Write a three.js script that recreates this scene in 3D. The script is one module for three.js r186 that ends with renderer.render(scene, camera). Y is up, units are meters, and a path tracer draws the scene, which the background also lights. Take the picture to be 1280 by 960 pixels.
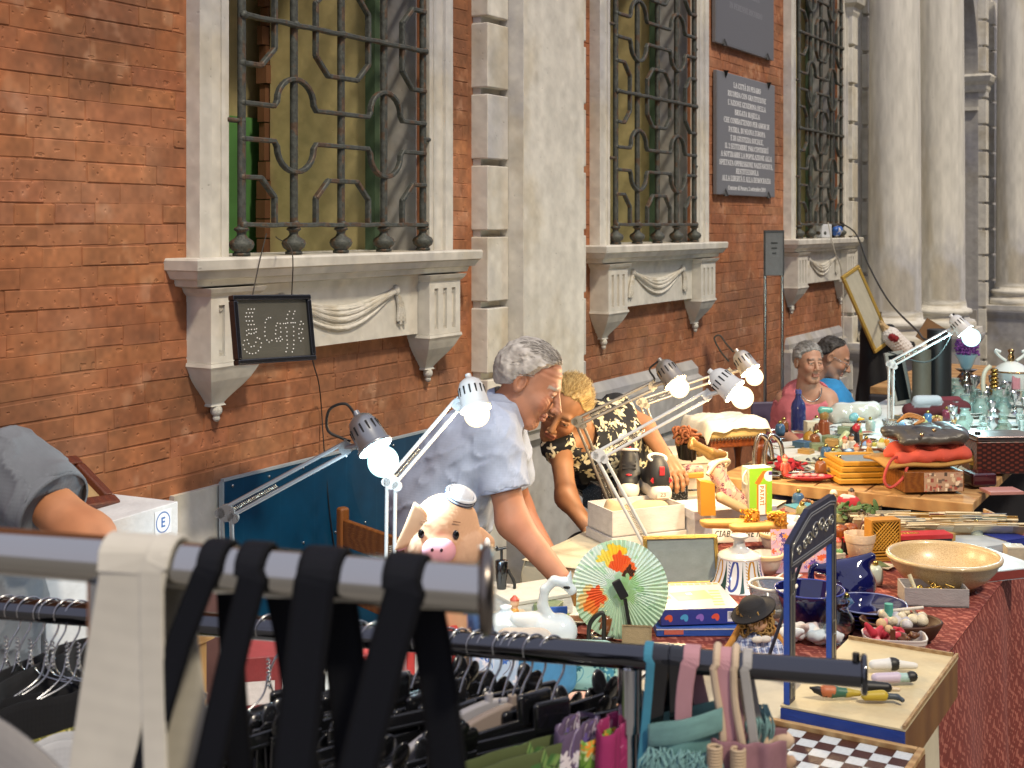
import * as THREE from 'three';
import { mergeGeometries, mergeVertices } from 'three/addons/utils/BufferGeometryUtils.js';
import { RoundedBoxGeometry } from 'three/addons/geometries/RoundedBoxGeometry.js';

// ---------- camera, sky, sun, exposure ----------
const V = (x, y, z) => new THREE.Vector3(x, y, z);
const scene = new THREE.Scene();
const EYE = 1.85, WALL = 3.0, FOC = 1600, TH = THREE.MathUtils.degToRad(30.7);   // x runs along the facade (z = 0), the eye stands 3 m out from it
const CO = Math.cos(TH), SI = Math.sin(TH);
const camera = new THREE.PerspectiveCamera(2 * Math.atan(480 / FOC) * 180 / Math.PI, 4 / 3, 0.05, 200);
camera.position.set(0, EYE, WALL);
camera.lookAt(CO, EYE, WALL - SI);
camera.setViewOffset(1280, 960, 0, 200, 1280, 960);       // the photograph's verticals are parallel: a lens shifted down
camera.focus = 3.8;
camera.userData.fStop = camera.getFocalLength() / 5.8;       // about 5.8 mm of aperture
const renderer = new THREE.WebGLRenderer({ antialias: true });
renderer.toneMapping = THREE.LinearToneMapping;
renderer.toneMappingExposure = 1.5;
renderer.shadowMap.enabled = true;

{ // an even dusk sky, a little cooler overhead
  const W = 64, H = 32, d = new Float32Array(W * H * 4);
  for (let y = 0; y < H; y++) for (let x = 0; x < W; x++) {
    const e = Math.max(0, Math.sin(((y + 0.5) / H - 0.5) * Math.PI)), i = (y * W + x) * 4;
    d[i] = 0.44 + 0.0 * e; d[i + 1] = 0.44 + 0.015 * e; d[i + 2] = 0.54 + 0.035 * e; d[i + 3] = 1;
  }
  const t = new THREE.DataTexture(d, W, H, THREE.RGBAFormat, THREE.FloatType);
  t.mapping = THREE.EquirectangularReflectionMapping; t.magFilter = THREE.LinearFilter; t.needsUpdate = true;
  scene.background = t; scene.environment = t;
}
const sun = new THREE.DirectionalLight(new THREE.Color(1.0, 0.87, 0.67), 2.0);
sun.position.set(4 - 5, 15, 10); sun.target.position.set(4, 0, 0); sun.name = 'sun';
sun.castShadow = true; sun.shadow.radius = 9;
sun.shadow.camera.left = -12; sun.shadow.camera.right = 12; sun.shadow.camera.top = 12; sun.shadow.camera.bottom = -12; sun.shadow.camera.far = 60;
sun.shadow.mapSize.set(4096, 4096);
scene.add(sun, sun.target);

// ---------- helpers ----------
let seed = 7;
const rnd = () => { seed = (seed * 1664525 + 1013904223) >>> 0; return seed / 4294967296; };
const rr = (a, b) => a + (b - a) * rnd();
const pick = (a) => a[Math.floor(rnd() * a.length)];
const clamp = THREE.MathUtils.clamp, lerp = THREE.MathUtils.lerp, sstep = THREE.MathUtils.smoothstep;
const dirOf = (px, py) => { const u = (px - 640) / FOC, v = (280 - py) / FOC; return V(CO + u * SI, v, -SI + u * CO); };
const P = (px, py, d) => camera.position.clone().addScaledVector(dirOf(px, py), d);          // a pixel at a depth
const onY = (px, py, y) => P(px, py, (y - EYE) / ((280 - py) / FOC));                      // ... on a level plane
const onZ = (px, py, z = 0) => P(px, py, (z - WALL) / dirOf(px, py).z);                      // ... on a plane parallel to the facade
const depthAt = (p) => (p.x * CO - (p.z - WALL) * SI);
const CAMYAW = -(Math.PI / 2 - TH);                      // turn that sets local x to the picture's right and local z towards the eye
const RIGHT = V(SI, 0, CO), BACK = V(-CO, 0, SI), UPV = V(0, 1, 0);
const names = new Map();
const numbered = (n) => { const k = names.get(n) || 0; names.set(n, k + 1); return k ? n + '_' + String(k).padStart(3, '0') : n; };
function tag(o, label, category, group, kind) {
  if (label) o.userData.label = label; if (category) o.userData.category = category;
  if (group) o.userData.group = group; if (kind) o.userData.kind = kind; return o;
}
function thing(name, label, category, pos, turn = 0, group) {
  const o = new THREE.Group(); o.name = numbered(name); scene.add(o);
  if (pos) o.position.copy(pos); o.rotation.y = turn; return tag(o, label, category, group);
}
function part(name, geo, m, parent) {
  const g = Array.isArray(geo) ? merge(geo) : geo;
  const o = new THREE.Mesh(g, m); o.name = parent ? name : numbered(name); o.castShadow = o.receiveShadow = true;
  (parent || scene).add(o); return o;
}
function sub(name, parent, pos, turn = 0) { const g = new THREE.Group(); g.name = name; parent.add(g); if (pos) g.position.copy(pos); g.rotation.y = turn; return g; }
function copyOf(o, label, group) {
  const c = o.clone(); c.name = numbered(o.name.replace(/_\d{3}$/, '')); c.userData = { ...o.userData };
  if (label) c.userData.label = label; if (group) c.userData.group = group; scene.add(c); return c;
}
function merge(list) {
  const keep = ['position', 'normal', 'uv'], anyc = list.some((g) => g.attributes.color);
  const l = list.map((g) => {
    let h = g.index ? g.toNonIndexed() : g.clone();
    for (const k of Object.keys(h.attributes)) if (!keep.includes(k) && !(anyc && k === 'color')) h.deleteAttribute(k);
    const n = h.attributes.position.count;
    if (!h.attributes.uv) h.setAttribute('uv', new THREE.BufferAttribute(new Float32Array(n * 2), 2));
    if (!h.attributes.normal) h.computeVertexNormals();
    if (anyc && !h.attributes.color) h.setAttribute('color', new THREE.BufferAttribute(new Float32Array(n * 3).fill(1), 3));
    return h;
  });
  return mergeGeometries(l);
}
const M4 = (x = 0, y = 0, z = 0, rx = 0, ry = 0, rz = 0, s = 1) => new THREE.Matrix4().compose(V(x, y, z), new THREE.Quaternion().setFromEuler(new THREE.Euler(rx, ry, rz)), typeof s === 'number' ? V(s, s, s) : V(...s));
const at = (g, x = 0, y = 0, z = 0, rx = 0, ry = 0, rz = 0, s = 1) => g.applyMatrix4(M4(x, y, z, rx, ry, rz, s));
const box = (w, h, d, x = 0, y = 0, z = 0, r = 0) => at(r ? new RoundedBoxGeometry(w, h, d, 2, Math.min(r, w / 2.01, h / 2.01, d / 2.01)) : new THREE.BoxGeometry(w, h, d), x, y, z);
const span = (x0, x1, y0, y1, z0, z1, r = 0) => box(x1 - x0, y1 - y0, z1 - z0, (x0 + x1) / 2, (y0 + y1) / 2, (z0 + z1) / 2, r);
const cyl = (r0, r1, h, x = 0, y = 0, z = 0, n = 20) => at(new THREE.CylinderGeometry(r1, r0, h, n), x, y + h / 2, z);
const ball = (r, x = 0, y = 0, z = 0, s = [1, 1, 1], n = 18) => at(new THREE.SphereGeometry(r, n, Math.round(n * 0.7)), x, y, z, 0, 0, 0, s);
const lathe = (pts, n = 28) => new THREE.LatheGeometry(pts.map(([r, y]) => new THREE.Vector2(Math.max(r, 1e-4), y)), n);
function rod(a, b, r0, r1 = r0, n = 10) {                                               // a tapered bar between two points
  const d = b.clone().sub(a), g = new THREE.CylinderGeometry(r1, r0, d.length(), n);
  g.applyQuaternion(new THREE.Quaternion().setFromUnitVectors(UPV, d.clone().normalize()));
  return g.translate((a.x + b.x) / 2, (a.y + b.y) / 2, (a.z + b.z) / 2);
}
function tube(pts, r, seg = 0, n = 8, closed = false, straight = false) {
  let c;
  if (straight) { c = new THREE.CurvePath(); for (let i = 1; i < pts.length; i++) c.add(new THREE.LineCurve3(pts[i - 1], pts[i])); } else c = new THREE.CatmullRomCurve3(pts, closed, 'centripetal');
  return new THREE.TubeGeometry(c, seg || pts.length * 6, r, n, closed);
}
// a profile [[side, out], ...] carried along points; side vectors are given per point or once
function sweep(pts, prof, side, closedEnds = true, bothSmooth = false) {
  const n = pts.length, m = prof.length, pos = [], uv = [], idx = []; let run = 0;
  for (let i = 0; i < n; i++) {
    const t = pts[Math.min(i + 1, n - 1)].clone().sub(pts[Math.max(i - 1, 0)]).normalize();
    const s0 = Array.isArray(side) ? side[i] : side, s = s0.clone().addScaledVector(t, -s0.dot(t)).normalize(), o = t.clone().cross(s);
    if (i) run += pts[i].distanceTo(pts[i - 1]);
    const q = typeof prof[0] === 'function' ? null : prof; let w = 0;
    for (let j = 0; j <= m; j++) { const [a, b] = q[j % m], k = pts[i].clone().addScaledVector(s, a).addScaledVector(o, b); pos.push(k.x, k.y, k.z); if (j) w += Math.hypot(q[j % m][0] - q[j - 1][0], q[j % m][1] - q[j - 1][1]); uv.push(w, run); }
  }
  for (let i = 0; i < n - 1; i++) for (let j = 0; j < m; j++) { const a = i * (m + 1) + j, b = a + m + 1; idx.push(a, b, a + 1, a + 1, b, b + 1); }
  if (closedEnds) for (const [i, f] of [[0, 1], [n - 1, 0]]) for (let j = 1; j < m - 1; j++) { const a = i * (m + 1); f ? idx.push(a, a + j, a + j + 1) : idx.push(a, a + j + 1, a + j); }
  const g = new THREE.BufferGeometry(); g.setAttribute('position', new THREE.Float32BufferAttribute(pos, 3)); g.setAttribute('uv', new THREE.Float32BufferAttribute(uv, 2)); g.setIndex(idx);
  const h = bothSmooth ? g : g.toNonIndexed(); h.computeVertexNormals(); return h;
}
const rectProf = (w, t, c = 0.25) => { const a = w / 2, b = t / 2, k = Math.min(w, t) * c; return [[-a + k, -b], [a - k, -b], [a, -b + k], [a, b - k], [a - k, b], [-a + k, b], [-a, b - k], [-a, -b + k]]; };
const ovalProf = (w, t, n = 12) => Array.from({ length: n }, (_, i) => [Math.cos(i / n * 2 * Math.PI) * w / 2, Math.sin(i / n * 2 * Math.PI) * t / 2]);
const spline = (pts, n) => new THREE.CatmullRomCurve3(pts, false, 'centripetal').getPoints(n);
// cloth: f(u, v) gives a point, the sheet gets a thickness
function sheet(f, nu, nv, th = 0.004, uvs = [1, 1]) {
  const P0 = [], N = []; const e = 1e-3;
  for (let j = 0; j <= nv; j++) for (let i = 0; i <= nu; i++) { const u = i / nu, v = j / nv, p = f(u, v); P0.push(p); const a = f(Math.min(1, u + e), v).sub(f(Math.max(0, u - e), v)), b = f(u, Math.min(1, v + e)).sub(f(u, Math.max(0, v - e))); N.push(a.cross(b).normalize()); }
  const pos = [], uv = [], idx = [], c = (nu + 1) * (nv + 1);
  for (const s of [0.5, -0.5]) for (let k = 0; k < c; k++) { const p = P0[k], n = N[k]; pos.push(p.x + n.x * th * s, p.y + n.y * th * s, p.z + n.z * th * s); uv.push((k % (nu + 1)) / nu * uvs[0], Math.floor(k / (nu + 1)) / nv * uvs[1]); }
  for (let j = 0; j < nv; j++) for (let i = 0; i < nu; i++) { const a = j * (nu + 1) + i, b = a + nu + 1; idx.push(a, a + 1, b, a + 1, b + 1, b, c + a, c + b, c + a + 1, c + a + 1, c + b, c + b + 1); }
  const edge = (a, b) => idx.push(a, c + a, b, b, c + a, c + b);
  for (let i = 0; i < nu; i++) { edge(i, i + 1); edge(nv * (nu + 1) + i + 1, nv * (nu + 1) + i); }
  for (let j = 0; j < nv; j++) { edge((j + 1) * (nu + 1), j * (nu + 1)); edge(j * (nu + 1) + nu, (j + 1) * (nu + 1) + nu); }
  const g = new THREE.BufferGeometry(); g.setAttribute('position', new THREE.Float32BufferAttribute(pos, 3)); g.setAttribute('uv', new THREE.Float32BufferAttribute(uv, 2)); g.setIndex(idx); g.computeVertexNormals(); return g;
}
// uv in metres from the dominant axis of each face
function uvm(g, s = 1, ox = 0, oy = 0) {
  const h = g.index ? g.toNonIndexed() : g, p = h.attributes.position, n = p.count, uv = new Float32Array(n * 2), a = V(), b = V(), c = V();
  for (let i = 0; i < n; i += 3) {
    a.fromBufferAttribute(p, i); b.fromBufferAttribute(p, i + 1).sub(a); c.fromBufferAttribute(p, i + 2).sub(a); b.cross(c);
    const ax = Math.abs(b.x), ay = Math.abs(b.y), az = Math.abs(b.z);
    for (let k = 0; k < 3; k++) { a.fromBufferAttribute(p, i + k); const [u, v] = az >= ax && az >= ay ? [a.x, a.y] : ax >= ay ? [a.z, a.y] : [a.x, a.z]; uv[(i + k) * 2] = u * s + ox; uv[(i + k) * 2 + 1] = v * s + oy; }
  }
  h.setAttribute('uv', new THREE.BufferAttribute(uv, 2)); return h;
}
function tint(g, f) {                                                                // vertex colours (linear) from a function of position
  const p = g.attributes.position, c = new Float32Array(p.count * 3), v = V();
  for (let i = 0; i < p.count; i++) { v.fromBufferAttribute(p, i); const k = typeof f === 'function' ? f(v) : f; c[i * 3] = k[0]; c[i * 3 + 1] = k[1]; c[i * 3 + 2] = k[2]; }
  g.setAttribute('color', new THREE.BufferAttribute(c, 3)); return g;
}
// ---------- noise, textures, materials ----------
const H3 = new Float32Array(4096).map(() => rnd());
const hsh = (x, y, z = 0) => H3[((x * 73 + y * 179 + z * 283) % 4096 + 4096) & 4095 & 4095];
function vnoise(x, y, z = 0) {
  const ix = Math.floor(x), iy = Math.floor(y), iz = Math.floor(z); let fx = x - ix, fy = y - iy, fz = z - iz;
  fx = fx * fx * (3 - 2 * fx); fy = fy * fy * (3 - 2 * fy); fz = fz * fz * (3 - 2 * fz);
  const l = (k) => lerp(lerp(hsh(ix, iy, k), hsh(ix + 1, iy, k), fx), lerp(hsh(ix, iy + 1, k), hsh(ix + 1, iy + 1, k), fx), fy);
  return fz ? lerp(l(iz), l(iz + 1), fz) : l(iz);
}
const fbm3 = (x, y, z, o = 3) => { let s = 0, a = 0.5, t = 0; for (let i = 0; i < o; i++) { s += a * vnoise(x, y, z); t += a; a *= 0.5; x = x * 2 + 17.3; y = y * 2 + 5.1; z = z * 2 + 9.7; } return s / t; };
function tileNoise(per, sd) {                                                          // value noise on a torus
  const t = new Float32Array(per * per); for (let i = 0; i < t.length; i++) { const k = Math.sin(i * 12.9898 + sd * 78.233) * 43758.5453; t[i] = k - Math.floor(k); }
  return (u, v) => { const x = u * per, y = v * per, ix = Math.floor(x), iy = Math.floor(y); let fx = x - ix, fy = y - iy; fx = fx * fx * (3 - 2 * fx); fy = fy * fy * (3 - 2 * fy); const w = (i) => ((i % per) + per) % per, q = (a, b) => t[w(b) * per + w(a)]; return lerp(lerp(q(ix, iy), q(ix + 1, iy), fx), lerp(q(ix, iy + 1), q(ix + 1, iy + 1), fx), fy); };
}
function tfbm(per, sd, oct = 4) { const ns = Array.from({ length: oct }, (_, i) => tileNoise(per << i, sd + i * 3.1)); return (u, v) => { let s = 0, a = 0.5, t = 0; for (const n of ns) { s += a * n(u, v); t += a; a *= 0.55; } return s / t; }; }
function tex(size, f, srgb = true) {                                                   // f(u, v) -> [r, g, b] 0..1
  const [w, h] = Array.isArray(size) ? size : [size, size], d = new Uint8Array(w * h * 4);
  for (let y = 0; y < h; y++) for (let x = 0; x < w; x++) { const c = f((x + 0.5) / w, (y + 0.5) / h), i = (y * w + x) * 4; for (let k = 0; k < 3; k++) d[i + k] = clamp((typeof c === 'number' ? c : c[k]) * 255, 0, 255); d[i + 3] = 255; }
  const t = new THREE.DataTexture(d, w, h); t.wrapS = t.wrapT = THREE.RepeatWrapping; t.magFilter = THREE.LinearFilter; t.minFilter = THREE.LinearMipmapLinearFilter; t.generateMipmaps = true;
  if (srgb) t.colorSpace = THREE.SRGBColorSpace; t.needsUpdate = true; return t;
}
function canvasTex(w, h, draw) { const c = document.createElement('canvas'); c.width = w; c.height = h; draw(c.getContext('2d'), w, h); const t = new THREE.CanvasTexture(c); t.wrapS = t.wrapT = THREE.RepeatWrapping; t.colorSpace = THREE.SRGBColorSpace; t.magFilter = THREE.LinearFilter; return t; }
const rep = (t, x, y = x) => { const c = t.clone(); c.repeat.set(x, y); c.needsUpdate = true; return c; };
const mix3 = (a, b, t) => [lerp(a[0], b[0], t), lerp(a[1], b[1], t), lerp(a[2], b[2], t)];
const hex = (h) => [(h >> 16 & 255) / 255, (h >> 8 & 255) / 255, (h & 255) / 255];
const lin = (h) => { const c = new THREE.Color(h); return [c.r, c.g, c.b]; };
const mats = new Map();
function mt(color, rough = 0.6, o = {}) {                                                // plain material with fine wear, cached
  const key = color + '|' + rough + '|' + Object.entries(o).map(([k, v]) => k + (v && v.isTexture ? v.uuid : v && v.isColor ? v.getHex() : v)).join();
  if (!mats.has(key)) mats.set(key, new THREE.MeshPhysicalMaterial({ color, roughness: rough, ...o }));
  return mats.get(key);
}
const BUMP = { fine: tex(256, tfbm(32, 3, 3), false), cloth: tex(128, (u, v) => 0.5 + 0.25 * Math.sin(u * 64 * 2 * Math.PI) + 0.25 * Math.sin(v * 64 * 2 * Math.PI), false), lump: tex(256, tfbm(8, 5, 4), false) };
const wearN = tfbm(6, 41, 5), grainN = tfbm(48, 43, 3);
const TINT = tex(256, (u, v) => { const k = 0.9 + 0.13 * wearN(u, v) - 0.05 * grainN(u, v); return [k, k, k]; });   // uneven tone for painted and printed things
const ROUGHT = tex(256, (u, v) => { const k = 0.55 + 0.6 * wearN(v, u) * 0.8; return [k, k, k]; }, false);
const worn = (color, rough = 0.6, o = {}) => mt(color, rough, { map: TINT, bumpMap: BUMP.fine, bumpScale: 0.0006, ...o });
const metal = (color, rough = 0.3, o = {}) => mt(color, rough, { metalness: 1, roughnessMap: ROUGHT, ...o });
const clothM = (color, o = {}) => mt(color, 0.9, { map: TINT, bumpMap: BUMP.cloth, bumpScale: 0.0005, sheen: 0.3, ...o });
const vcol = (rough = 0.6, o = {}) => mt(0xffffff, rough, { vertexColors: true, ...o });
// ---------- smooth solids from distance fields ----------
const smin = (a, b, k) => { const h = clamp(0.5 + 0.5 * (b - a) / k, 0, 1); return lerp(b, a, h) - k * h * (1 - h); };
function dCap(p, a, b, ra, rb) {                                                        // tapered capsule
  const bx = b.x - a.x, by = b.y - a.y, bz = b.z - a.z, px = p.x - a.x, py = p.y - a.y, pz = p.z - a.z;
  const h = clamp((px * bx + py * by + pz * bz) / Math.max(1e-9, bx * bx + by * by + bz * bz), 0, 1);
  return Math.hypot(px - bx * h, py - by * h, pz - bz * h) - lerp(ra, rb, h);
}
function dEll(p, c, r) { const x = (p.x - c.x) / r.x, y = (p.y - c.y) / r.y, z = (p.z - c.z) / r.z, k = Math.hypot(x, y, z), k2 = Math.hypot(x / r.x, y / r.y, z / r.z); return k2 < 1e-9 ? -Math.min(r.x, r.y, r.z) : k * (k - 1) / k2; }
function solid(f, lo, hi, cell, color) {                                                 // surface nets
  const nx = Math.ceil((hi.x - lo.x) / cell) + 1, ny = Math.ceil((hi.y - lo.y) / cell) + 1, nz = Math.ceil((hi.z - lo.z) / cell) + 1, v = new Float32Array(nx * ny * nz), p = V();
  const B = 5; for (let bz = 0; bz < nz; bz += B) for (let by = 0; by < ny; by += B) for (let bx = 0; bx < nx; bx += B) {       // far blocks are filled from one sample
    p.set(lo.x + (bx + B / 2) * cell, lo.y + (by + B / 2) * cell, lo.z + (bz + B / 2) * cell); const m = f(p), skip = Math.abs(m) > cell * B * 1.25 + 0.012;
    for (let z = bz; z < Math.min(nz, bz + B); z++) for (let y = by; y < Math.min(ny, by + B); y++) for (let x = bx; x < Math.min(nx, bx + B); x++) { if (!skip) p.set(lo.x + x * cell, lo.y + y * cell, lo.z + z * cell); v[(z * ny + y) * nx + x] = skip ? m : f(p); }
  }
  const id = new Int32Array(nx * ny * nz).fill(-1), pos = [], idx = [], at3 = (x, y, z) => (z * ny + y) * nx + x;
  const E = [[0, 1], [2, 3], [4, 5], [6, 7], [0, 2], [1, 3], [4, 6], [5, 7], [0, 4], [1, 5], [2, 6], [3, 7]];
  for (let z = 0; z < nz - 1; z++) for (let y = 0; y < ny - 1; y++) for (let x = 0; x < nx - 1; x++) {
    const o = at3(x, y, z), sg = v[o] < 0; if (v[o + 1] < 0 === sg && v[o + nx] < 0 === sg && v[o + nx + 1] < 0 === sg && v[o + nx * ny] < 0 === sg && v[o + nx * ny + 1] < 0 === sg && v[o + nx * ny + nx] < 0 === sg && v[o + nx * ny + nx + 1] < 0 === sg) continue;
    const c = []; for (let k = 0; k < 8; k++) c.push(v[at3(x + (k & 1), y + (k >> 1 & 1), z + (k >> 2))]);
    let sx = 0, sy = 0, sz = 0, n = 0;
    for (const [a, b] of E) if (c[a] < 0 !== c[b] < 0) { const t = c[a] / (c[a] - c[b]); sx += lerp(a & 1, b & 1, t); sy += lerp(a >> 1 & 1, b >> 1 & 1, t); sz += lerp(a >> 2, b >> 2, t); n++; }
    id[at3(x, y, z)] = pos.length / 3; pos.push(lo.x + (x + sx / n) * cell, lo.y + (y + sy / n) * cell, lo.z + (z + sz / n) * cell);
  }
  for (let z = 1; z < nz - 1; z++) for (let y = 1; y < ny - 1; y++) for (let x = 1; x < nx - 1; x++) {
    const a = v[at3(x, y, z)] < 0;
    const quad = (b, q0, q1, q2, q3) => { if (a === b) return; const q = [q0, q1, q2, q3].map((k) => id[k]); if (q.some((k) => k < 0)) return; a ? idx.push(q[0], q[1], q[2], q[0], q[2], q[3]) : idx.push(q[0], q[2], q[1], q[0], q[3], q[2]); };
    quad(v[at3(x + 1, y, z)] < 0, at3(x, y - 1, z - 1), at3(x, y, z - 1), at3(x, y, z), at3(x, y - 1, z));
    quad(v[at3(x, y + 1, z)] < 0, at3(x - 1, y, z - 1), at3(x - 1, y, z), at3(x, y, z), at3(x, y, z - 1));
    quad(v[at3(x, y, z + 1)] < 0, at3(x - 1, y - 1, z), at3(x, y - 1, z), at3(x, y, z), at3(x - 1, y, z));
  }
  const nor = new Float32Array(pos.length), e = cell * 0.5, q = V(), uv = new Float32Array(pos.length / 3 * 2);
  for (let k = 0; k < pos.length; k += 3) { p.set(pos[k], pos[k + 1], pos[k + 2]); const g = V(f(q.copy(p).setX(p.x + e)) - f(q.copy(p).setX(p.x - e)), f(q.copy(p).setY(p.y + e)) - f(q.copy(p).setY(p.y - e)), f(q.copy(p).setZ(p.z + e)) - f(q.copy(p).setZ(p.z - e))).normalize(); nor[k] = g.x; nor[k + 1] = g.y; nor[k + 2] = g.z; uv[k / 3 * 2] = p.x * 3 + p.z * 2; uv[k / 3 * 2 + 1] = p.y * 3; }
  const g = new THREE.BufferGeometry(); g.setAttribute('position', new THREE.Float32BufferAttribute(pos, 3)); g.setAttribute('normal', new THREE.BufferAttribute(nor, 3)); g.setAttribute('uv', new THREE.BufferAttribute(uv, 2)); g.setIndex(idx);
  return color ? tint(g, color) : g;
}
// a solid of coloured lumps: each [a, b, ra, rb, colour] is a tapered capsule, blended over k
function lumps(list, k, cell, rough) {
  const lo = V(1e9, 1e9, 1e9), hi = V(-1e9, -1e9, -1e9);
  for (const [a, b, ra, rb] of list) { const r = Math.max(ra, rb) + cell * 3; for (const q of [a, b]) { lo.min(V(q.x - r, q.y - r, q.z - r)); hi.max(V(q.x + r, q.y + r, q.z + r)); } }
  const f = (p) => { let d = 1e9; for (const [a, b, ra, rb] of list) d = smin(d, dCap(p, a, b, ra, rb), k); return rough ? d + rough(p) : d; };
  const cs = list.map((l) => (l[4] === undefined ? [1, 1, 1] : lin(l[4])));
  return solid(f, lo, hi, cell, (p) => { let b = 1e9, c = cs[0]; list.forEach((l, i) => { const d = dCap(p, l[0], l[1], l[2], l[3]); if (d < b) { b = d; c = cs[i]; } }); return c; });
}
// ================= setting: ground and palazzo =================
const loft = (levels, caps = true) => {                                               // rings of equal length, flat faces
  const pos = [], tri = (a, b, c) => pos.push(a.x, a.y, a.z, b.x, b.y, b.z, c.x, c.y, c.z);
  for (let l = 1; l < levels.length; l++) { const A = levels[l - 1], B = levels[l], n = A.length; for (let i = 0; i < n; i++) { const j = (i + 1) % n; tri(A[i], B[i], B[j]); tri(A[i], B[j], A[j]); } }
  if (caps) for (const [L, f] of [[levels[0], 1], [levels[levels.length - 1], 0]]) for (let i = 1; i < L.length - 1; i++) f ? tri(L[0], L[i], L[i + 1]) : tri(L[0], L[i + 1], L[i]);
  const g = new THREE.BufferGeometry(); g.setAttribute('position', new THREE.Float32BufferAttribute(pos, 3)); g.computeVertexNormals(); return uvm(g, 0.5);
};
// a moulding round three sides of a block: profile [[height, projection], ...]
const mould = (x0, x1, zb, zf, prof) => loft(prof.map(([y, o]) => [V(x0 - o, y, zb), V(x0 - o, y, zf + o), V(x1 + o, y, zf + o), V(x1 + o, y, zb)]));
const mould4 = (x, z, hx, hz, prof) => loft(prof.map(([y, o]) => [V(x - hx - o, y, z - hz - o), V(x - hx - o, y, z + hz + o), V(x + hx + o, y, z + hz + o), V(x + hx + o, y, z - hz - o)]));

const nA = tfbm(4, 11, 6), nB = tfbm(7, 23, 5), nC = tfbm(32, 31, 3), nD = tfbm(3, 51, 5), nE = tileNoise(128, 8), nF = tfbm(12, 61, 4);
const brickTex = tex(1024, (u, v) => {                                                    // 2 m of old painted brick: patches, lime bloom, pits, scratches
  let c = mix3([0.65, 0.43, 0.295], [0.585, 0.365, 0.235], sstep(nA(u, v), 0.35, 0.65));
  c = mix3(c, [0.68, 0.495, 0.37], sstep(nB(u, v), 0.45, 0.85) * 0.7);
  c = mix3(c, [0.49, 0.34, 0.245], sstep(nD(v, u), 0.56, 0.74) * 0.6);
  const g = nC(u, v), e = nE(u, v); c = c.map((k) => k * (0.86 + 0.28 * g));
  const bloom = sstep(nF(u, v), 0.6, 0.72) * sstep(g, 0.45, 0.6); c = mix3(c, [0.80, 0.68, 0.58], bloom * 0.28);
  c = c.map((k) => k * (0.93 + 0.14 * e)); if (e > 0.975) c = c.map((k) => k * 0.75);
  return c;
});
const brickBump = tex(1024, (u, v) => 0.5 * nC(u, v) + 0.35 * nB(u, v) - (nE(u, v) > 0.9 ? 0.25 : 0), false);
const sV = tfbm(5, 71, 5), sG = tfbm(40, 73, 3), sP = tfbm(3, 77, 6), sQ = tileNoise(160, 9);
const stoneFn = (tone) => (u, v) => {                                                    // 2 m of weathered Istrian stone: rain streaks, grey film, pits
  const st = tileS(u, v), p = sstep(sP(u, v), 0.42, 0.66), g = sG(u, v); let c = mix3(tone, [tone[0] * 0.86, tone[1] * 0.87, tone[2] * 0.92], p);
  c = mix3(c, [tone[0] * 0.8, tone[1] * 0.74, tone[2] * 0.62], sstep(sV(u, v), 0.52, 0.76) * 0.4);
  c = c.map((k) => k * (0.95 + 0.1 * st) * (0.92 + 0.16 * g)); if (sQ(u, v) > 0.985) c = c.map((k) => k * 0.82); return c;
};
const stA = tileNoise(90, 4), stB = tileNoise(4, 14), tileS = (u, v) => 0.6 * stA(u, v * 0.06 - Math.floor(v * 0.06)) * 0 + 0.5 * tileNoise1(u) + 0.5 * stB(u, v);
function tileNoise1(u) { const k = u * 48, i = Math.floor(k), f = k - i, h = (q) => { const s = Math.sin((((q % 48) + 48) % 48) * 91.7 + 3.3) * 4375.5; return s - Math.floor(s); }; return lerp(h(i), h(i + 1), f * f * (3 - 2 * f)); }
const stoneBump = tex(512, (u, v) => 0.6 * sG(u, v) + 0.4 * sV(u, v) - (sQ(u, v) > 0.975 ? 0.3 : 0), false);
const stone = mt(0xffffff, 0.8, { map: tex(512, stoneFn([0.81, 0.795, 0.755])), bumpMap: stoneBump, bumpScale: 0.004 });
const stoneGrey = mt(0xffffff, 0.8, { map: tex(512, stoneFn([0.66, 0.65, 0.64])), bumpMap: stoneBump, bumpScale: 0.004 });
const brickM = new THREE.MeshStandardMaterial({ map: brickTex, bumpMap: brickBump, bumpScale: 0.008, roughness: 0.92, vertexColors: true });
const mortarM = new THREE.MeshStandardMaterial({ map: brickTex, color: new THREE.Color(0.95, 0.93, 0.92), bumpMap: brickBump, bumpScale: 0.006, roughness: 0.95 });
const ochre = mt(0xffffff, 0.9, { map: tex(512, (u, v) => { let c = mix3([0.78, 0.72, 0.52], [0.70, 0.64, 0.46], sP(u, v)); return c.map((k) => k * (0.92 + 0.16 * sG(u, v))); }), bumpMap: stoneBump, bumpScale: 0.004 });
const ironM = mt(0xffffff, 0.62, { metalness: 0.25, map: tex(256, (u, v) => { const a = nB(u, v), b = nC(u, v); let c = mix3([0.30, 0.31, 0.29], [0.36, 0.29, 0.23], sstep(a, 0.5, 0.62)); return c.map((k) => k * (0.75 + 0.5 * b)); }), bumpMap: BUMP.fine, bumpScale: 0.002 });
const greenWood = worn(0x4a5f48, 0.55);

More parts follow.
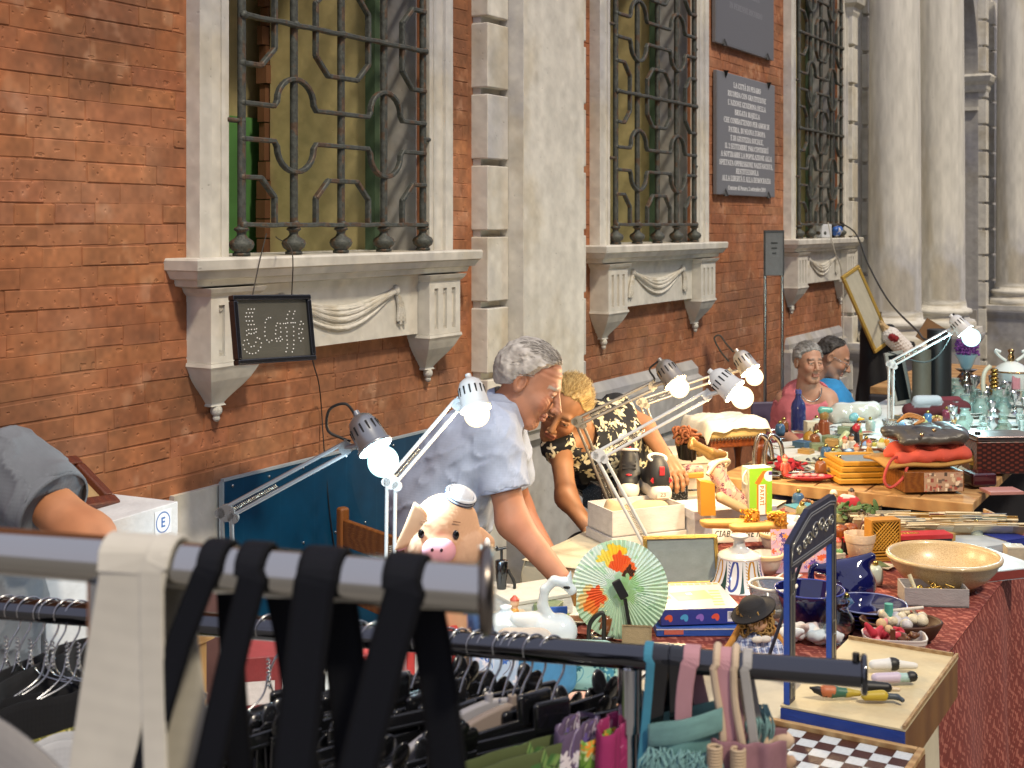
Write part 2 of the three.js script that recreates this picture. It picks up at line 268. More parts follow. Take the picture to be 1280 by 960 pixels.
{ // ground: stone paving
  const g = tag(part('ground', uvm(new THREE.PlaneGeometry(120, 120).rotateX(-Math.PI / 2).translate(20, 0, 0), 0.4), mt(0xffffff, 0.85, { map: tex(512, (u, v) => { const k = 0.36 + 0.16 * nA(u, v) + 0.08 * nC(u, v); return [k, k * 0.98, k * 0.94]; }), bumpMap: stoneBump, bumpScale: 0.004 })), 'grey paving of the market street', 'ground', null, 'structure');
  g.receiveShadow = true;
}
{ // the houses across the street, behind the eye: what the rails and glazes mirror
  const h = thing('opposite_building', 'plain plastered building across the street, out of the picture', 'building', V(6, 0, 10.5));
  part('wall', [uvm(box(34, 7.5, 0.5, 0, 3.75, 0.25), 0.3)], worn(0x4a423a, 0.9), h); part('cornice', [box(34.4, 0.3, 0.7, 0, 7.65, 0.2)], worn(0x9a9286, 0.9), h);
  for (let k = 0; k < 9; k++) for (const y of [1.4, 4.6]) part('window', [box(1.1, 1.9, 0.06, -14 + k * 3.5, y + 0.3, -0.03)], mt(0x23262a, 0.15), h);
}
const palazzo = thing('palazzo', 'brick palazzo front with stone window bays, iron grilles and tall columns', 'building', V(0, 0, 0));
const WC = [3.74, 6.57, 9.59], HALF = 0.58, SILL = 1.742;
const inRange = (x, a, b) => x > a && x < b;
{ // brickwork
  const segs = [], add = (x0, x1, y0, y1) => segs.push(uvm(span(x0, x1, y0, y1, -0.8, -0.0026), 0.5));
  const xs = [0.2, ...WC.flatMap((c) => [c - HALF, c + HALF]), 12.72];
  for (let i = 0; i < xs.length; i += 2) add(xs[i], xs[i + 1], 0, 4.6);
  for (const c of WC) { add(c - HALF, c + HALF, 0, 1.6); add(c - HALF, c + HALF, 3.86, 4.6); }
  const wall = part('brick_wall', segs, mortarM, palazzo);
  const blocked = (y) => {                                                            // stretches of x covered by stone at this height
    const b = [[4.68, 5.67], [10.25, 99]];
    for (const c of WC) { if (y > 1.72) b.push([c - 0.74, c + 0.74]); else if (y > 1.405) b.push([c - 0.73, c + 0.72]); }
    if (y < 1.0) b.push([2.93, 4.68]);
    if (y < 1.05) b.push([5.6, 7.22], [8.86, 10.3]);
    return b.sort((p, q) => p[0] - q[0]);
  };
  const list = [], CH = 0.0615;
  for (let j = 9; j < 66; j++) {
    const y0 = j * CH, yc = y0 + CH / 2; let free = [], x = 1.3;
    for (const [a, b] of blocked(yc)) { if (a > x) free.push([x, Math.min(a, 10.26)]); x = Math.max(x, b); }
    for (const [fa, fb] of free) {
      let q = fa - rr(0, 0.2);
      while (q < fb) { const L = rnd() < 0.62 ? rr(0.25, 0.28) : rr(0.125, 0.15), a = Math.max(q, fa), b = Math.min(q + L, fb); q += L; if (b - a > 0.03) list.push([a, b, y0, y0 + CH]); }
    }
  }
  const geo = ([x0, x1, y0, y1]) => {
    const flush = rnd() < 0.4, wob = (x) => 0.004 * Math.sin(x * 1.1 + y0 * 3) + 0.002 * Math.sin(x * 4.3 + y0 * 11); const j = () => rr(-0.0024, 0.0024), g = flush ? 0.0012 : 0.0022, bv = flush ? 0.0009 : 0.0022, z = flush ? rr(-0.0016, -0.0004) : rr(-0.0012, 0.0016), zb = -0.012, c = [[x0 + g, y0 + g], [x1 - g, y0 + g], [x1 - g, y1 - g], [x0 + g, y1 - g]].map(([a, b]) => [a + j(), b + j() + wob(a)]);
    const s = [[1, 1], [-1, 1], [-1, -1], [1, -1]], F = c.map(([a, b], i) => V(a + s[i][0] * bv, b + s[i][1] * bv, z + rr(-0.0006, 0.0006))), R = c.map(([a, b]) => V(a, b, z - bv)), B = c.map(([a, b]) => V(a, b, zb));
    const pos = [], uv = [], tri = (...t) => t.forEach((p) => { pos.push(p.x, p.y, p.z); uv.push(p.x / 2, p.y / 2); });
    tri(F[0], F[1], F[2]); tri(F[0], F[2], F[3]);
    for (let i = 0; i < 4; i++) { const k = (i + 1) % 4; tri(R[i], R[k], F[k]); tri(R[i], F[k], F[i]); tri(B[i], B[k], R[k]); tri(B[i], R[k], R[i]); }
    const h = new THREE.BufferGeometry(); h.setAttribute('position', new THREE.Float32BufferAttribute(pos, 3)); h.setAttribute('uv', new THREE.Float32BufferAttribute(uv, 2)); h.computeVertexNormals();
    const t = rr(0.91, 1.06), w = rr(0.97, 1.03); return tint(h, [t, t * w, t * w * rr(0.92, 1.08)]);
  };
  const size = ([x0, x1, y0, y1]) => { const f = (x, y) => { const d = x * CO + 3 * SI; return [640 + FOC * (x * SI - 3 * CO) / d, 280 + FOC * (EYE - y) / d]; }, [a, b] = f(x0, y1), [c, d] = f(x1, y0), w = Math.min(c, 1280) - Math.max(a, 0), h = Math.min(d, 700) - Math.max(b, 0); return w > 0 && h > 0 ? w * h : 0; };
  const ranked = list.map((b) => [size(b), b]).sort((p, q) => q[0] - p[0]);
  ranked.slice(0, 298).forEach(([, b]) => part('brick', geo(b), brickM, wall));
  const rest = part('far_brickwork', ranked.slice(298).map(([, b]) => geo(b)), brickM, wall); rest.userData.kind = 'stuff';
}
// one window bay, built once round x = 0 and shared
const bay = (() => {
  const G = {}; const y1 = 3.9;
  const jamb = (s) => merge([uvm(span(-0.075, 0.075, SILL, y1, -0.02, 0.040), 0.5), uvm(span(s > 0 ? 0.02 : -0.075, s > 0 ? 0.075 : -0.02, SILL, y1, 0.040, 0.056), 0.5), uvm(span(s > 0 ? -0.05 : 0.035, s > 0 ? -0.035 : 0.05, SILL, y1, 0.04, 0.047), 0.5)]);
  G.jambL = jamb(-1); G.jambR = jamb(1);
  G.lintel = uvm(span(-0.735, 0.735, y1, y1 + 0.2, -0.02, 0.056), 0.5);
  G.sill = mould(-0.69, 0.69, -0.3, 0.0, [[1.645, 0.06], [1.652, 0.095], [1.672, 0.1], [1.676, 0.118], [1.70, 0.132], [1.705, 0.14], [1.735, 0.143], [SILL, 0.138]]);
  G.apron = merge([uvm(span(-0.5, 0.485, 1.41, 1.645, -0.02, 0.05), 0.5), uvm(span(-0.5, 0.485, 1.628, 1.645, 0.05, 0.06), 0.5), uvm(span(-0.5, 0.485, 1.612, 1.628, 0.05, 0.054), 0.5)]);
  const bw = 0.225, bk = [uvm(span(0, bw, 1.404, 1.645, -0.02, 0.093), 0.5)], n = 3, fl = 0.028, gap = (bw - n * fl) / (n + 1);
  for (let i = 0; i <= n; i++) bk.push(uvm(span(i * (gap + fl), i * (gap + fl) + gap, 1.425, 1.59, 0.093, 0.105), 0.5));
  bk.push(uvm(span(0, bw, 1.404, 1.425, 0.093, 0.105), 0.5), uvm(span(0, bw, 1.59, 1.645, 0.093, 0.105), 0.5), mould(0, bw, -0.01, 0.105, [[1.618, 0], [1.63, 0.012], [1.645, 0.02]]));
  for (let i = 0; i < n; i++) for (const yy of [1.432, 1.583]) bk.push(at(new THREE.CylinderGeometry(fl / 2, fl / 2, 0.004, 12), gap + i * (gap + fl) + fl / 2, yy, 0.096, Math.PI / 2));
  G.bracket = merge(bk);
  const lv = [[1.403, 1.04], [1.392, 1.06], [1.384, 1.0], [1.368, 0.93], [1.345, 0.82], [1.32, 0.66], [1.295, 0.47], [1.275, 0.33], [1.262, 0.25], [1.254, 0.3], [1.25, 0.2]];
  G.pendant = merge([loft(lv.map(([y, s]) => { const h = bw / 2 * s; return [V(bw / 2 - h, y, -0.02), V(bw / 2 - h, y, 0.105 * s), V(bw / 2 + h, y, 0.105 * s), V(bw / 2 + h, y, -0.02)]; })), ball(0.02, bw / 2, 1.238, 0.02), ball(0.0125, bw / 2, 1.213, 0.02), cyl(0.008, 0.008, 0.03, bw / 2, 1.215, 0.02)]);
  // carved drapery swag
  const sw = []; const x0 = -0.34, x1 = 0.33, top = 1.585;
  const cat = (a, b, sag, z, r) => { const pts = []; for (let i = 0; i <= 14; i++) { const t = i / 14; pts.push(V(lerp(x0 + a, x1 - b, t), top - sag * Math.sin(Math.PI * t) * (0.7 + 0.3 * Math.sin(Math.PI * t)), z)); } return tube(pts, r, 40, 7); };
  for (const [k, sag, r] of [[0, 0.045, 0.011], [1, 0.066, 0.012], [2, 0.088, 0.014], [3, 0.108, 0.013], [4, 0.125, 0.011]]) sw.push(cat(0.01 + k * 0.004, 0.01 + k * 0.004, sag, 0.05 + 0.006 * Math.sin(k * 1.2), r));
  sw.push(sheet((u, v) => { const t = u; return V(lerp(x0, x1, t), top - lerp(0.04, 0.13, v) * Math.sin(Math.PI * t), 0.054 + 0.008 * Math.sin(v * 16) * Math.sin(Math.PI * t)); }, 30, 24, 0.004));
  for (const [x, s] of [[x0, -1], [x1, 1]]) { for (let k = 0; k < 4; k++) sw.push(tube([V(x, top, 0.056), V(x + s * (0.012 + k * 0.008), top - 0.05, 0.06), V(x + s * (0.012 + k * 0.014), top - 0.115 - (k % 2) * 0.012, 0.058)], 0.009, 14, 7)); sw.push(ball(0.02, x, top + 0.005, 0.058, [0.9, 1.1, 0.7])); }
  G.swag = merge(sw);
  // embrasure behind the grille
  G.outerReveal = uvm(span(-0.01, 0.03, 1.6, 3.88, -0.2, -0.02), 0.5);
  G.reveal = uvm(span(-0.01, 0.03, 1.6, 3.88, -0.8, -0.25), 0.5);
  G.casement = uvm(span(-0.035, 0.03, 1.6, 3.88, -0.25, -0.2), 1);
  return G;
})();
const grilleGeo = (() => {
  const s = 0.265, z = 0.045, r = 0.0145, G = { bars: [], rails: [], loops: [], ties: [] }, base = SILL + 0.105;
  const sq = (pts, w = 0.023) => sweep(pts, rectProf(w, 0.016, 0.2), V(0, 0, 1));
  const foot = lathe([[0.012, 0], [0.03, 0.002], [0.03, 0.01], [0.024, 0.014], [0.038, 0.026], [0.043, 0.04], [0.038, 0.052], [0.022, 0.062], [0.015, 0.072], [0.017, 0.082], [0.026, 0.088], [0.024, 0.095], [0.014, 0.1], [0.012, 0.107]], 24);
  G.foot = foot; G.footAt = [-2, -1, 0, 1, 2].map((i) => V(i * s, SILL, z));
  for (let i = -2; i <= 2; i++) { const k = [rod(V(i * s, base - 0.005, z), V(i * s, 3.86, z), r, r, 9)]; G.bars.push(merge(k)); }
  for (let k = 0; k < 4; k++) {
    const y = base + k * 0.70, g = []; const pts = []; for (let i = -8; i <= 8; i++) pts.push(V(i * s / 4 * 1.0, y + Math.sin(i * 2.3 + k) * 0.0018, z + 0.013));
    if (y < 3.84) { g.push(sq(pts, 0.026)); for (let i = -2; i <= 2; i++) g.push(ball(0.016, i * s, y, z + 0.012, [1, 1, 0.9], 10)); G.rails.push(merge(g)); }
  }
  const c = (x, y) => V(x, y, z + 0.008), lim = (p) => p;
  for (let k = 0; k < 4; k++) {
    const y = base + k * 0.70; if (y > 3.84) break;
    const X = [0, 0.085, 0.155], up = 0.16;
    for (const b of [-2, 0, 2]) for (const dir of [1, -1]) {
      if (dir < 0 && k === 0) continue; if (dir > 0 && y + up > 3.84) continue;
      const side = b === -2 ? [1] : b === 2 ? [-1] : [1, -1], pts = [];
      if (side.length === 2) { for (const [x, h] of [[-X[2], 0], [-X[2], 0.095], [-X[1], up], [X[1], up], [X[2], 0.095], [X[2], 0]]) pts.push(c(b * s + x, y + dir * h)); } else { const q = side[0]; for (const [x, h] of [[0, up], [X[1], up], [X[2], 0.095], [X[2], 0]]) pts.push(c(b * s + q * x, y + dir * h)); }
      const g = []; for (let i = 1; i < pts.length; i++) g.push(sq([pts[i - 1], pts[i]]), ball(0.0098, pts[i].x, pts[i].y, pts[i].z, [1, 1, 1], 8)); g.push(ball(0.015, b * s, y + dir * up, z + 0.004, [1, 1, 1], 10)); G.loops.push(merge(g));
    }
    const wave = (yy, d) => { const pts = [c(-2 * s, yy)], R = 0.098, k2 = 0.085; for (const b of [-1, 1]) { pts.push(c(b * s - 0.112, yy)); for (let i = 0; i <= 12; i++) { const a = i / 12 * Math.PI; pts.push(c(b * s - Math.cos(a) * R, yy + d * (0.018 + Math.sin(a) * k2))); } pts.push(c(b * s + 0.112, yy)); } pts.push(c(2 * s, yy)); return merge([sq(pts), ...[-2, 0, 2].map((b) => ball(0.014, b * s, yy, z + 0.004, [1, 1, 1], 10))]); };
    if (y + 0.42 < 3.84) { G.loops.push(wave(y + 0.288, -1)); G.loops.push(wave(y + 0.408, 1)); }
    for (const b of [-2, 2]) if (y + 0.35 < 3.84) G.ties.push(merge([rod(V(b * s, y + 0.348, z), V(b * s + Math.sign(b) * 0.06, y + 0.348, z - 0.01), 0.009, 0.009, 7), ball(0.013, b * s, y + 0.348, z + 0.003, [1, 1, 1], 10)]));
  }
  for (const k of ['bars', 'rails', 'loops', 'ties']) G[k] = G[k].map((g) => uvm(g, 3));
  return G;
})();
WC.forEach((c, i) => {
  const w = sub('window', palazzo, V(c, 0, 0)), P2 = (n, g, m, x = 0) => { const o = part(n, g, m, w); o.position.x = x; return o; };
  P2('jamb', bay.jambL, stone, -0.66); P2('jamb', bay.jambR, stone, 0.66); P2('lintel', bay.lintel, stone);
  P2('sill', bay.sill, stone); P2('apron', bay.apron, stone); P2('swag', bay.swag, stone);
  for (const x of [-0.735, 0.49]) { P2('bracket', bay.bracket, stone, x); P2('pendant', bay.pendant, stone, x); }
  P2('outer_reveal', bay.outerReveal, stoneGrey, 0.58); P2('plaster_reveal', bay.reveal, ochre, 0.58); P2('casement_frame', bay.casement, greenWood, 0.57);
  P2('plaster_reveal', uvm(span(-0.03, 0.01, 1.6, 3.88, -0.8, -0.02), 0.5), ochre, -0.58);
  P2('embrasure_sill', uvm(span(-0.57, 0.57, 1.6, 1.652, -0.92, -0.302), 0.5), stoneGrey);
  const gr = sub('grille', palazzo, V(c, 0, 0)); const names3 = { bars: 'upright_bar', rails: 'rail', loops: 'bent_bar', ties: 'wall_tie' };
  for (const k of Object.keys(names3)) grilleGeo[k].forEach((g) => part(names3[k], g, ironM, gr));
  grilleGeo.footAt.forEach((p) => { const o = part('foot_knob', grilleGeo.foot, ironM, gr); o.position.copy(p); });
});
{ // the room behind the windows: green dado, ochre above, closed on all sides
  const r = sub('room', palazzo), W2 = (n, g, m) => part(n, uvm(g, 0.5), m, r);
  W2('room_wall', span(0.2, 12.7, 0, 4.6, -1.05, -0.95), ochre); W2('green_dado', span(0.2, 12.7, 1.2, 2.325, -0.95, -0.925), worn(0x66a058, 0.7));
  W2('room_wall', span(0.1, 0.2, 0, 4.6, -0.945, -0.805), ochre); W2('room_wall', span(12.7, 12.8, 0, 4.6, -0.945, -0.805), ochre);
  W2('room_ceiling', span(0.1, 12.8, 4.0, 4.1, -0.945, -0.805), worn(0x8a7a60, 0.9)); W2('room_floor', span(0.1, 12.8, 1.0, 1.1, -0.945, -0.805), worn(0x6a5a48, 0.8));
  const br = []; for (let k = 0; k < 26; k++) br.push(box(rr(0.05, 0.09), 0.08, rr(0.03, 0.06), WC[0] + 0.585 + rr(-0.012, 0.0), 1.66 + k * 0.085, -0.825));
  W2('broken_edge', merge(br), worn(0x7a5236, 0.95));
}
{ // pilasters, plinths, columns, arch bay
  const strip = (x0, x1, zf, grooves, m = stone) => { const g = sub('grooved_pilaster', palazzo); part('core', uvm(span(x0 + 0.012, x1, 0, 4.6, -0.05, zf - 0.045), 0.5), m, g); for (let k = 0; k < 15; k++) { const y0 = k * 0.3105 + grooves, y1 = Math.min(y0 + 0.281, 4.6); if (y0 < 4.5) part('block', uvm(span(x0, x1, Math.max(0, y0), y1, -0.05, zf, 0.006), 0.5, k * 0.37, k * 0.61), m, g); } };
  strip(4.711, 4.884, 0.082, -0.04); strip(5.463, 5.635, 0.082, -0.04);
  part('pilaster', [uvm(span(4.886, 5.461, 1.12, 4.6, -0.05, 0.16, 0.004), 0.5)], stone, palazzo);
  const basep = [[1.12, 0], [1.105, 0.01], [1.085, 0.012], [1.06, 0.03], [1.035, 0.038], [1.015, 0.03], [1.0, 0.032], [0.985, 0.055], [0.945, 0.06], [0.94, 0.045], [0.9, 0.05], [0.86, 0.02], [0.85, 0.02], [0.2, 0.02], [0.17, 0.06], [0, 0.06]].reverse();
  part('pilaster_base', mould(4.886, 5.461, -0.05, 0.16, basep), stoneGrey, palazzo);
  const plinth = (x0, x1) => part('plinth', mould(x0, x1, -0.05, 0.03, [[0, 0.02], [0.62, 0.02], [0.63, 0.0], [0.66, 0.0], [0.67, 0.02], [0.93, 0.02], [0.95, 0.0], [0.985, 0.0], [1.032, -0.03]]), stoneGrey, palazzo);
  plinth(5.66, 7.2); plinth(8.88, 10.26);
  part('plinth', [uvm(span(2.93, 4.70, 0, 0.99, -0.05, 0.02), 0.5)], stone, palazzo);
  // columns on pedestals
  const R = 0.21, shaft = lathe([[R * 1.06, 0], [R * 1.05, 0.02], [R, 0.06], [R * 0.995, 0.6], [R * 0.98, 1.5], [R * 0.95, 2.4], [R * 0.9, 3.6]], 48);
  const baseL = lathe([[R * 1.42, 0], [R * 1.46, 0.02], [R * 1.46, 0.05], [R * 1.4, 0.075], [R * 1.2, 0.085], [R * 1.15, 0.11], [R * 1.18, 0.125], [R * 1.28, 0.135], [R * 1.3, 0.155], [R * 1.25, 0.175], [R * 1.08, 0.185], [R * 1.06, 0.21]], 48);
  for (const [x, z] of [[10.58, 0.35], [12.31, 0.35], [16.24, 0.35], [17.97, 0.35]]) {
    const g = sub('column', palazzo, V(x, 0, z)); part('shaft', shaft, stone, g).position.y = 1.1; part('base', baseL, stone, g).position.y = 0.89;
    part('plinth_block', uvm(box(0.62, 0.06, 0.62, 0, 0.86, 0, 0.006), 0.5), stone, g);
    part('pedestal', mould4(0, 0, 0.29, 0.29, [[0, 0.05], [0.12, 0.05], [0.14, 0.02], [0.16, 0], [0.73, 0], [0.75, 0.012], [0.78, 0.03], [0.81, 0.04], [0.829, 0.04]]), stoneGrey, g);
    part('pedestal_back', uvm(span(-0.4, 0.4, 0, 0.83, -0.6, -0.36), 0.5), stoneGrey, g);
  }
  strip(10.28, 10.44, 0.09, -0.11); strip(10.74, 10.9, 0.09, -0.11);
  part('bay_wall', [uvm(span(10.45, 12.9, 0, 4.6, -0.02, 0.04), 0.5)], stone, palazzo);
  for (const [x0, x1, y] of [[10.22, 10.5, 3.53], [12.56, 12.95, 3.53]]) part('impost', mould(x0 + 0.06, x1 - 0.06, -0.05, 0.09, [[y, 0], [y + 0.03, 0.012], [y + 0.07, 0.015], [y + 0.1, 0.05], [y + 0.15, 0.06], [y + 0.17, 0.04]]), stone, palazzo);
  // arch bay: deep opening between the second and the third column
  const sh = new THREE.Shape(); sh.moveTo(12.92, 0); sh.lineTo(12.92, 3.6); sh.absarc(14.41, 3.6, 1.49, Math.PI, 0, true); sh.lineTo(15.9, 0); sh.lineTo(18.6, 0); sh.lineTo(18.6, 6); sh.lineTo(12.0, 6); sh.lineTo(12.0, 4.62); sh.lineTo(12.91, 4.62); sh.lineTo(12.91, 0);
  part('arch_wall', uvm(new THREE.ExtrudeGeometry(sh, { depth: 1.2, bevelEnabled: false, curveSegments: 28 }).translate(0, 0, -1.2), 0.5), stoneGrey, palazzo);
  part('arch_back', [uvm(span(12.0, 18.6, 0, 6, -1.5, -1.21), 0.5)], stoneGrey, palazzo);
  strip(15.905, 16.06, 0.09, -0.06); strip(16.42, 16.58, 0.09, -0.06);
  part('impost', mould(15.88, 16.1, -1.1, 0.09, [[3.42, 0], [3.45, 0.012], [3.5, 0.015], [3.54, 0.05], [3.6, 0.07], [3.63, 0.05]]), stone, palazzo);
  part('impost', uvm(span(15.86, 15.9, 3.2, 3.24, -1.1, 0.0), 0.5), stone, palazzo);
}
// ================= tables and cloths =================
const T1 = 0.78, T2 = 0.85;
const damaskTex = tex(512, (u, v) => {                                                     // woven leaf damask, dark red with a paler figure
  const s = 6, x = u * s, y = v * s, a = Math.sin(x * 2 * Math.PI) * Math.cos(y * 2 * Math.PI) + 0.7 * Math.sin((x + y) * 4 * Math.PI + 2 * Math.sin(y * 2 * Math.PI)) + 0.5 * Math.sin((x * 3 - y * 2) * 2 * Math.PI), n = tfD(u, v);
  const f = sstep(a + (n - 0.5) * 3.2, 0.25, 0.75), w = 0.86 + 0.14 * Math.sin(u * 512 * 1.6) * Math.sin(v * 512 * 1.6); return mix3([0.50, 0.19, 0.155], [0.70, 0.41, 0.35], f).map((k) => k * w * (0.85 + 0.3 * n));
}), damask = mt(0xffffff, 0.85, { map: damaskTex, bumpMap: damaskTex, bumpScale: 0.0015, sheen: 0.4, sheenColor: new THREE.Color(0.5, 0.2, 0.16) });
function tfD(u, v) { return nC(u, v) * 0.5 + nF(u, v) * 0.5; }
const linen = clothM(0xcfc6ae), whiteCloth = clothM(0xd6d6d2), woodTex = tex(512, (u, v) => { const g = 0.5 + 0.5 * Math.sin((u * 9 + 1.6 * nA(u, v * 0.5)) * 2 * Math.PI), f = nC(u, v); return mix3([0.72, 0.60, 0.42], [0.58, 0.44, 0.28], g * 0.7 + f * 0.3).map((k) => k * (0.9 + 0.2 * f)); });
const wood = (c, r = 0.6) => mt(c, r, { map: woodTex, bumpMap: BUMP.fine, bumpScale: 0.0008 });
const paleWood = wood(0xffffff), brownWood = wood(0x9a5f35, 0.45), greyWood = wood(0xfff4e4, 0.8);
function stallTable(name, label, x0, x1, z0, z1, y, m, drop, uvk = 1) {                        // folding table under a cloth that hangs in soft folds
  const t = thing(name, label, 'table', V(x0, 0, z0));
  const W = x1 - x0, D = z1 - z0; part('table_top', [box(W - 0.02, 0.03, D - 0.02, W / 2, y - 0.022, D / 2)], greyWood, t);
  for (const [x, z] of [[0.08, 0.08], [W - 0.08, 0.08], [0.08, D - 0.08], [W - 0.08, D - 0.08]]) part('leg', [cyl(0.016, 0.016, y - 0.04, x, 0, z)], metal(0x777777, 0.4), t);
  if (m) {
    const L = drop, per = [[0, 0], [W, 0], [W, D], [0, D]];
    const c = [uvm(sheet((u, v) => V(u * W, y + 0.0015 + 0.0012 * Math.sin(u * 31 + v * 17) * Math.sin(v * 23 - u * 9), D - v * D), 40, 24, 0.003), uvk)];
    for (let k = 0; k < 4; k++) {
      const a = per[k], b = per[(k + 1) % 4], n = [b[1] - a[1], -(b[0] - a[0])], ln = Math.hypot(n[0], n[1]);
      c.push(sheet((u, v) => { const w = (0.004 + 0.03 * v) * (1.6 * fbm3(u * ln * 4 + k, v * 0.7, k, 2) * Math.sin(u * ln * 13 + k + 3 * fbm3(u * ln * 2, k, 1, 2)) + 0.3) + 0.006 * Math.min(1, v * 20) - 0.004, e = Math.pow(1 - v, 8) * 0.01; return V(lerp(a[0], b[0], u) + n[0] / ln * (w - e), y + 0.0018 - v * L, lerp(a[1], b[1], u) + n[1] / ln * (w - e)); }, Math.ceil(ln * 40), 20, 0.003, [ln * uvk, L * uvk]));
    }
    part('cloth', c, m, t);
  }
  return t;
}
stallTable('market_table', 'stall table under a dark red damask cloth hanging to the street', 2.96, 4.72, 1.42, 2.307, T1, damask, 0.7, 3);
stallTable('market_table', 'narrow stall table under a cream cloth, carrying the shoe boxes', 3.48, 4.74, 0.97, 1.405, T1 + 0.01, linen, 0.6);
stallTable('market_table', 'small table end under a white cloth with a flat white box on it', 2.9, 3.26, 0.97, 1.405, T1, whiteCloth, 0.6);
stallTable('market_table', 'stall table under a white cloth, carrying the pig and the swan', 1.2, 2.885, 0.97, 1.72, T1, whiteCloth, 0.6);
stallTable('market_table', 'stall table under a beige cloth, carrying the chessboard', 1.9, 2.945, 1.735, 2.36, T1, linen, 0.7);
{ // plank stall behind
  const t = thing('plank_table', 'trestle stall of bare weathered planks full of curios', 'table', V(4.79, 0, 1.1));
  for (let k = 0; k < 5; k++) part('plank', [uvm(box(3.4, 0.032, 0.19, 1.7 - 0.01 * (k % 2), T2 - 0.018, 0.098 + k * 0.196, 0.004), 1.3, k * 0.3, k * 0.71)], greyWood, t);
  part('end_board', [uvm(box(0.022, 0.045, 0.985, -0.012, T2 - 0.0225, 0.49, 0.003), 1.3)], greyWood, t);
  for (const x of [0.25, 3.1]) for (const z of [0.12, 0.88]) part('leg', [box(0.05, T2 - 0.035, 0.05, x, (T2 - 0.035) / 2, z, 0.004)], greyWood, t);
  part('tablecloth', [uvm(sheet((u, v) => V(0.75 + u * 2.6, T2 + 0.003 + 0.0015 * Math.sin(u * 40) * Math.sin(v * 20), 0.98 - v * 0.96), 40, 16, 0.003), 1)], whiteCloth, t);
}
const put = (name, label, cat, px, py, y, turn = 0, group) => thing(name, label, cat, onY(px, py, y + 0.004), CAMYAW + turn, group);
const FACE = -CAMYAW;                                                               // added to a turn: square with the facade

// ================= things on the red table =================
{ // speckled bowl
  const speck = tex(256, (u, v) => { const e = nE(u, v), f = nE(v + 0.3, u); return mix3([0.80, 0.72, 0.55], [0.55, 0.40, 0.24], e > 0.72 ? 0.8 : f > 0.8 ? 0.5 : 0.1 * nC(u, v)); });
  const b = put('stoneware_bowl', 'wide speckled beige stoneware bowl standing on the red cloth', 'bowl', 1180, 734, T1);
  part('bowl_body', [lathe([[0.0, 0.004], [0.07, 0.003], [0.075, 0], [0.085, 0], [0.09, 0.012], [0.125, 0.035], [0.148, 0.064], [0.156, 0.084], [0.163, 0.086], [0.165, 0.093], [0.162, 0.099], [0.154, 0.099], [0.15, 0.09], [0.142, 0.066], [0.12, 0.04], [0.085, 0.018], [0, 0.014]], 56)], mt(0xffffff, 0.32, { map: rep(speck, 10, 4), clearcoat: 0.5 }), b);
}
const cardM = (c) => worn(c, 0.85);
function openBox(t, w, h, d, th, m, name = 'box_wall', inner) {                                  // carton: floor and four walls
  part('box_floor', [box(w, th, d, 0, th / 2, 0)], m, t);
  part(name, [box(w, h, th, 0, h / 2, d / 2 - th / 2)], m, t); part(name, [box(w, h, th, 0, h / 2, -d / 2 + th / 2)], m, t);
  part(name, [box(th, h - 0.001, d - 2 * th - 0.001, w / 2 - th / 2, h / 2, 0)], m, t); part(name, [box(th, h - 0.001, d - 2 * th - 0.001, -w / 2 + th / 2, h / 2, 0)], m, t);
}
{ // small grey carton of brass fittings
  const t = put('carton', 'small grey carton of brass fittings and tassels on the red cloth', 'carton', 1166, 752, T1, -0.1);
  openBox(t, 0.175, 0.05, 0.10, 0.004, cardM(0xa9a4a2)); const bits = [];
  const q = thing('brass_fittings', 'heap of small brass fittings and keys in the grey carton', 'fittings', t.position, t.rotation.y);
  for (let k = 0; k < 46; k++) { const a = V(rr(-0.06, 0.06), rr(0.012, 0.045), rr(-0.035, 0.035)), b = a.clone().add(V(rr(-0.03, 0.03), rr(-0.01, 0.012), rr(-0.02, 0.02))); bits.push(k % 3 ? rod(a, b, 0.003, 0.002, 6) : at(new THREE.TorusGeometry(0.007, 0.002, 6, 12), a.x, a.y, a.z, rr(0, 3), rr(0, 3))); }
  const h = part('fitting', bits, metal(0xc8a85a, 0.35), q); h.userData.kind = 'stuff';
  part('tassel_rod', [rod(V(-0.045, 0.02, 0.02), V(-0.065, 0.075, 0.0), 0.005, 0.006, 8)], worn(0xe0d6b0, 0.7), q);
}
{ // oval wooden bowl with shells and marbles
  const t = put('wooden_bowl', 'oval dark wooden bowl filled with shells and balls', 'bowl', 1126, 800, T1, -0.1);
  part('bowl_body', [at(lathe([[0, 0.003], [0.06, 0], [0.075, 0.012], [0.09, 0.04], [0.094, 0.05], [0.09, 0.054], [0.086, 0.05], [0.07, 0.018], [0, 0.012]], 40), 0, 0, 0, 0, 0, 0, [1.12, 1, 0.78])], mt(0x6b4a30, 0.6, { map: woodTex }), t);
  const s = thing('shell_heap', 'heap of white shells, balls and corks in the dark wooden bowl', 'shells', t.position, t.rotation.y), C = [0xd8d4cc, 0xc8c4c4, 0xb7b6c0, 0xe2d6b8, 0xcfc3a6];
  for (let k = 0; k < 24; k++) { const a = rr(0, 6.28), r = rr(0, 0.066), q = rr(0.011, 0.018); part('shell', [ball(q, Math.cos(a) * r * 1.1, 0.045 + rr(0, 0.022) * (1 - r * 10) + 0.004, Math.sin(a) * r * 0.75, [1, rr(0.8, 1), 1], 12)], worn(pick(C), 0.4), s); }
  part('string_bundle', [cyl(0.011, 0.011, 0.034, -0.03, 0.058, 0, 12)], worn(0x4fa596, 0.7), s); part('bone_toggle', [rod(V(-0.02, 0.075, 0), V(0.055, 0.088, 0.01), 0.004), rod(V(0.03, 0.08, 0), V(0.04, 0.062, 0), 0.004)], worn(0xe6dfd0, 0.4), s);
}
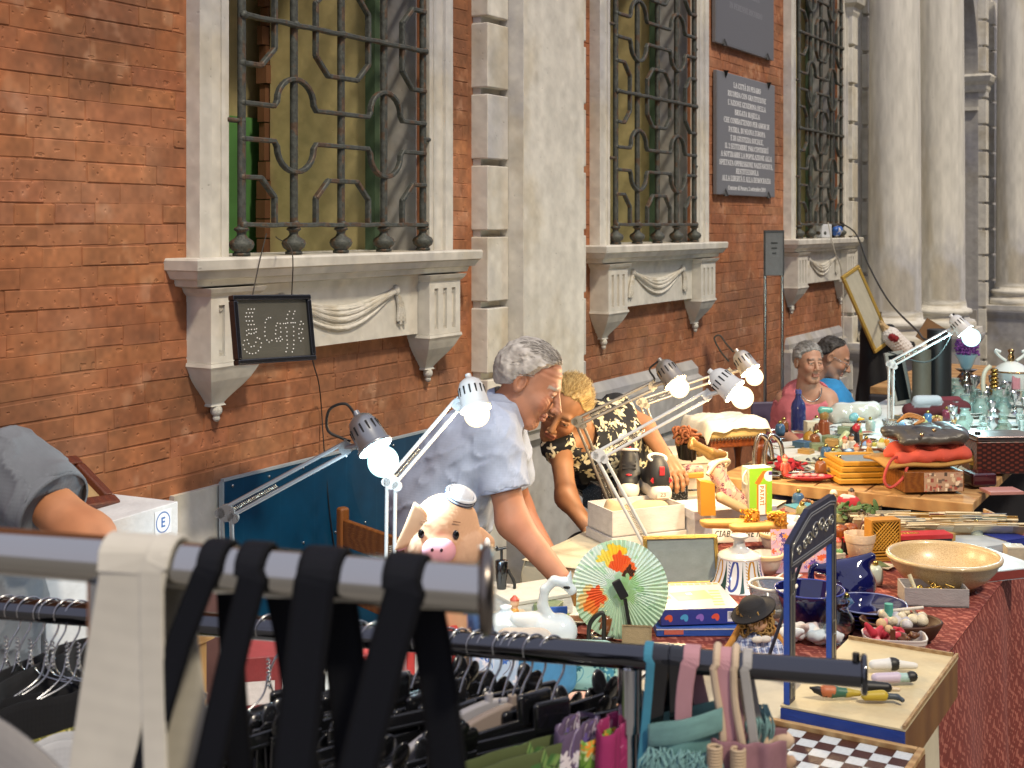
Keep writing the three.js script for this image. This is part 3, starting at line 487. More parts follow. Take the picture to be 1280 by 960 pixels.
{ // plastic tub
  const t = put('plastic_tub', 'white plastic tub of red cloth scraps and brown trinkets', 'tub', 1118, 816, T1, -0.15);
  const ring = (y, s) => Array.from({ length: 28 }, (_, i) => { const a = i / 28 * 2 * Math.PI, c = Math.cos(a), q = Math.sin(a); return V(Math.sign(c) * Math.pow(Math.abs(c), 0.5) * 0.078 * s, y, Math.sign(q) * Math.pow(Math.abs(q), 0.5) * 0.05 * s); });
  part('tub_body', [loft([ring(0, 0.86), ring(0.03, 0.93), ring(0.033, 0.97), ring(0.04, 0.98), ring(0.043, 1), ring(0.046, 1), ring(0.046, 0.95), ring(0.006, 0.84)], false), loft([ring(0.004, 0.85), ring(0.006, 0.84)])], mt(0xded8d2, 0.35, { transmission: 0.15 }), t);
  const q = thing('scrap_heap', 'crumpled red patterned cloth and brown trinkets in the white tub', 'scraps', t.position, t.rotation.y), L = [];
  for (let k = 0; k < 26; k++) { const p = V(rr(-0.06, 0.02), rr(0.02, 0.055), rr(-0.035, 0.03)); L.push([p, p.clone().add(V(rr(-0.02, 0.02), rr(-0.01, 0.02), rr(-0.01, 0.01))), 0.01, 0.006, pick([0xb02738, 0xc04050, 0x9a1f30, 0xd88a90])]); }
  part('red_cloth', [lumps(L, 0.006, 0.0035)], vcol(0.9), q);
  const B = []; for (let k = 0; k < 7; k++) { const p = V(rr(0.02, 0.055), rr(0.03, 0.05), rr(-0.03, 0.025)); B.push([p, p.clone().add(V(rr(-0.015, 0.015), 0.004, rr(-0.01, 0.01))), 0.008, 0.006, 0x5f3a22]); } part('brown_trinket', [lumps(B, 0.003, 0.003)], vcol(0.4), q);
  part('doll_head', [ball(0.013, -0.03, 0.068, -0.01), ball(0.011, -0.015, 0.06, 0.008)], worn(0xd9b98c, 0.8), q); part('wooden_peg', [box(0.012, 0.035, 0.006, -0.008, 0.05, 0.03)], brownWood, q);
}
{ // glass jar
  const t = put('glass_vase', 'clear glass vase with a bulging body between the frame and the tub', 'vase', 1046, 802, T1);
  part('vase_body', [lathe([[0, 0.004], [0.03, 0.0], [0.036, 0.01], [0.046, 0.04], [0.044, 0.062], [0.03, 0.082], [0.028, 0.092], [0.033, 0.104], [0.03, 0.104], [0.0255, 0.092], [0.027, 0.082], [0.041, 0.062], [0.043, 0.04], [0.033, 0.012], [0, 0.01]], 36)], mt(0xe8f0ee, 0.04, { transmission: 1, thickness: 0.004, ior: 1.5 }), t);
}
const navy = mt(0x0d1148, 0.06, { clearcoat: 1, specularIntensity: 1 });
{ // dark blue glazed dishes
  let t = put('glazed_bowl', 'deep dark blue glazed bowl with a wavy rim on the red cloth', 'bowl', 1012, 783, T1);
  part('bowl_body', [lathe([[0, 0.004], [0.045, 0], [0.05, 0.01], [0.075, 0.045], [0.088, 0.085], [0.092, 0.1], [0.088, 0.1], [0.07, 0.05], [0.04, 0.014], [0, 0.01]], 40)], navy, t); part('rim_line', [at(new THREE.TorusGeometry(0.0905, 0.0025, 6, 48), 0, 0.1, 0, Math.PI / 2)], mt(0x3a4690, 0.2), t);
  t = put('glazed_plate_stack', 'stack of dark blue glazed plates with pale rims', 'plates', 1086, 780, T1);
  for (let k = 0; k < 5; k++) part('plate', [lathe([[0, 0.003], [0.05, 0], [0.06, 0.004], [0.098, 0.011], [0.098, 0.014], [0.06, 0.008], [0, 0.006]], 44).translate(0, k * 0.0105, 0)], navy, t);
  part('top_rim', [at(new THREE.TorusGeometry(0.098, 0.0022, 6, 48), 0, 0.055, 0, Math.PI / 2)], mt(0x8088b0, 0.3), t);
  t = put('glazed_jug', 'big dark blue glazed jug with a swept pouring lip', 'jug', 1062, 757, T1);
  const A = V; part('jug_body', [lumps([[A(0, 0.045, 0), A(0.015, 0.06, 0), 0.062, 0.058, 0xffffff], [A(-0.03, 0.1, 0), A(0.06, 0.135, 0), 0.022, 0.014, 0xffffff], [A(-0.03, 0.1, 0), A(-0.09, 0.105, 0), 0.02, 0.012, 0xffffff], [A(0.03, 0.012, 0), A(-0.03, 0.012, 0), 0.022, 0.022, 0xffffff]], 0.03, 0.005)], navy, t);
  part('jug_handle', [tube([A(-0.06, 0.1, 0), A(-0.1, 0.11, 0), A(-0.105, 0.07, 0), A(-0.06, 0.045, 0)], 0.009, 24, 8)], navy, t);
  t = put('glazed_dish', 'low dark blue glazed oval dish behind the deep bowl', 'dish', 1000, 752, T1);
  part('dish_body', [at(lathe([[0, 0.003], [0.05, 0], [0.085, 0.03], [0.1, 0.045], [0.096, 0.046], [0.05, 0.01], [0, 0.008]], 40), 0, 0, 0, 0, 0, 0, [1.15, 1, 0.75])], navy, t);
}
{ // cups, lattice box, chess book
  let t = put('flower_pot', 'small terracotta pot with a cream rim beside the dark blue jug', 'pot', 1075, 700, T1);
  part('pot_body', [lathe([[0, 0], [0.034, 0], [0.045, 0.06], [0.047, 0.06], [0.05, 0.085], [0.046, 0.086], [0.04, 0.06], [0.03, 0.006], [0, 0.006]], 32)], worn(0xd9c3a8, 0.6), t);
  t = put('lattice_box', 'yellow lattice-cut wooden box standing upright', 'box', 1103, 699, T1, 0.2); const L = [];
  part('frame', [box(0.1, 0.006, 0.05, 0, 0.003, 0), box(0.1, 0.006, 0.05, 0, 0.127, 0), box(0.006, 0.118, 0.05, -0.047, 0.065, 0), box(0.006, 0.118, 0.05, 0.047, 0.065, 0), box(0.088, 0.118, 0.003, 0, 0.065, -0.02)], worn(0xb37a1e, 0.6), t);
  for (let k = -7; k < 8; k++) for (const s of [-1, 1]) { const a = V(k * 0.012, 0.035, 0.022 + s * 0.0006), b = V(k * 0.012 + s * 0.09, 0.125, 0.022 + s * 0.0006); const c = (p, q) => { const r = p.clone(); if (r.x < -0.044 || r.x > 0.044) { const tt = (clamp(r.x, -0.044, 0.044) - q.x) / (p.x - q.x); r.copy(q).lerp(p, tt); } return r; }; if (Math.max(a.x, b.x) > -0.044 && Math.min(a.x, b.x) < 0.044) L.push(rod(c(a, b), c(b, a), 0.0022, 0.0022, 5)); }
  for (let k = 0; k < 3; k++) L.push(box(0.088, 0.004, 0.004, 0, 0.01 + k * 0.01, 0.022));
  part('lattice', L, worn(0xcf962c, 0.5), t).userData.kind = 'stuff';
  t = put('red_box', 'long red and black box with gold ornament behind the bowl', 'box', 1118, 688, T1, FACE - 0.95 + 0.05);
  part('box_body', [box(0.37, 0.05, 0.06, 0, 0.025, 0, 0.002)], worn(0x1a1b26, 0.5), t); part('lid', [box(0.374, 0.004, 0.064, 0, 0.0525, 0, 0.001), box(0.374, 0.012, 0.002, 0, 0.0465, 0.0315)], worn(0xb8242c, 0.5), t);
  part('gold_ornament', Array.from({ length: 9 }, (_, k) => at(new THREE.TorusGeometry(0.012, 0.002, 5, 16), 0.02 + (k - 4) * 0.013, 0.0548, 0, Math.PI / 2, 0, 0, [1, 0.7, 0.5])), metal(0xcaa24a, 0.35), t);
}
{ // maiolica lamp shade
  const maio = canvasTex(1024, 256, (c, w, h) => { c.fillStyle = '#e6e6e4'; c.fillRect(0, 0, w, h); for (let k = 0; k < 8; k++) { const x = k * 128 + 64; c.strokeStyle = k % 2 ? '#3b4a92' : '#c08a2c'; c.lineWidth = 15; c.beginPath(); c.ellipse(x, 120, 26, 74, 0.12, 0, 7); c.stroke(); c.lineWidth = 4; for (let j = 0; j < 9; j++) { c.beginPath(); c.moveTo(x - 30, 60 + j * 15); c.lineTo(x - 44, 52 + j * 15); c.stroke(); } c.fillStyle = '#274a44'; c.beginPath(); c.moveTo(x + 64, 40); c.quadraticCurveTo(x + 52, 150, x + 34, 226); c.lineTo(x + 64, 200); c.lineTo(x + 94, 226); c.quadraticCurveTo(x + 76, 150, x + 64, 40); c.fill(); } c.fillStyle = '#2f3f80'; c.fillRect(0, 238, w, 8); c.fillStyle = '#b58a48'; c.fillRect(0, 0, w, 12); });
  maio.wrapS = THREE.RepeatWrapping;
  const t = put('ceramic_lamp_shade', 'white ceramic bell painted with blue and yellow leaves', 'ceramic', 924, 733, T1);
  part('shade_body', [lathe([[0.0935, 0], [0.092, 0.004], [0.075, 0.025], [0.066, 0.055], [0.062, 0.086], [0.0635, 0.09]].reverse().reverse(), 56)], mt(0xffffff, 0.15, { map: maio, clearcoat: 0.8 }), t);
  part('shoulder', [lathe([[0.0635, 0.09], [0.06, 0.097], [0.035, 0.108], [0.018, 0.118], [0.016, 0.135], [0.02, 0.142], [0.03, 0.148], [0.024, 0.153], [0, 0.153]], 40)], mt(0xd2cfc8, 0.2, { map: TINT, clearcoat: 0.8 }), t);
}
{ // gilt frame with grey glass, leaning
  const t = put('photo_frame', 'thin gilt picture frame with dull grey glass, leaning back', 'frame', 853, 732, T1, 0.12), g = sub('frame_stand', t); g.rotation.x = -0.2;
  const w = 0.225, h = 0.145, b = 0.011, q = metal(0xb99a55, 0.45, { bumpMap: BUMP.fine, bumpScale: 0.001 });
  for (const [a, c, x, y] of [[w, b, 0, b / 2], [w, b, 0, h - b / 2], [b, h - 2 * b, -w / 2 + b / 2, h / 2], [b, h - 2 * b, w / 2 - b / 2, h / 2]]) part('frame_rail', [box(a, c, 0.014, x, y, 0, 0.002)], q, g);
  part('glass', [box(w - 2 * b, h - 2 * b, 0.004, 0, h / 2, 0)], mt(0x8d9896, 0.12, { map: TINT }), g); part('easel_back', [box(0.05, 0.11, 0.004, 0, 0.06, -0.022)], worn(0x2a2420, 0.8), g);
}
{ // round paper fan
  const fanT = canvasTex(512, 512, (c, w) => { const g = c; g.fillStyle = '#b9d8bf'; g.fillRect(0, 0, w, w); const blot = (x, y, r, col, n) => { g.fillStyle = col; for (let k = 0; k < n; k++) { const a = rnd() * 6.28, q = Math.sqrt(rnd()) * r; g.beginPath(); g.ellipse(x + Math.cos(a) * q, y + Math.sin(a) * q, 14 + rnd() * 16, 8 + rnd() * 10, a, 0, 7); g.fill(); } }; blot(400, 110, 110, '#cfe3da', 70); blot(120, 130, 120, '#d6e4de', 70); blot(90, 230, 90, '#d2e2d6', 40); blot(420, 250, 90, '#c6dfd0', 40); blot(95, 300, 70, '#dfc98a', 30); blot(255, 70, 44, '#f0cf3a', 26); blot(200, 95, 40, '#ecd65a', 14); blot(270, 120, 46, '#e5622a', 34); blot(320, 160, 30, '#e9702f', 16); blot(310, 175, 18, '#4a2a14', 9); blot(120, 285, 40, '#e2612c', 24); blot(95, 340, 24, '#e58a3a', 12); blot(300, 260, 70, '#a4cf9c', 24); g.strokeStyle = '#6a9f78'; g.lineWidth = 3; for (let k = 0; k < 26; k++) { const x = 330 + rnd() * 140, y = 250 + rnd() * 130; g.beginPath(); g.moveTo(x, y); g.lineTo(x + 14, y + 8 * rnd()); g.stroke(); } });
  const t = put('paper_fan', 'round green pleated paper fan with orange flowers', 'fan', 775, 797, T1, -0.05), R = 0.124, n = 128, pos = [], uv = [], idx = [];
  for (let i = 0; i <= n; i++) { const a = i / n * 2 * Math.PI, z = (i % 2) * 0.009; for (const r of [0.006, R]) { pos.push(Math.cos(a) * r, Math.sin(a) * r, z * (r / R) - 0.0045); uv.push(0.5 + 0.5 * Math.cos(a) * r / R, 0.5 + 0.5 * Math.sin(a) * r / R); } }
  for (let i = 0; i < n; i++) { const a = i * 2; idx.push(a, a + 1, a + 3, a, a + 3, a + 2); }
  let g = new THREE.BufferGeometry(); g.setAttribute('position', new THREE.Float32BufferAttribute(pos, 3)); g.setAttribute('uv', new THREE.Float32BufferAttribute(uv, 2)); g.setIndex(idx); g = g.toNonIndexed(); g.computeVertexNormals();
  const f = part('pleated_disc', [g], mt(0xffffff, 0.75, { map: fanT, transmission: 0.15 }), t); f.position.y = 0.125; f.rotation.x = -0.18; f.rotation.z = 0.1;
  part('hub', [at(box(0.024, 0.05, 0.014, 0, 0, 0, 0.004), 0.0, 0.128, 0.012, -0.18, 0, 0.5)], mt(0x1c1c1e, 0.3), t); part('handle', [rod(V(0.012, 0.105, 0.014), V(0.03, 0.0, 0.03), 0.005)], mt(0x1c1c1e, 0.3), t);
}
{ // game boxes
  const top = canvasTex(512, 384, (c, w, h) => { c.fillStyle = '#a698a2'; c.fillRect(0, 0, w, h); c.fillStyle = '#c85f24'; for (let k = 0; k < 12; k++) c.fillRect(10 + k * 42, 8, 34, 26); c.fillStyle = '#e2aca0'; c.fillRect(20, 50, 90, 130); c.fillStyle = '#d69c4e'; c.save(); c.translate(250, 200); c.rotate(-0.12); c.fillRect(-110, -70, 250, 130); c.fillStyle = '#e98e5c'; c.fillRect(-90, -10, 80, 50); c.fillStyle = '#d8b448'; c.fillRect(30, -40, 90, 90); c.fillStyle = '#cdd8d0'; c.fillRect(-10, -50, 40, 30); c.restore(); c.fillStyle = '#c9b430'; c.font = 'bold 30px sans-serif'; for (let k = 0; k < 6; k++) c.fillRect(400 - k * 8, 120 + k * 40, 70, 22); c.fillStyle = '#d84a3a'; c.fillRect(60, 190, 60, 40); c.fillStyle = '#f0d9a0'; c.fillRect(10, 290, 60, 70); });
  const side = canvasTex(512, 96, (c, w, h) => { c.fillStyle = '#2c3b8c'; c.fillRect(0, 0, w, h); const C = ['#d45a3a', '#4aa0d0', '#8a6ac0', '#d8553f']; for (let k = 0; k < 4; k++) { c.fillStyle = C[k]; c.save(); c.translate(50 + k * 100, 48); c.rotate(0.5); c.beginPath(); c.ellipse(-9, 0, 14, 24, 0.5, 0, 7); c.fill(); c.beginPath(); c.ellipse(9, 0, 14, 24, -0.5, 0, 7); c.fill(); c.restore(); } c.fillStyle = '#e2e4ea'; c.fillRect(424, 14, 68, 70); c.fillStyle = '#333'; for (let k = 0; k < 10; k++) c.fillRect(430 + k * 6, 20, 2 + (k % 3), 46); });
  const place = onY(872, 790, T1), t = thing('game_box', 'blue board game box with an orange and yellow lid print', 'box', place.clone().setY(T1 + 0.03), CAMYAW + 0.1);
  const bm = worn(0x27357f, 0.5), lm = mt(0xffffff, 0.35, { map: top }), sm = mt(0xffffff, 0.4, { map: side });
  part('box_body', [box(0.215, 0.04, 0.24, 0, 0.022, -0.08, 0.002)], bm, t); const l = part('lid_print', [new THREE.PlaneGeometry(0.211, 0.236).rotateX(-Math.PI / 2).translate(0, 0.0425, -0.08)], lm, t); part('side_print', [new THREE.PlaneGeometry(0.211, 0.037).translate(0, 0.0215, 0.0404)], sm, t);
  const u = thing('game_box', 'flat bright blue game box under the orange printed one', 'box', place.clone().setY(T1 + 0.004), CAMYAW + 0.02);
  part('box_body', [box(0.23, 0.024, 0.22, 0.0, 0.0125, -0.06, 0.002)], worn(0x2a55b0, 0.45), u); part('trim_line', [box(0.232, 0.003, 0.002, 0, 0.019, 0.0502)], worn(0xd8dde8, 0.5), u); part('label_sticker', [box(0.05, 0.012, 0.001, -0.07, 0.012, 0.0508)], worn(0xd06a5a, 0.5), u);
}
{ // doll with hat
  const t = put('rag_doll', 'curly haired doll in plaid dress and black felt hat', 'doll', 944, 818, T1, 0.15);
  const plaid = tex(128, (u, v) => { const a = (u * 6) % 1, b = (v * 6) % 1; let c = [0.62, 0.68, 0.80]; if (a < 0.25) c = mix3(c, [0.25, 0.30, 0.50], 0.6); if (b < 0.25) c = mix3(c, [0.25, 0.28, 0.45], 0.6); if (Math.abs(a - 0.6) < 0.05 || Math.abs(b - 0.6) < 0.05) c = [0.85, 0.85, 0.88]; return c; });
  const dr = lumps([[V(0, 0.0, 0), V(0, 0.035, 0), 0.05, 0.03], [V(-0.05, 0.012, 0.01), V(-0.02, 0.045, 0), 0.022, 0.018], [V(0.05, 0.012, 0.01), V(0.02, 0.045, 0), 0.022, 0.018], [V(-0.03, 0.0, 0.03), V(0.03, 0.0, 0.03), 0.02, 0.02]], 0.02, 0.005, (p) => 0.003 * Math.sin(p.x * 190)); dr.deleteAttribute('color');
  part('plaid_dress', [uvm(dr, 9)], mt(0xffffff, 0.9, { map: plaid }), t); part('face', [ball(0.026, 0.0, 0.085, 0.012)], worn(0xe0b796, 0.6), t);
  const C = []; for (let k = 0; k < 170; k++) { const a = rr(0, 6.28), y = rr(-0.034, 0.028), r = 0.03 + rr(0, 0.014); C.push(at(new THREE.TorusGeometry(rr(0.005, 0.009), 0.0022, 5, 9), Math.cos(a) * r, 0.085 + y, Math.sin(a) * r * 0.8, rr(0, 3), rr(0, 3), 0)); }
  part('curly_hair', C, worn(0xa5834a, 0.8), t); part('yarn_braid', [tube([V(-0.04, 0.07, 0), V(-0.07, 0.03, 0.01), V(-0.085, 0.018, 0.02)], 0.008, 16, 7), tube([V(0.04, 0.07, 0), V(0.065, 0.03, 0.01), V(0.07, 0.012, 0.02)], 0.008, 16, 7)], worn(0xc98f45, 0.9), t);
  const hat = part('felt_hat', [lathe([[0, 0.03], [0.02, 0.03], [0.03, 0.02], [0.033, 0.004], [0.058, 0.0], [0.058, 0.004], [0.034, 0.007], [0, 0.034]].slice(0, 6), 30), lathe([[0.0, 0.033], [0.022, 0.032], [0.034, 0.02], [0.036, 0.006], [0.058, 0.003]], 30)], worn(0x26262a, 0.9), t); hat.position.set(-0.004, 0.108, 0); hat.rotation.z = 0.42; hat.rotation.x = 0.1;
  part('white_bow', [ball(0.011, -0.008, 0.05, 0.04, [1.4, 0.8, 0.6]), ball(0.011, 0.012, 0.05, 0.04, [1.4, 0.8, 0.6])], worn(0xe6e2da, 0.8), t);
}
{ // glass bowl, cups behind the doll
  let t = put('glass_bowl', 'cut glass bowl with a milky rim behind the doll', 'bowl', 966, 770, T1);
  part('bowl_body', [lathe([[0, 0.003], [0.035, 0], [0.05, 0.02], [0.062, 0.06], [0.065, 0.085], [0.062, 0.086], [0.058, 0.06], [0.046, 0.022], [0, 0.008]], 40)], mt(0xdfe6e6, 0.08, { transmission: 0.85, thickness: 0.003, ior: 1.5 }), t); part('rim', [at(new THREE.TorusGeometry(0.0635, 0.004, 8, 48), 0, 0.086, 0, Math.PI / 2)], mt(0xe2dccb, 0.2), t);
  for (const [px, py, l] of [[958, 716, 'white ceramic cup with a beige band beside the painted bell'], [968, 688, 'white ceramic cup with a dark glaze foot behind the banded one']]) {
    t = put('ceramic_cup', l, 'cup', px, py, T1); part('cup_body', [lathe([[0, 0.002], [0.026, 0], [0.04, 0.02], [0.05, 0.055], [0.051, 0.06], [0.048, 0.06], [0.036, 0.02], [0, 0.008]], 36)], mt(0xcfcac2, 0.25, { map: TINT }), t); part('cup_band', [lathe([[0.0507, 0.048], [0.0525, 0.056], [0.0525, 0.0605], [0.048, 0.0625]], 36)], mt(0xd8c69c, 0.3), t);
  }
}
// ================= lamps, signs and things on the wall =================
const WARM = new THREE.Color(1, 0.72, 0.38), COOL = new THREE.Color(0.62, 0.88, 1.0), TEAL = new THREE.Color(0.55, 0.95, 1.0);
function deskLamp(label, [base, elbow, tip, back, bulb], paint, glow, power, cord, bulbR = 0.033) {
  const t = thing('desk_lamp', label, 'lamp', base.clone()), L = (p) => p.clone().sub(base), m = mt(paint, 0.38, { metalness: paint === 0xc2c5c8 ? 0 : 0.7, roughnessMap: ROUGHT }), st = metal(0xb9b4a8, 0.35);
  const b = L(base), e = L(elbow), k = L(tip), h = L(back), q = L(bulb);
  const pair = (a, c, off) => { const d = c.clone().sub(a).normalize(), s = UPV.clone().addScaledVector(d, -d.y).normalize(); if (Math.abs(d.y) > 0.9) s.copy(RIGHT); return [rod(a.clone().addScaledVector(s, off), c.clone().addScaledVector(s, off), 0.0052, 0.0052, 8), rod(a.clone().addScaledVector(s, -off), c.clone().addScaledVector(s, -off), 0.0052, 0.0052, 8)]; };
  const [l1, l2] = pair(b.clone().add(V(0, 0.05, 0)), e, 0.011), [u1, u2] = pair(e, k, 0.012);
  part('lower_arm', [l1, l2], m, t); part('upper_arm', [u1, u2], m, t);
  const spring = (a, c, f0, f1) => { const A = a.clone().lerp(c, f0), B = a.clone().lerp(c, f1), d = B.clone().sub(A), n = d.clone().normalize(), s = n.clone().cross(BACK).normalize(), o = n.clone().cross(s), pts = []; for (let i = 0; i <= 120; i++) { const w = i / 120 * 24 * 2 * Math.PI; pts.push(A.clone().addScaledVector(d, i / 120).addScaledVector(s, Math.cos(w) * 0.0042).addScaledVector(o, Math.sin(w) * 0.0042)); } return tube(pts, 0.0012, 240, 4); };
  part('spring', [spring(b.clone().add(V(0, 0.05, 0)), e, 0.12, 0.5)], st, t); part('spring', [spring(e, k, 0.06, 0.42)], st, t);
  const joint = (p, r) => { const g = cyl(r, r, 0.012, 0, -0.006, 0, 14); g.rotateX(Math.PI / 2); g.rotateY(CAMYAW); return g.translate(p.x, p.y, p.z); };
  part('elbow_joint', [joint(e, 0.02), joint(e.clone().addScaledVector(RIGHT, 0.016).add(V(0, -0.012, 0)), 0.013), joint(e.clone().addScaledVector(RIGHT, -0.014), 0.012)], m, t);
  part('clamp', [cyl(0.012, 0.012, 0.075, b.x, b.y - 0.02, b.z, 12), box(0.05, 0.016, 0.06, b.x, b.y - 0.006, b.z, 0.003), box(0.05, 0.012, 0.06, b.x, b.y - 0.06, b.z, 0.003), cyl(0.006, 0.006, 0.06, b.x, b.y - 0.1, b.z, 8)], m, t);
  const ax = q.clone().sub(h).normalize(), turn = new THREE.Quaternion().setFromUnitVectors(V(0, -1, 0), ax), len = 0.09;
  const hd = sub('shade', t, h.clone()); hd.quaternion.copy(turn);
  part('bell', [lathe([[0, 0], [0.016, -0.002], [0.028, -0.011], [0.034, -0.026], [0.0365, -0.05], [0.039, -0.08], [0.043, -0.083], [0.043, -len], [0.04, -len], [0.036, -0.08], [0.033, -0.05], [0.03, -0.026], [0, -0.012]], 36), cyl(0.009, 0.008, 0.014, 0, -0.002, 0, 10)], m, hd);
  const slots = []; for (let i = 0; i < 14; i++) { const a = i / 14 * 2 * Math.PI; slots.push(at(box(0.0042, 0.032, 0.003, 0, 0, 0), Math.cos(a) * 0.0352, -0.046, Math.sin(a) * 0.0352, 0, Math.PI / 2 - a, 0)); }
  part('vent_slot', slots, mt(0x141416, 0.8), hd);
  part('neck_bracket', [rod(k, h.clone().addScaledVector(ax, 0.075), 0.007, 0.007, 8), joint(k, 0.016), rod(k.clone().add(V(0, -0.02, 0)), k.clone().add(V(0, 0.02, 0)), 0.004)], m, t);
  const gm = new THREE.MeshStandardMaterial({ color: 0x000000, emissive: glow.r > 0.9 ? new THREE.Color(1, 0.76, 0.4) : new THREE.Color(0.5, 0.95, 1), emissiveIntensity: 1.7, roughness: 0.4 }); gm.name = 'lamp_bulb';
  part('bulb', [ball(bulbR, q.x, q.y, q.z, [1, 1, 1], 24), (() => { const g = rod(q, h.clone().addScaledVector(ax, 0.07), bulbR * 0.7, 0.016, 16); return g; })()], gm, t);
  const pl = new THREE.PointLight(glow, power); pl.position.copy(q); pl.castShadow = true; pl.shadow.radius = 1.6; pl.name = 'lamp_glow'; t.add(pl);
  if (cord) part('cord', [tube(cord.map((p) => L(p)), 0.0035, 50, 7)], mt(0x161616, 0.6), t);
  return t;
}
const WHITE = 0xc2c5c8, GREYM = 0x8d9094;
deskLamp('grey metal desk lamp with a cold white bulb, reaching over the blue board', [P(290, 866, 2.92), P(283, 641, 2.95), P(432, 560, 2.98), P(447, 520, 2.98), P(479, 577, 2.93)], GREYM, COOL, 0.65, [P(444, 518, 2.98), P(432, 505, 2.98), P(412, 512, 2.99), P(410, 538, 2.99), P(428, 548, 2.99), P(438, 552, 2.99)], 0.036);
deskLamp('white desk lamp with a warm bulb before the stooping man in the pale blue polo', [P(487, 785, 3.37), P(489, 602, 3.37), P(572, 505, 3.4), P(586, 473, 3.4), P(596, 518, 3.35)], WHITE, WARM, 0.4, null, 0.034);
deskLamp('silver desk lamp whose arm crosses the woman in the floral dress', [P(768, 652, 4.45), P(723, 527, 4.4), P(816, 482, 4.35), P(826, 452, 4.35), P(849, 485, 4.3)], 0x9d9890, WARM, 0.95, [P(822, 452, 4.35), P(812, 462, 4.36), P(818, 474, 4.36), P(812, 484, 4.36)], 0.034);
deskLamp('white desk lamp with long arms rising behind the gilt frame', [P(815, 712, 3.92), P(749, 569, 3.9), P(884, 494, 3.9), P(890, 466, 3.9), P(928, 497, 3.85)], WHITE, WARM, 0.95, null, 0.034);
deskLamp('white desk lamp with a looped black cord, highest of the warm ones', [P(838, 621, 4.95), P(803, 503, 4.95), P(912, 466, 4.95), P(922, 440, 4.95), P(943, 471, 4.9)], 0xc9c4ba, WARM, 0.95, [P(917, 440, 4.95), P(908, 430, 4.95), P(899, 419, 4.96), P(893, 422, 4.96), P(900, 438, 4.96), P(911, 452, 4.96)], 0.034);
deskLamp('white desk lamp with a blue-white bulb over the curio stall', [P(1113, 545, 6.0), P(1114, 455, 6.0), P(1188, 414, 6.0), P(1190, 396, 6.0), P(1214, 422, 5.95)], WHITE, TEAL, 1.2, [P(1194, 398, 6.0), P(1192, 392, 6.02), P(1186, 424, 6.03), P(1160, 452, 6.04), P(1110, 440, 6.05)], 0.042);

{ // unlit LED sign hung from the sill: a cup and the word
  const pos = P(342, 411, 3.86), t = thing('led_sign', 'black framed LED cafe sign hanging from the window sill', 'sign', pos); t.rotation.set(-0.16, -0.06, -0.05);
  const w = 0.325, h = 0.205, b = 0.016, fm = mt(0x14151a, 0.25, { clearcoat: 0.6 });
  for (const [a, c, x, y] of [[w, b, 0, h / 2 - b / 2], [w, b, 0, -h / 2 + b / 2], [b, h - 2 * b, -w / 2 + b / 2, 0], [b, h - 2 * b, w / 2 - b / 2, 0]]) part('frame_rail', [box(a, c, 0.026, x, y, 0, 0.004)], fm, t);
  part('panel', [box(w - 2 * b, h - 2 * b, 0.012, 0, 0, -0.004)], worn(0x56544c, 0.35), t);
  // LED positions measured on the panel, in parts of its size
  const D = [[14, 12], [18, 12], [22, 12], [11, 19], [15.5, 19], [19.5, 19], [9.5, 26], [13.5, 26], [18, 26], [10, 34], [14, 34], [18.5, 34], [12, 41], [16, 41], [20, 41], [9, 52], [12, 50], [16, 50], [20, 50], [23, 49], [9, 60], [12, 57], [15, 58], [19, 57], [22, 55], [5, 70], [9, 69], [10.5, 76], [13.5, 82], [17.5, 81], [20.5, 74], [23, 66], [26, 68], [28, 76], [26.5, 84], [23, 90], [19, 94], [14.5, 95], [10.5, 94], [7, 91], [4, 86], [3, 78],
    [41, 29], [44, 29], [38, 32], [36, 38], [35, 47], [34, 55], [34, 63], [36, 71], [39, 75], [43, 72], [53, 40], [57, 41], [51, 45], [57, 49], [50, 53], [57, 57], [49, 60], [56, 66], [49, 69], [53, 69], [50, 74], [55, 74], [58, 71],
    [72, 18], [69, 24], [67, 32], [62, 41], [65, 41], [68, 40], [65, 49], [66, 57], [65, 65], [65, 73], [65, 81], [64, 88], [62, 95], [80, 18], [78, 23], [76, 32], [73, 40], [76, 40], [79, 40], [76, 48], [76, 57], [75, 65], [75, 74], [74, 82], [73, 90], [71, 96],
    [88, 38], [86, 44], [91, 43], [84, 52], [89, 53], [83, 62], [87, 60], [83, 70], [89, 71], [85, 76]];
  const W = w - 2 * b - 0.012, Hh = h - 2 * b - 0.014; part('led', D.map(([x, y]) => ball(0.0022, (x / 96 - 0.5) * W, (0.5 - y / 100) * Hh, 0.003, [1, 1, 1], 8)), mt(0xe9e7e2, 0.2), t).userData.kind = 'stuff';
  const loc = (p) => t.worldToLocal(p.clone()); t.updateMatrixWorld(true);
  part('hanging_cord', [tube([V(-0.075, h / 2, 0), loc(P(322, 338, 3.9)), loc(onZ(333, 292, 0.06))], 0.002, 20, 6), tube([V(0.09, h / 2, 0), loc(P(366, 322, 3.9)), loc(onZ(345, 296, 0.06))], 0.002, 20, 6)], mt(0x3a342c, 0.7), t);
  part('power_cable', [tube([V(w / 2 - 0.006, -h / 2, 0), loc(onZ(401, 500, 0.02)), loc(onZ(405, 560, 0.035)), loc(onZ(412, 640, 0.05)), loc(onZ(420, 700, 0.05))], 0.0025, 40, 6)], mt(0x17130f, 0.6), t);
}
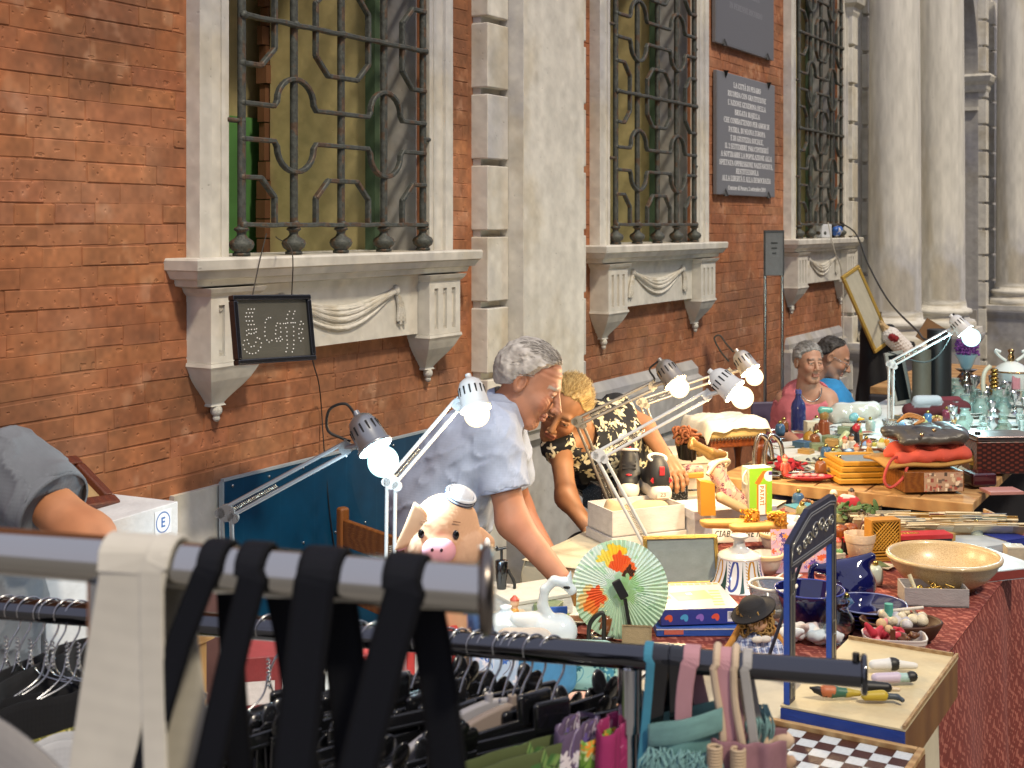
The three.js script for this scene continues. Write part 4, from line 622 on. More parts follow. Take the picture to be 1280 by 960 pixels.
{ // blue board against the plinth
  const blue = mt(0xffffff, 0.32, { map: tex(512, (u, v) => { const k = nA(u, v), g = nC(u, v), l = Math.abs(((u * 9) % 1) - 0.5) < 0.012 ? 0.12 : 0; return mix3([0.03, 0.2, 0.31], [0.06, 0.275, 0.4], k).map((c) => c * (0.9 + 0.2 * g) + l * 0.4 * nB(u, v)); }), clearcoat: 0.3 });
  const t = thing('blue_board', 'big dark blue panel with a pale edge screwed along the wall foot', 'board', V(3.125, 0, 0.03));
  part('panel', [uvm(box(1.56, 0.98, 0.012, 0.78, 0.515, 0.01, 0.002), 0.6)], blue, t); part('edge_strip', [box(1.56, 0.008, 0.016, 0.78, 1.0092, 0.01), box(0.008, 0.98, 0.016, -0.0042, 0.515, 0.01)], worn(0xa9b6bd, 0.5), t);
  const s = []; for (let k = 0; k < 9; k++) s.push(ball(0.005, 0.04 + k * 0.18, 0.985, 0.018, [1, 1, 0.5], 8), ball(0.005, 0.04 + k * 0.18, 0.72, 0.018, [1, 1, 0.5], 8)); for (let k = 0; k < 4; k++) s.push(ball(0.005, 0.02, 0.9 - k * 0.2, 0.018, [1, 1, 0.5], 8)); s.forEach((g) => part('screw', [g], metal(0xc8c8c8, 0.4), t));
}
function plaque(label, x0, x1, y0, y1, lines, dim) {
  const w = x1 - x0, h = y1 - y0, t = thing('plaque', label, 'plaque', V((x0 + x1) / 2, (y0 + y1) / 2, 0.02));
  part('slab', [uvm(box(w, h, 0.025, 0, 0, 0, 0.003), 0.8)], mt(0xffffff, 0.35, { map: tex(256, (u, v) => { const k = 0.40 + 0.07 * sP(u, v) + 0.03 * sG(u, v); return [k, k * 1.01, k * 1.03]; }) }), t);
  const tx = canvasTex(1024, Math.round(1024 * h / w), (c, W, Hh) => { c.fillStyle = dim ? '#5a5a5c' : '#6a6b6e'; c.fillRect(0, 0, W, Hh); c.fillStyle = dim ? '#77777a' : '#e6e6e4'; c.textAlign = 'center'; lines.forEach(([s, y, size]) => { c.font = 'bold ' + Math.round(size * Hh) + 'px serif'; c.fillText(s, W / 2, y * Hh, W * 0.94); }); });
  part('inscription', [new THREE.PlaneGeometry(w - 0.012, h - 0.012).translate(0, 0, 0.0138)], mt(0xffffff, 0.45, { map: tx }), t);
  for (const sx of [-1, 1]) for (const sy of [-1, 1]) part('clip', [at(new THREE.ConeGeometry(0.02, 0.05, 3), sx * w * 0.37, sy * (h / 2 - 0.016), 0.018, 0, 0, sy > 0 ? Math.PI : 0)], mt(0x1c1c1c, 0.5), t);
}
plaque('grey stone memorial plaque with white lettering, the lower of two', 7.49, 8.57, 2.035, 2.81, [['LA CITTÀ DI PESARO', 0.105, 0.062], ['RICORDA CON GRATITUDINE', 0.18, 0.062], ["L'AZIONE GENEROSA DELLA", 0.255, 0.062], ['BRIGATA MAJELLA', 0.33, 0.062], ['CHE COMBATTENDO PER AMOR DI', 0.405, 0.062], ['PATRIA, DI NUOVA EUROPA', 0.48, 0.062], ['E DI GIUSTIZIA SOCIALE,', 0.55, 0.062], ['IL 2 SETTEMBRE 1944 CONTRIBUÌ', 0.62, 0.062], ['A SOTTRARRE LA POPOLAZIONE ALLA', 0.69, 0.062], ['SPIETATA OPPRESSIONE NAZIFASCISTA,', 0.76, 0.062], ['RESTITUENDOLA', 0.825, 0.062], ['ALLA LIBERTÀ E ALLA DEMOCRAZIA', 0.89, 0.062], ['Comune di Pesaro, 2 settembre 2019', 0.965, 0.05]]);
plaque('dark bronze memorial plaque with worn raised lettering, above the other', 7.47, 8.55, 2.98, 3.75, [['AI CITTADINI DI PESARO', 0.3, 0.07], ['CADUTI PER LA PATRIA', 0.42, 0.07], ['E PER LA LIBERTÀ', 0.54, 0.07], ['IN PERENNE RICORDO', 0.68, 0.07]], true);
{ // slim information stand
  const g0 = P(967, 520, 7.45); g0.y = 0; const t = thing('information_stand', 'slim steel information stand with a grey plate on two poles', 'sign', g0, CAMYAW + 0.15), m = metal(0x8a8d90, 0.35);
  for (const x of [-0.052, 0.052]) part('pole', [cyl(0.009, 0.009, 1.8, x, 0, 0)], m, t); part('plate', [box(0.112, 0.26, 0.014, 0, 1.68, 0.004, 0.003)], worn(0x6a6b6c, 0.5), t); part('plate_frame', [box(0.118, 0.012, 0.02, 0, 1.808, 0.004), box(0.006, 0.254, 0.02, -0.0562, 1.675, 0.004), box(0.006, 0.254, 0.02, 0.0562, 1.675, 0.004)], worn(0x3d3d3e, 0.5), t);
  for (let k = 0; k < 3; k++) part('lettering', [box(0.04 - k * 0.008, 0.008, 0.002, 0, 1.74 - k * 0.03, 0.0118)], mt(0x2b2b2b, 0.6), t); part('foot', [box(0.25, 0.012, 0.2, 0, 0.006, 0)], m, t);
}
{ // power box on the third sill
  const b = onZ(1030, 277, 0.06); const t = thing('power_box', 'white power adapter box on the far window sill with cables', 'box', V(b.x, SILL, b.z), -0.3);
  part('case', [box(0.13, 0.105, 0.06, 0, 0.054, 0, 0.01)], worn(0xd5d8dc, 0.4), t);
  const c = onZ(1046, 277, 0.08), u = thing('blue_packet', 'crumpled blue and white packet beside the power box', 'packet', V(c.x, SILL, c.z), 0.2), L = []; for (let k = 0; k < 12; k++) L.push([V(rr(-0.06, 0.06), rr(0.03, 0.08), rr(-0.02, 0.02)), V(rr(-0.06, 0.06), rr(0.03, 0.08), rr(-0.02, 0.02)), 0.025, 0.015, k % 3 ? 0x2f5fae : 0xcdd4e0]);
  part('wrapper', [lumps(L, 0.01, 0.008)], vcol(0.4), u);
  const cab = thing('black_cable', 'black cable sagging from the far window down to the curio stall', 'cable', V(0, 0, 0)); part('wire', [tube([onZ(1050, 278, 0.12), onZ(1068, 290, 0.3), P(1085, 330, 9), P(1110, 375, 8.2), P(1145, 412, 7.2), P(1160, 425, 6.4), P(1186, 423, 6.05)], 0.006, 80, 7)], mt(0x1b1b1c, 0.5), cab);
  const wc = thing('white_cable', 'thin white cable hanging from the far sill to the floor', 'cable', V(0, 0, 0)); part('wire', [tube([onZ(1035, 278, 0.13), onZ(1042, 310, 0.16), onZ(1052, 340, 0.14), onZ(1054, 400, 0.12), onZ(1053, 470, 0.12)], 0.005, 50, 6)], mt(0xc9c4b6, 0.6), wc);
}
// ================= clothes racks =================
const chrome = metal(0xc4c6ca, 0.16), darkChrome = metal(0xb4b2ac, 0.1), blackTube = metal(0x5a5b5f, 0.12);
// front rack: chrome rail close to the eye
const F0 = P(-60, 684, 1.04), F1 = P(604, 737, 0.955), FD = F1.clone().sub(F0).normalize();
const frontRack = thing('garment_rack', 'chrome garment rack rail close by with black straps over it', 'rack', V(F0.x, 0, F0.z));
{
  const o = V(F0.x, 0, F0.z), L = (p) => p.clone().sub(o);
  part('rail', [rod(L(F0.clone().addScaledVector(FD, -0.5)), L(F1), 0.0185, 0.0185, 32)], darkChrome, frontRack);
  const cap = lathe([[0, -0.004], [0.03, -0.003], [0.033, 0], [0.033, 0.005], [0.03, 0.008], [0, 0.009]], 36); cap.applyQuaternion(new THREE.Quaternion().setFromUnitVectors(UPV, RIGHT)); part('end_cap', [cap.translate(L(F1).x, L(F1).y, L(F1).z)], metal(0x77706a, 0.35), frontRack);
  const pp = P(128, 700, 1.0), q = F0.clone().addScaledVector(FD, pp.clone().sub(F0).dot(FD)); part('upright', [rod(L(q.clone().setY(0.02)), L(q), 0.013, 0.013, 24), rod(L(q.clone().add(V(0, -0.07, 0))), L(q.clone().add(V(0, -0.015, 0))), 0.018, 0.018, 24)], chrome, frontRack);
  const side = V(-FD.z, 0, FD.x); part('foot_bar', [rod(L(q.clone().setY(0.02).addScaledVector(side, 0.25)), L(q.clone().setY(0.02).addScaledVector(side, -0.25)), 0.014)], chrome, frontRack);
}
const railAt = (a, b, px) => { let best = null, bd = 1e9; for (let i = 0; i <= 600; i++) { const p = a.clone().lerp(b, i / 600), d = depthAt(p), x = 640 + FOC * p.clone().sub(camera.position).dot(RIGHT) / d; if (Math.abs(x - px) < bd) { bd = Math.abs(x - px); best = p; } } return best; };
// a strap thrown over a rail: the two ends hang, spreading along the rail by s0 and s1
function strap(name, label, cat, rail, dir, px, w, th, m, [s0, d0], [s1, d1], rr0, group, uvk = 1) {
  const c = rail(px), out = V(-dir.z, 0, dir.x).multiplyScalar(V(-dir.z, 0, dir.x).dot(BACK) > 0 ? 1 : -1), t = thing(name, label, cat, V(c.x, c.y + rr0, c.z), 0, group), pts = [], R = rr0 + th / 2 + 0.001;
  const hang = (s, d, sg) => { const r = []; for (let i = 12; i >= 0; i--) { const k = i / 12; r.push(V(0, -rr0 - d * k, 0).addScaledVector(out, sg * (R + 0.012 * Math.sin(k * 3.0) * k)).addScaledVector(dir, s * Math.pow(k, 0.85) + 0.004 * Math.sin(k * 7 + px))); } return r; };
  pts.push(...hang(s0, d0, 1)); for (let i = 1; i < 12; i++) { const a = i / 12 * Math.PI; pts.push(V(0, -rr0 + R * Math.sin(a), 0).addScaledVector(out, R * Math.cos(a))); } pts.push(...hang(s1, d1, -1).reverse());
  part('band', [sweep(pts, rectProf(w, th, 0.3), dir, true)], m, t); return t;
}
const fr = (px) => railAt(F0, F1, px), blackStrap = mt(0x0b0c11, 0.8, { specularIntensity: 0.35, bumpMap: rep(BUMP.cloth, 20, 20), bumpScale: 0.0005 }), blackSeam = mt(0x0e1017, 0.7, { specularIntensity: 0.35, bumpMap: rep(BUMP.cloth, 12, 12), bumpScale: 0.0008 }), creamStrap = clothM(0xcdc8bb);
strap('bag_strap', 'wide cream canvas strap hung over the chrome rail', 'strap', fr, FD, 178, 0.055, 0.003, creamStrap, [-0.06, 0.6], [0.05, 0.6], 0.0185);
strap('bag_strap', 'narrow cream strap edge beside the wide cream canvas one', 'strap', fr, FD, 212, 0.02, 0.004, creamStrap, [0.0, 0.6], [0.045, 0.6], 0.0188);
for (const [px, w, a, b, l] of [[274, 0.021, -0.16, 0.03, 'narrow black woven strap next to the cream ones'], [322, 0.023, -0.105, 0.1, 'black woven strap hanging close to the narrow black one'], [408, 0.033, -0.075, 0.04, 'broad black woven strap alone in the middle of the rail'], [510, 0.03, -0.125, 0.08, 'black woven strap nearest to the end cap of the rail']]) { const t = strap('bag_strap', l, 'strap', fr, FD, px, w, 0.003, blackStrap, [a, 0.62], [b, 0.62], 0.0187); const s = strap('seam', null, null, fr, FD, px, w * 0.8, 0.0036, blackSeam, [a, 0.62], [b, 0.62], 0.0186); scene.remove(s); const g = s.children[0]; g.name = 'inner_weave'; t.add(g); }
{ // grey garment hanging at the left end of the chrome rail
  const c = fr(-78), t = thing('grey_garment', 'soft grey garment shoulder hanging below the chrome rail', 'garment', V(c.x, 0, c.z));
  part('cloth', [sheet((u, v) => { const a = (u - 0.5) * 0.5, y = 1.61 - 0.13 - v * 0.55 - Math.abs(a - 0.02) * Math.abs(a - 0.02) * 1.8; return V(0, y - c.y * 0 , 0).addScaledVector(FD, a * 0.62 - 0.015).addScaledVector(BACK, 0.035 * Math.cos(a * 5) + 0.006 * Math.sin(u * 40) * v); }, 40, 24, 0.006)], clothM(0x9a9796), t);
}
// second rack: black oval rail
const B0 = P(-40, 757, 1.97), B1 = P(1078, 843, 1.66), BD = B1.clone().sub(B0).normalize(), br = (px) => railAt(B0, B1, px), BOUT = V(-BD.z, 0, BD.x).multiplyScalar(V(-BD.z, 0, BD.x).dot(BACK) > 0 ? 1 : -1), HR = 0.017;
const rack2 = thing('garment_rack', 'black garment rack rail crowded with hangers and bags', 'rack', V(B0.x, 0, B0.z));
{
  const o = V(B0.x, 0, B0.z), L = (p) => p.clone().sub(o);
  part('rail', [rod(L(B0.clone().addScaledVector(BD, -0.4)), L(B1), HR, HR, 28)], blackTube, rack2);
  const cap = lathe([[0, -0.003], [0.024, -0.002], [0.026, 0], [0.026, 0.004], [0.024, 0.006], [0, 0.007]], 32); cap.applyQuaternion(new THREE.Quaternion().setFromUnitVectors(UPV, BD)); part('end_cap', [cap.translate(L(B1).x, L(B1).y, L(B1).z)], blackTube, rack2);
  part('screw', [rod(L(B1.clone().addScaledVector(BD, -0.008)).add(V(0, HR, 0)), L(B1.clone().addScaledVector(BD, -0.008)).add(V(0, HR + 0.01, 0)), 0.005)], blackTube, rack2);
  for (const px of [787, -30]) { const q = br(px); part('upright', [rod(L(q.clone().setY(0.02)), L(q.clone().add(V(0, -0.01, 0))), 0.0125, 0.0125, 20), rod(L(q.clone().add(V(0, -0.1, 0))), L(q.clone().add(V(0, -0.014, 0))), 0.0165, 0.0165, 20)], chrome, rack2); part('foot_bar', [rod(L(q.clone().setY(0.02).addScaledVector(BOUT, 0.25)), L(q.clone().setY(0.02).addScaledVector(BOUT, -0.25)), 0.014)], blackTube, rack2); }
}
const hookPts = (tw = 0) => { const R = HR + 0.003, p = []; for (let i = 0; i <= 10; i++) { const a = -0.35 + i / 10 * (Math.PI + 0.35); p.push(V(0, Math.sin(a) * R, Math.cos(a) * R)); } p.push(V(0, -0.03, -R), V(0, -0.05, -0.008), V(0, -0.068, 0)); return p; };
// a hanger's frame: z runs across the rail, y up from the rail's axis
function hangerAt(px, name, label, cat, group, tw = 0) { const c = br(px), t = thing(name, label, cat, c, Math.atan2(BOUT.x, BOUT.z) - tw, group); return t; }
const wireM = metal(0xb6b8bb, 0.3), blackPl = mt(0x101114, 0.22, { clearcoat: 0.5 }), greyPl = mt(0x9b9aa0, 0.4), taupePl = mt(0x8d8078, 0.4);
function wireHanger(px, tw, drop = 0.1) {
  const t = hangerAt(px, 'wire_hanger', 'thin steel wire hanger on the black rail', 'hanger', 'wire hangers on the black rail', tw);
  part('hook', [tube(hookPts(), 0.0016, 40, 6)], wireM, t);
  const a = -0.068, tri = [V(0, a, 0), V(0, a - 0.03, 0.012), V(0, a - drop, 0.19), V(0, a - drop - 0.012, 0.2), V(0, a - drop - 0.02, 0.18), V(0, a - drop - 0.02, -0.18), V(0, a - drop - 0.012, -0.2), V(0, a - drop, -0.19), V(0, a - 0.03, -0.012), V(0, a, 0)];
  part('wire', [tube(tri, 0.0016, 110, 6)], wireM, t);
  const tw2 = []; for (let i = 0; i <= 40; i++) tw2.push(V(Math.cos(i * 1.1) * 0.0024, a + 0.026 - i * 0.0011, Math.sin(i * 1.1) * 0.0024)); part('twist', [tube(tw2, 0.0013, 80, 5)], wireM, t);
}
[[8, 0.25], [22, 0.1], [38, 0.2], [58, 0.05], [66, 0.22], [84, 0.12], [98, 0.3], [335, 0.2]].forEach(([p, a], i) => wireHanger(p, a + 0.45, 0.085 + (i % 3) * 0.012));
function clipHanger(px, tw, dy = 0, len = 0.36) {                                            // trouser hanger: flat bar and two peg clips
  const t = hangerAt(px, 'clip_hanger', 'black plastic clip hanger on the black rail', 'hanger', 'black clip hangers on the black rail', tw);
  part('hook', [tube(hookPts(), 0.0018, 40, 6)], wireM, t); const y = -0.105 + dy;
  part('bar', [box(0.008, 0.02, len, 0, y, 0, 0.003), box(0.012, 0.045, 0.06, 0, y + 0.02, 0, 0.006), box(0.01, 0.006, len, 0, y - 0.008, 0, 0.002)], blackPl, t);
  for (const z of [-len / 2 + 0.045, len / 2 - 0.045]) { const g = sub('peg_clip', t, V(0, y, z)); for (const s of [-1, 1]) { part('clip_jaw', [at(box(0.005, 0.05, 0.026, 0, 0, 0, 0.002), s * 0.0075, -0.022, 0, 0, 0, s * -0.08), at(ball(0.014, 0, 0, 0, [0.3, 1.5, 1]), s * 0.0125, 0.018, 0, 0, 0, s * -0.3)], blackPl, g); } part('clip_spring', [box(0.02, 0.012, 0.006, 0, -0.004, 0, 0.002)], chrome, g); }
  return t;
}
[[362, 0.3], [384, 0.15], [425, 0.25], [447, 0.1], [468, 0.3], [545, 0.2], [575, 0.1], [650, 0.25, -0.02], [667, 0.15, 0.005], [395, 0.05, -0.03], [410, 0.3, 0.0], [437, 0.2, -0.02], [490, 0.12, 0.01], [515, 0.28, -0.03], [530, 0.1, -0.01], [560, 0.3, 0.01], [598, 0.18, -0.03], [628, 0.05, -0.025], [690, 0.3, -0.005]].forEach(([p, a, d]) => clipHanger(p, a + 0.5, d || -0.01 * (p % 3)));
for (const [px, m, l, q] of [[612, greyPl, 'pale grey moulded plastic hanger with arched shoulders', 0], [640, taupePl, 'taupe moulded plastic hanger with dark size print', 1]]) {
  const t = hangerAt(px, 'moulded_hanger', l, 'hanger', null, 0.75); part('hook', [tube(hookPts(), 0.0018, 40, 6)], wireM, t); const s = new THREE.Shape(); s.moveTo(-0.2, -0.16); s.quadraticCurveTo(-0.1, -0.085, 0, -0.078); s.quadraticCurveTo(0.1, -0.085, 0.2, -0.16); s.lineTo(0.19, -0.172); s.quadraticCurveTo(0.09, -0.135, 0, -0.135); s.quadraticCurveTo(-0.09, -0.135, -0.19, -0.172); s.closePath();
  part('shoulder_body', [new THREE.ExtrudeGeometry(s, { depth: 0.006, bevelEnabled: true, bevelSize: 0.003, bevelThickness: 0.003, bevelSegments: 2, curveSegments: 16 }).translate(0, 0, -0.003).rotateY(Math.PI / 2)], m, t); part('neck', [cyl(0.006, 0.006, 0.016, 0, -0.082, 0)], m, t);
  if (q) part('size_print', [0, 1, 2, 3].map((k) => box(0.001, 0.011, 0.006, 0.0068, -0.112, 0.012 - k * 0.01)), mt(0x35302d, 0.6), t);
}
// garments on the rail: bodies of folded cloth below a hanger
function hung(px, name, label, m, w, top, drop, { tw = 0.4, gather = 0, thick = 0.03, seedv = 0, uvs = [1, 1], neck = 0 } = {}) {
  const t = hangerAt(px, name, label, 'garment', null, tw);
  const f = (sg) => (u, v) => { const z = (u - 0.5) * w * (1 - gather * Math.exp(-v * 6)), e = 1 - Math.pow(Math.abs(u - 0.5) * 2, 6), fold = (Math.sin(u * 17 + seedv) * 0.5 + Math.sin(u * 31 + 2 * seedv + v * 3) * 0.3 + Math.sin(u * 53 + v * 5) * 0.15) * 0.014 * (0.25 + v), sag = neck * Math.exp(-Math.pow((u - 0.5) * 6, 2)); return V(sg * thick * 0.5 * e + fold, top - v * (drop - sag) - sag - 0.03 * Math.pow(Math.abs(u - 0.5) * 2, 2.2) * (neck ? 2 : 0.3), z); };
  part('cloth', [sheet(f(1), 56, 40, 0.003, uvs), sheet(f(-1), 56, 40, 0.003, uvs)], m, t); return t;
}
const leafT = canvasTex(512, 512, (c, w) => { c.fillStyle = '#4f5a34'; c.fillRect(0, 0, w, w); for (let k = 0; k < 11; k++) { c.save(); c.translate(rnd() * w, rnd() * w); c.rotate(rnd() * 6); c.strokeStyle = '#2a2418'; c.lineWidth = 4; c.beginPath(); c.moveTo(-120, 0); c.lineTo(120, 0); c.stroke(); for (let j = -9; j < 10; j++) for (const s of [-1, 1]) { c.fillStyle = pick(['#5f8a46', '#3f6b35', '#7a9a55', '#35502c']); c.beginPath(); c.ellipse(j * 13, s * 26, 30, 6, s * 1.1, 0, 7); c.fill(); } c.restore(); } });
const floral = (cols, bg, sd) => canvasTex(512, 512, (c, w) => { c.fillStyle = bg; c.fillRect(0, 0, w, w); for (let k = 0; k < 90; k++) { const x = rnd() * w, y = rnd() * w, n = 5 + Math.floor(rnd() * 3), r = 10 + rnd() * 26; c.fillStyle = pick(cols); for (let j = 0; j < n; j++) { const a = j / n * 6.28; c.beginPath(); c.ellipse(x + Math.cos(a) * r * 0.6, y + Math.sin(a) * r * 0.6, r * 0.5, r * 0.28, a, 0, 7); c.fill(); } c.strokeStyle = pick(cols); c.lineWidth = 3; c.beginPath(); c.moveTo(x, y); c.bezierCurveTo(x + 30, y - 20, x + 50, y + 40, x + 80 * (rnd() - 0.5), y + 80); c.stroke(); } });
const printM = (t) => mt(0xffffff, 0.85, { map: t, bumpMap: BUMP.cloth, bumpScale: 0.0004, sheen: 0.3 });
hung(655, 'leaf_print_skirt', 'green leaf print skirt clipped to a black hanger', printM(leafT), 0.3, -0.105, 0.5, { tw: 0.66, seedv: 1, uvs: [2, 3] }).position.addScaledVector(BOUT, 0.1);
hung(722, 'floral_dress', 'purple and white floral dress clipped below the black rail', printM(floral(['#d8d0d6', '#6a5aa0', '#9a6a92', '#3a3350', '#c4bcd0'], '#5a4a66')), 0.12, -0.09, 0.5, { tw: 0.4, seedv: 2, gather: 0.25, uvs: [0.6, 2] });
hung(746, 'green_print_top', 'lime green and orange print top clipped below the black rail', printM(floral(['#7fae3a', '#5c8a2c', '#d98a2e', '#b9c98a', '#3e5a24'], '#6d9438')), 0.1, -0.1, 0.5, { tw: 0.4, seedv: 3, gather: 0.3, uvs: [0.5, 2] });
hung(772, 'magenta_scarf', 'magenta scarf with pale pink figures hanging by the chrome post', printM(floral(['#a02a66', '#b5447a', '#8a1f55', '#c987a6'], '#8f2259')), 0.13, -0.085, 0.5, { tw: 0.3, seedv: 5, gather: 0.3, uvs: [0.6, 2] });
hung(62, 'white_shirt', 'white knit shirt with a round neckline on a wire hanger', clothM(0xc9cacc), 0.42, -0.125, 0.5, { tw: 1.15, seedv: 4, neck: 0.05 }).position.addScaledVector(BOUT, 0.13);
hung(75, 'black_jacket', 'black jacket among the wire hangers', clothM(0x14151b), 0.4, -0.1, 0.55, { tw: 0.5, seedv: 6, neck: 0.02 });
hung(30, 'black_blouse', 'black blouse with a gathered collar among the wire hangers', clothM(0x191a20), 0.36, -0.085, 0.5, { tw: 0.1, seedv: 8 });
hung(54, 'red_print_blouse', 'red and white print blouse behind the white shirt', printM(floral(['#c22a2c', '#e6d8d0', '#a31f22'], '#b02426')), 0.3, -0.15, 0.5, { tw: 0.6, seedv: 7 });
hung(108, 'olive_print_blouse', 'olive and yellow print blouse behind the white shirt', printM(floral(['#8a8a3a', '#c2b45a', '#4c5226', '#d8cf9a'], '#757436')), 0.3, -0.17, 0.5, { tw: 0.6, seedv: 9 });
for (const [px, l, c, top] of [[372, 'black satin trousers folded over a clip hanger', 0x12141c, -0.1], [408, 'black cotton trousers under a clip hanger', 0x16171c, -0.12], [440, 'dark navy trousers under a clip hanger', 0x15182a, -0.13], [478, 'black leatherette skirt under a clip hanger', 0x101013, -0.12]]) hung(px, 'dark_trousers', l, mt(c, 0.5, { sheen: 0.3, map: TINT }), 0.3, top, 0.5, { tw: 0.7, seedv: px });
for (const [px, l, c] of [[535, 'beige linen trousers hanging behind the black straps', 0xb9ac92], [590, 'cream trousers hanging beside the taupe hanger', 0xc4baa6], [690, 'grey beige skirt hanging behind the leaf print', 0xa39a8c]]) hung(px, 'pale_trousers', l, clothM(c), 0.3, -0.17, 0.5, { tw: 0.75, seedv: px });
// bag straps over the right end of the black rail
const ropeT = tex(128, (u, v) => { const s = Math.sin((u * 6 + v * 10) * 2 * Math.PI); return [0.5 + 0.5 * s, 0.5 + 0.5 * s, 0.5 + 0.5 * s]; }, false), blackLac = mt(0x0e0f12, 0.2, { clearcoat: 0.6 });
const ropeR = rep(ropeT, 30, 30), ribbed = (c) => mt(c, 0.85, { map: TINT, bumpMap: ropeR, bumpScale: 0.0003 });
strap('bag_strap', 'teal strap with black edge over the black rail', 'strap', br, BD, 812, 0.012, 0.004, clothM(0x3f86a0), [-0.022, 0.5], [-0.01, 0.5], HR);
strap('bag_strap', 'glossy black bag strap beside the teal one', 'strap', br, BD, 826, 0.024, 0.003, blackLac, [-0.02, 0.5], [0.01, 0.5], HR);
strap('bag_strap', 'second glossy black strap between the teal and the pink ones', 'strap', br, BD, 848, 0.022, 0.003, blackLac, [-0.012, 0.5], [0.02, 0.5], HR);
strap('bag_strap', 'pink ribbed strap of the teal fringed bag', 'strap', br, BD, 865, 0.022, 0.004, ribbed(0xb98a92), [-0.03, 0.3], [0.035, 0.25], HR);
strap('bag_strap', 'pink ribbed strap between two cream braided handles', 'strap', br, BD, 910, 0.021, 0.004, ribbed(0xbd8d95), [-0.004, 0.32], [0.02, 0.3], HR);
for (const px of [897, 921]) strap('braided_cord', px < 900 ? 'cream braided bag cord between two pink straps' : 'cream braided bag cord next to the grey leather strap', 'cord', br, BD, px, 0.0095, 0.0095, ribbed(0xcdb79c), [px < 900 ? 0.01 : 0.014, 0.2], [0.02, 0.2], HR);
strap('bag_strap', 'grey stitched leather strap next to the braided handles', 'strap', br, BD, 935, 0.0125, 0.004, worn(0xa6a39f, 0.6), [0.035, 0.5], [0.055, 0.5], HR);
{ // teal fringed bag, pink bag with wrapped grips, beige pompon bag
  const tuft = (n, x0, x1, y0, y1, z, len, r) => { const g = []; for (let k = 0; k < n; k++) { const a = V(rr(x0, x1), rr(y0, y1), z + rr(0, 0.008)); const b = a.clone().add(V(rr(-0.012, 0.012), -rr(0.3, 1) * len, rr(0, 0.012))); g.push(tube([a, a.clone().lerp(b, 0.5).add(V(rr(-0.008, 0.008), 0, 0.006)), b], r, 6, 4)); } return g; };
  const bag = (px, py, d, name, label) => thing(name, label, 'bag', P(px, py, d), Math.atan2(-BD.z, BD.x));
  let t = bag(858, 902, 1.7, 'fringed_bag', 'teal canvas bag with a frayed fringe hanging from the rack');
  part('bag_body', [sheet((u, v) => V((u - 0.5) * 0.095, 0.012 + 0.022 * (u - 0.5) * 2 * 0.7 - v * 0.14, 0.012 + 0.012 * Math.sin(u * Math.PI) - 0.004 * Math.sin(v * 9 + u * 6)), 24, 24, 0.004), sheet((u, v) => V((u - 0.5) * 0.095, 0.012 + 0.022 * (u - 0.5) * 2 * 0.7 - v * 0.14, -0.02), 12, 12, 0.004)], clothM(0x6f9f9c), t);
  part('hem', [sheet((u, v) => V((u - 0.5) * 0.097, 0.014 + 0.022 * (u - 0.5) * 1.4 - v * 0.03, 0.017 + 0.012 * Math.sin(u * Math.PI)), 24, 3, 0.003)], clothM(0x7aa6a2), t);
  part('fringe', tuft(420, -0.05, 0.046, -0.055, -0.025, 0.024, 0.045, 0.0011), clothM(0x86b3b4), t).userData.kind = 'stuff';
  t = bag(925, 955, 1.69, 'pink_bag', 'dusty pink bag with cord wrapped grips on braided handles');
  part('bag_body', [sheet((u, v) => V((u - 0.5) * 0.12, 0.04 - v * 0.16, 0.012 + 0.02 * Math.sin(u * Math.PI) + 0.004 * Math.sin(u * 25)), 30, 20, 0.004), sheet((u, v) => V((u - 0.5) * 0.12, 0.04 - v * 0.16, -0.03), 10, 10, 0.004)], ribbed(0xb5858f), t);
  for (const x of [-0.03, 0.0]) { const g = []; for (let k = 0; k < 16; k++) g.push(at(new THREE.TorusGeometry(0.0085, 0.0022, 6, 18), x, 0.035 - k * 0.004, 0.04, Math.PI / 2)); part('wrapped_grip', g, worn(0xc9b193, 0.8), t); }
  t = bag(966, 940, 1.72, 'pompon_bag', 'beige bouclé bag with a pale teal tassel behind the grey strap');
  part('bag_body', [lumps(Array.from({ length: 40 }, () => { const p = V(rr(-0.02, 0.02), rr(-0.1, 0.03), rr(-0.01, 0.012)); return [p, p.clone().add(V(0.004, 0.004, 0)), 0.009, 0.008, pick([0xc2a58a, 0xb3947a, 0xcdb49a])]; }), 0.006, 0.004)], vcol(0.95), t); part('tassel', tuft(70, -0.03, -0.005, 0.055, 0.065, 0.0, 0.06, 0.0014), clothM(0x86b0b0), t).userData.kind = 'stuff';
}
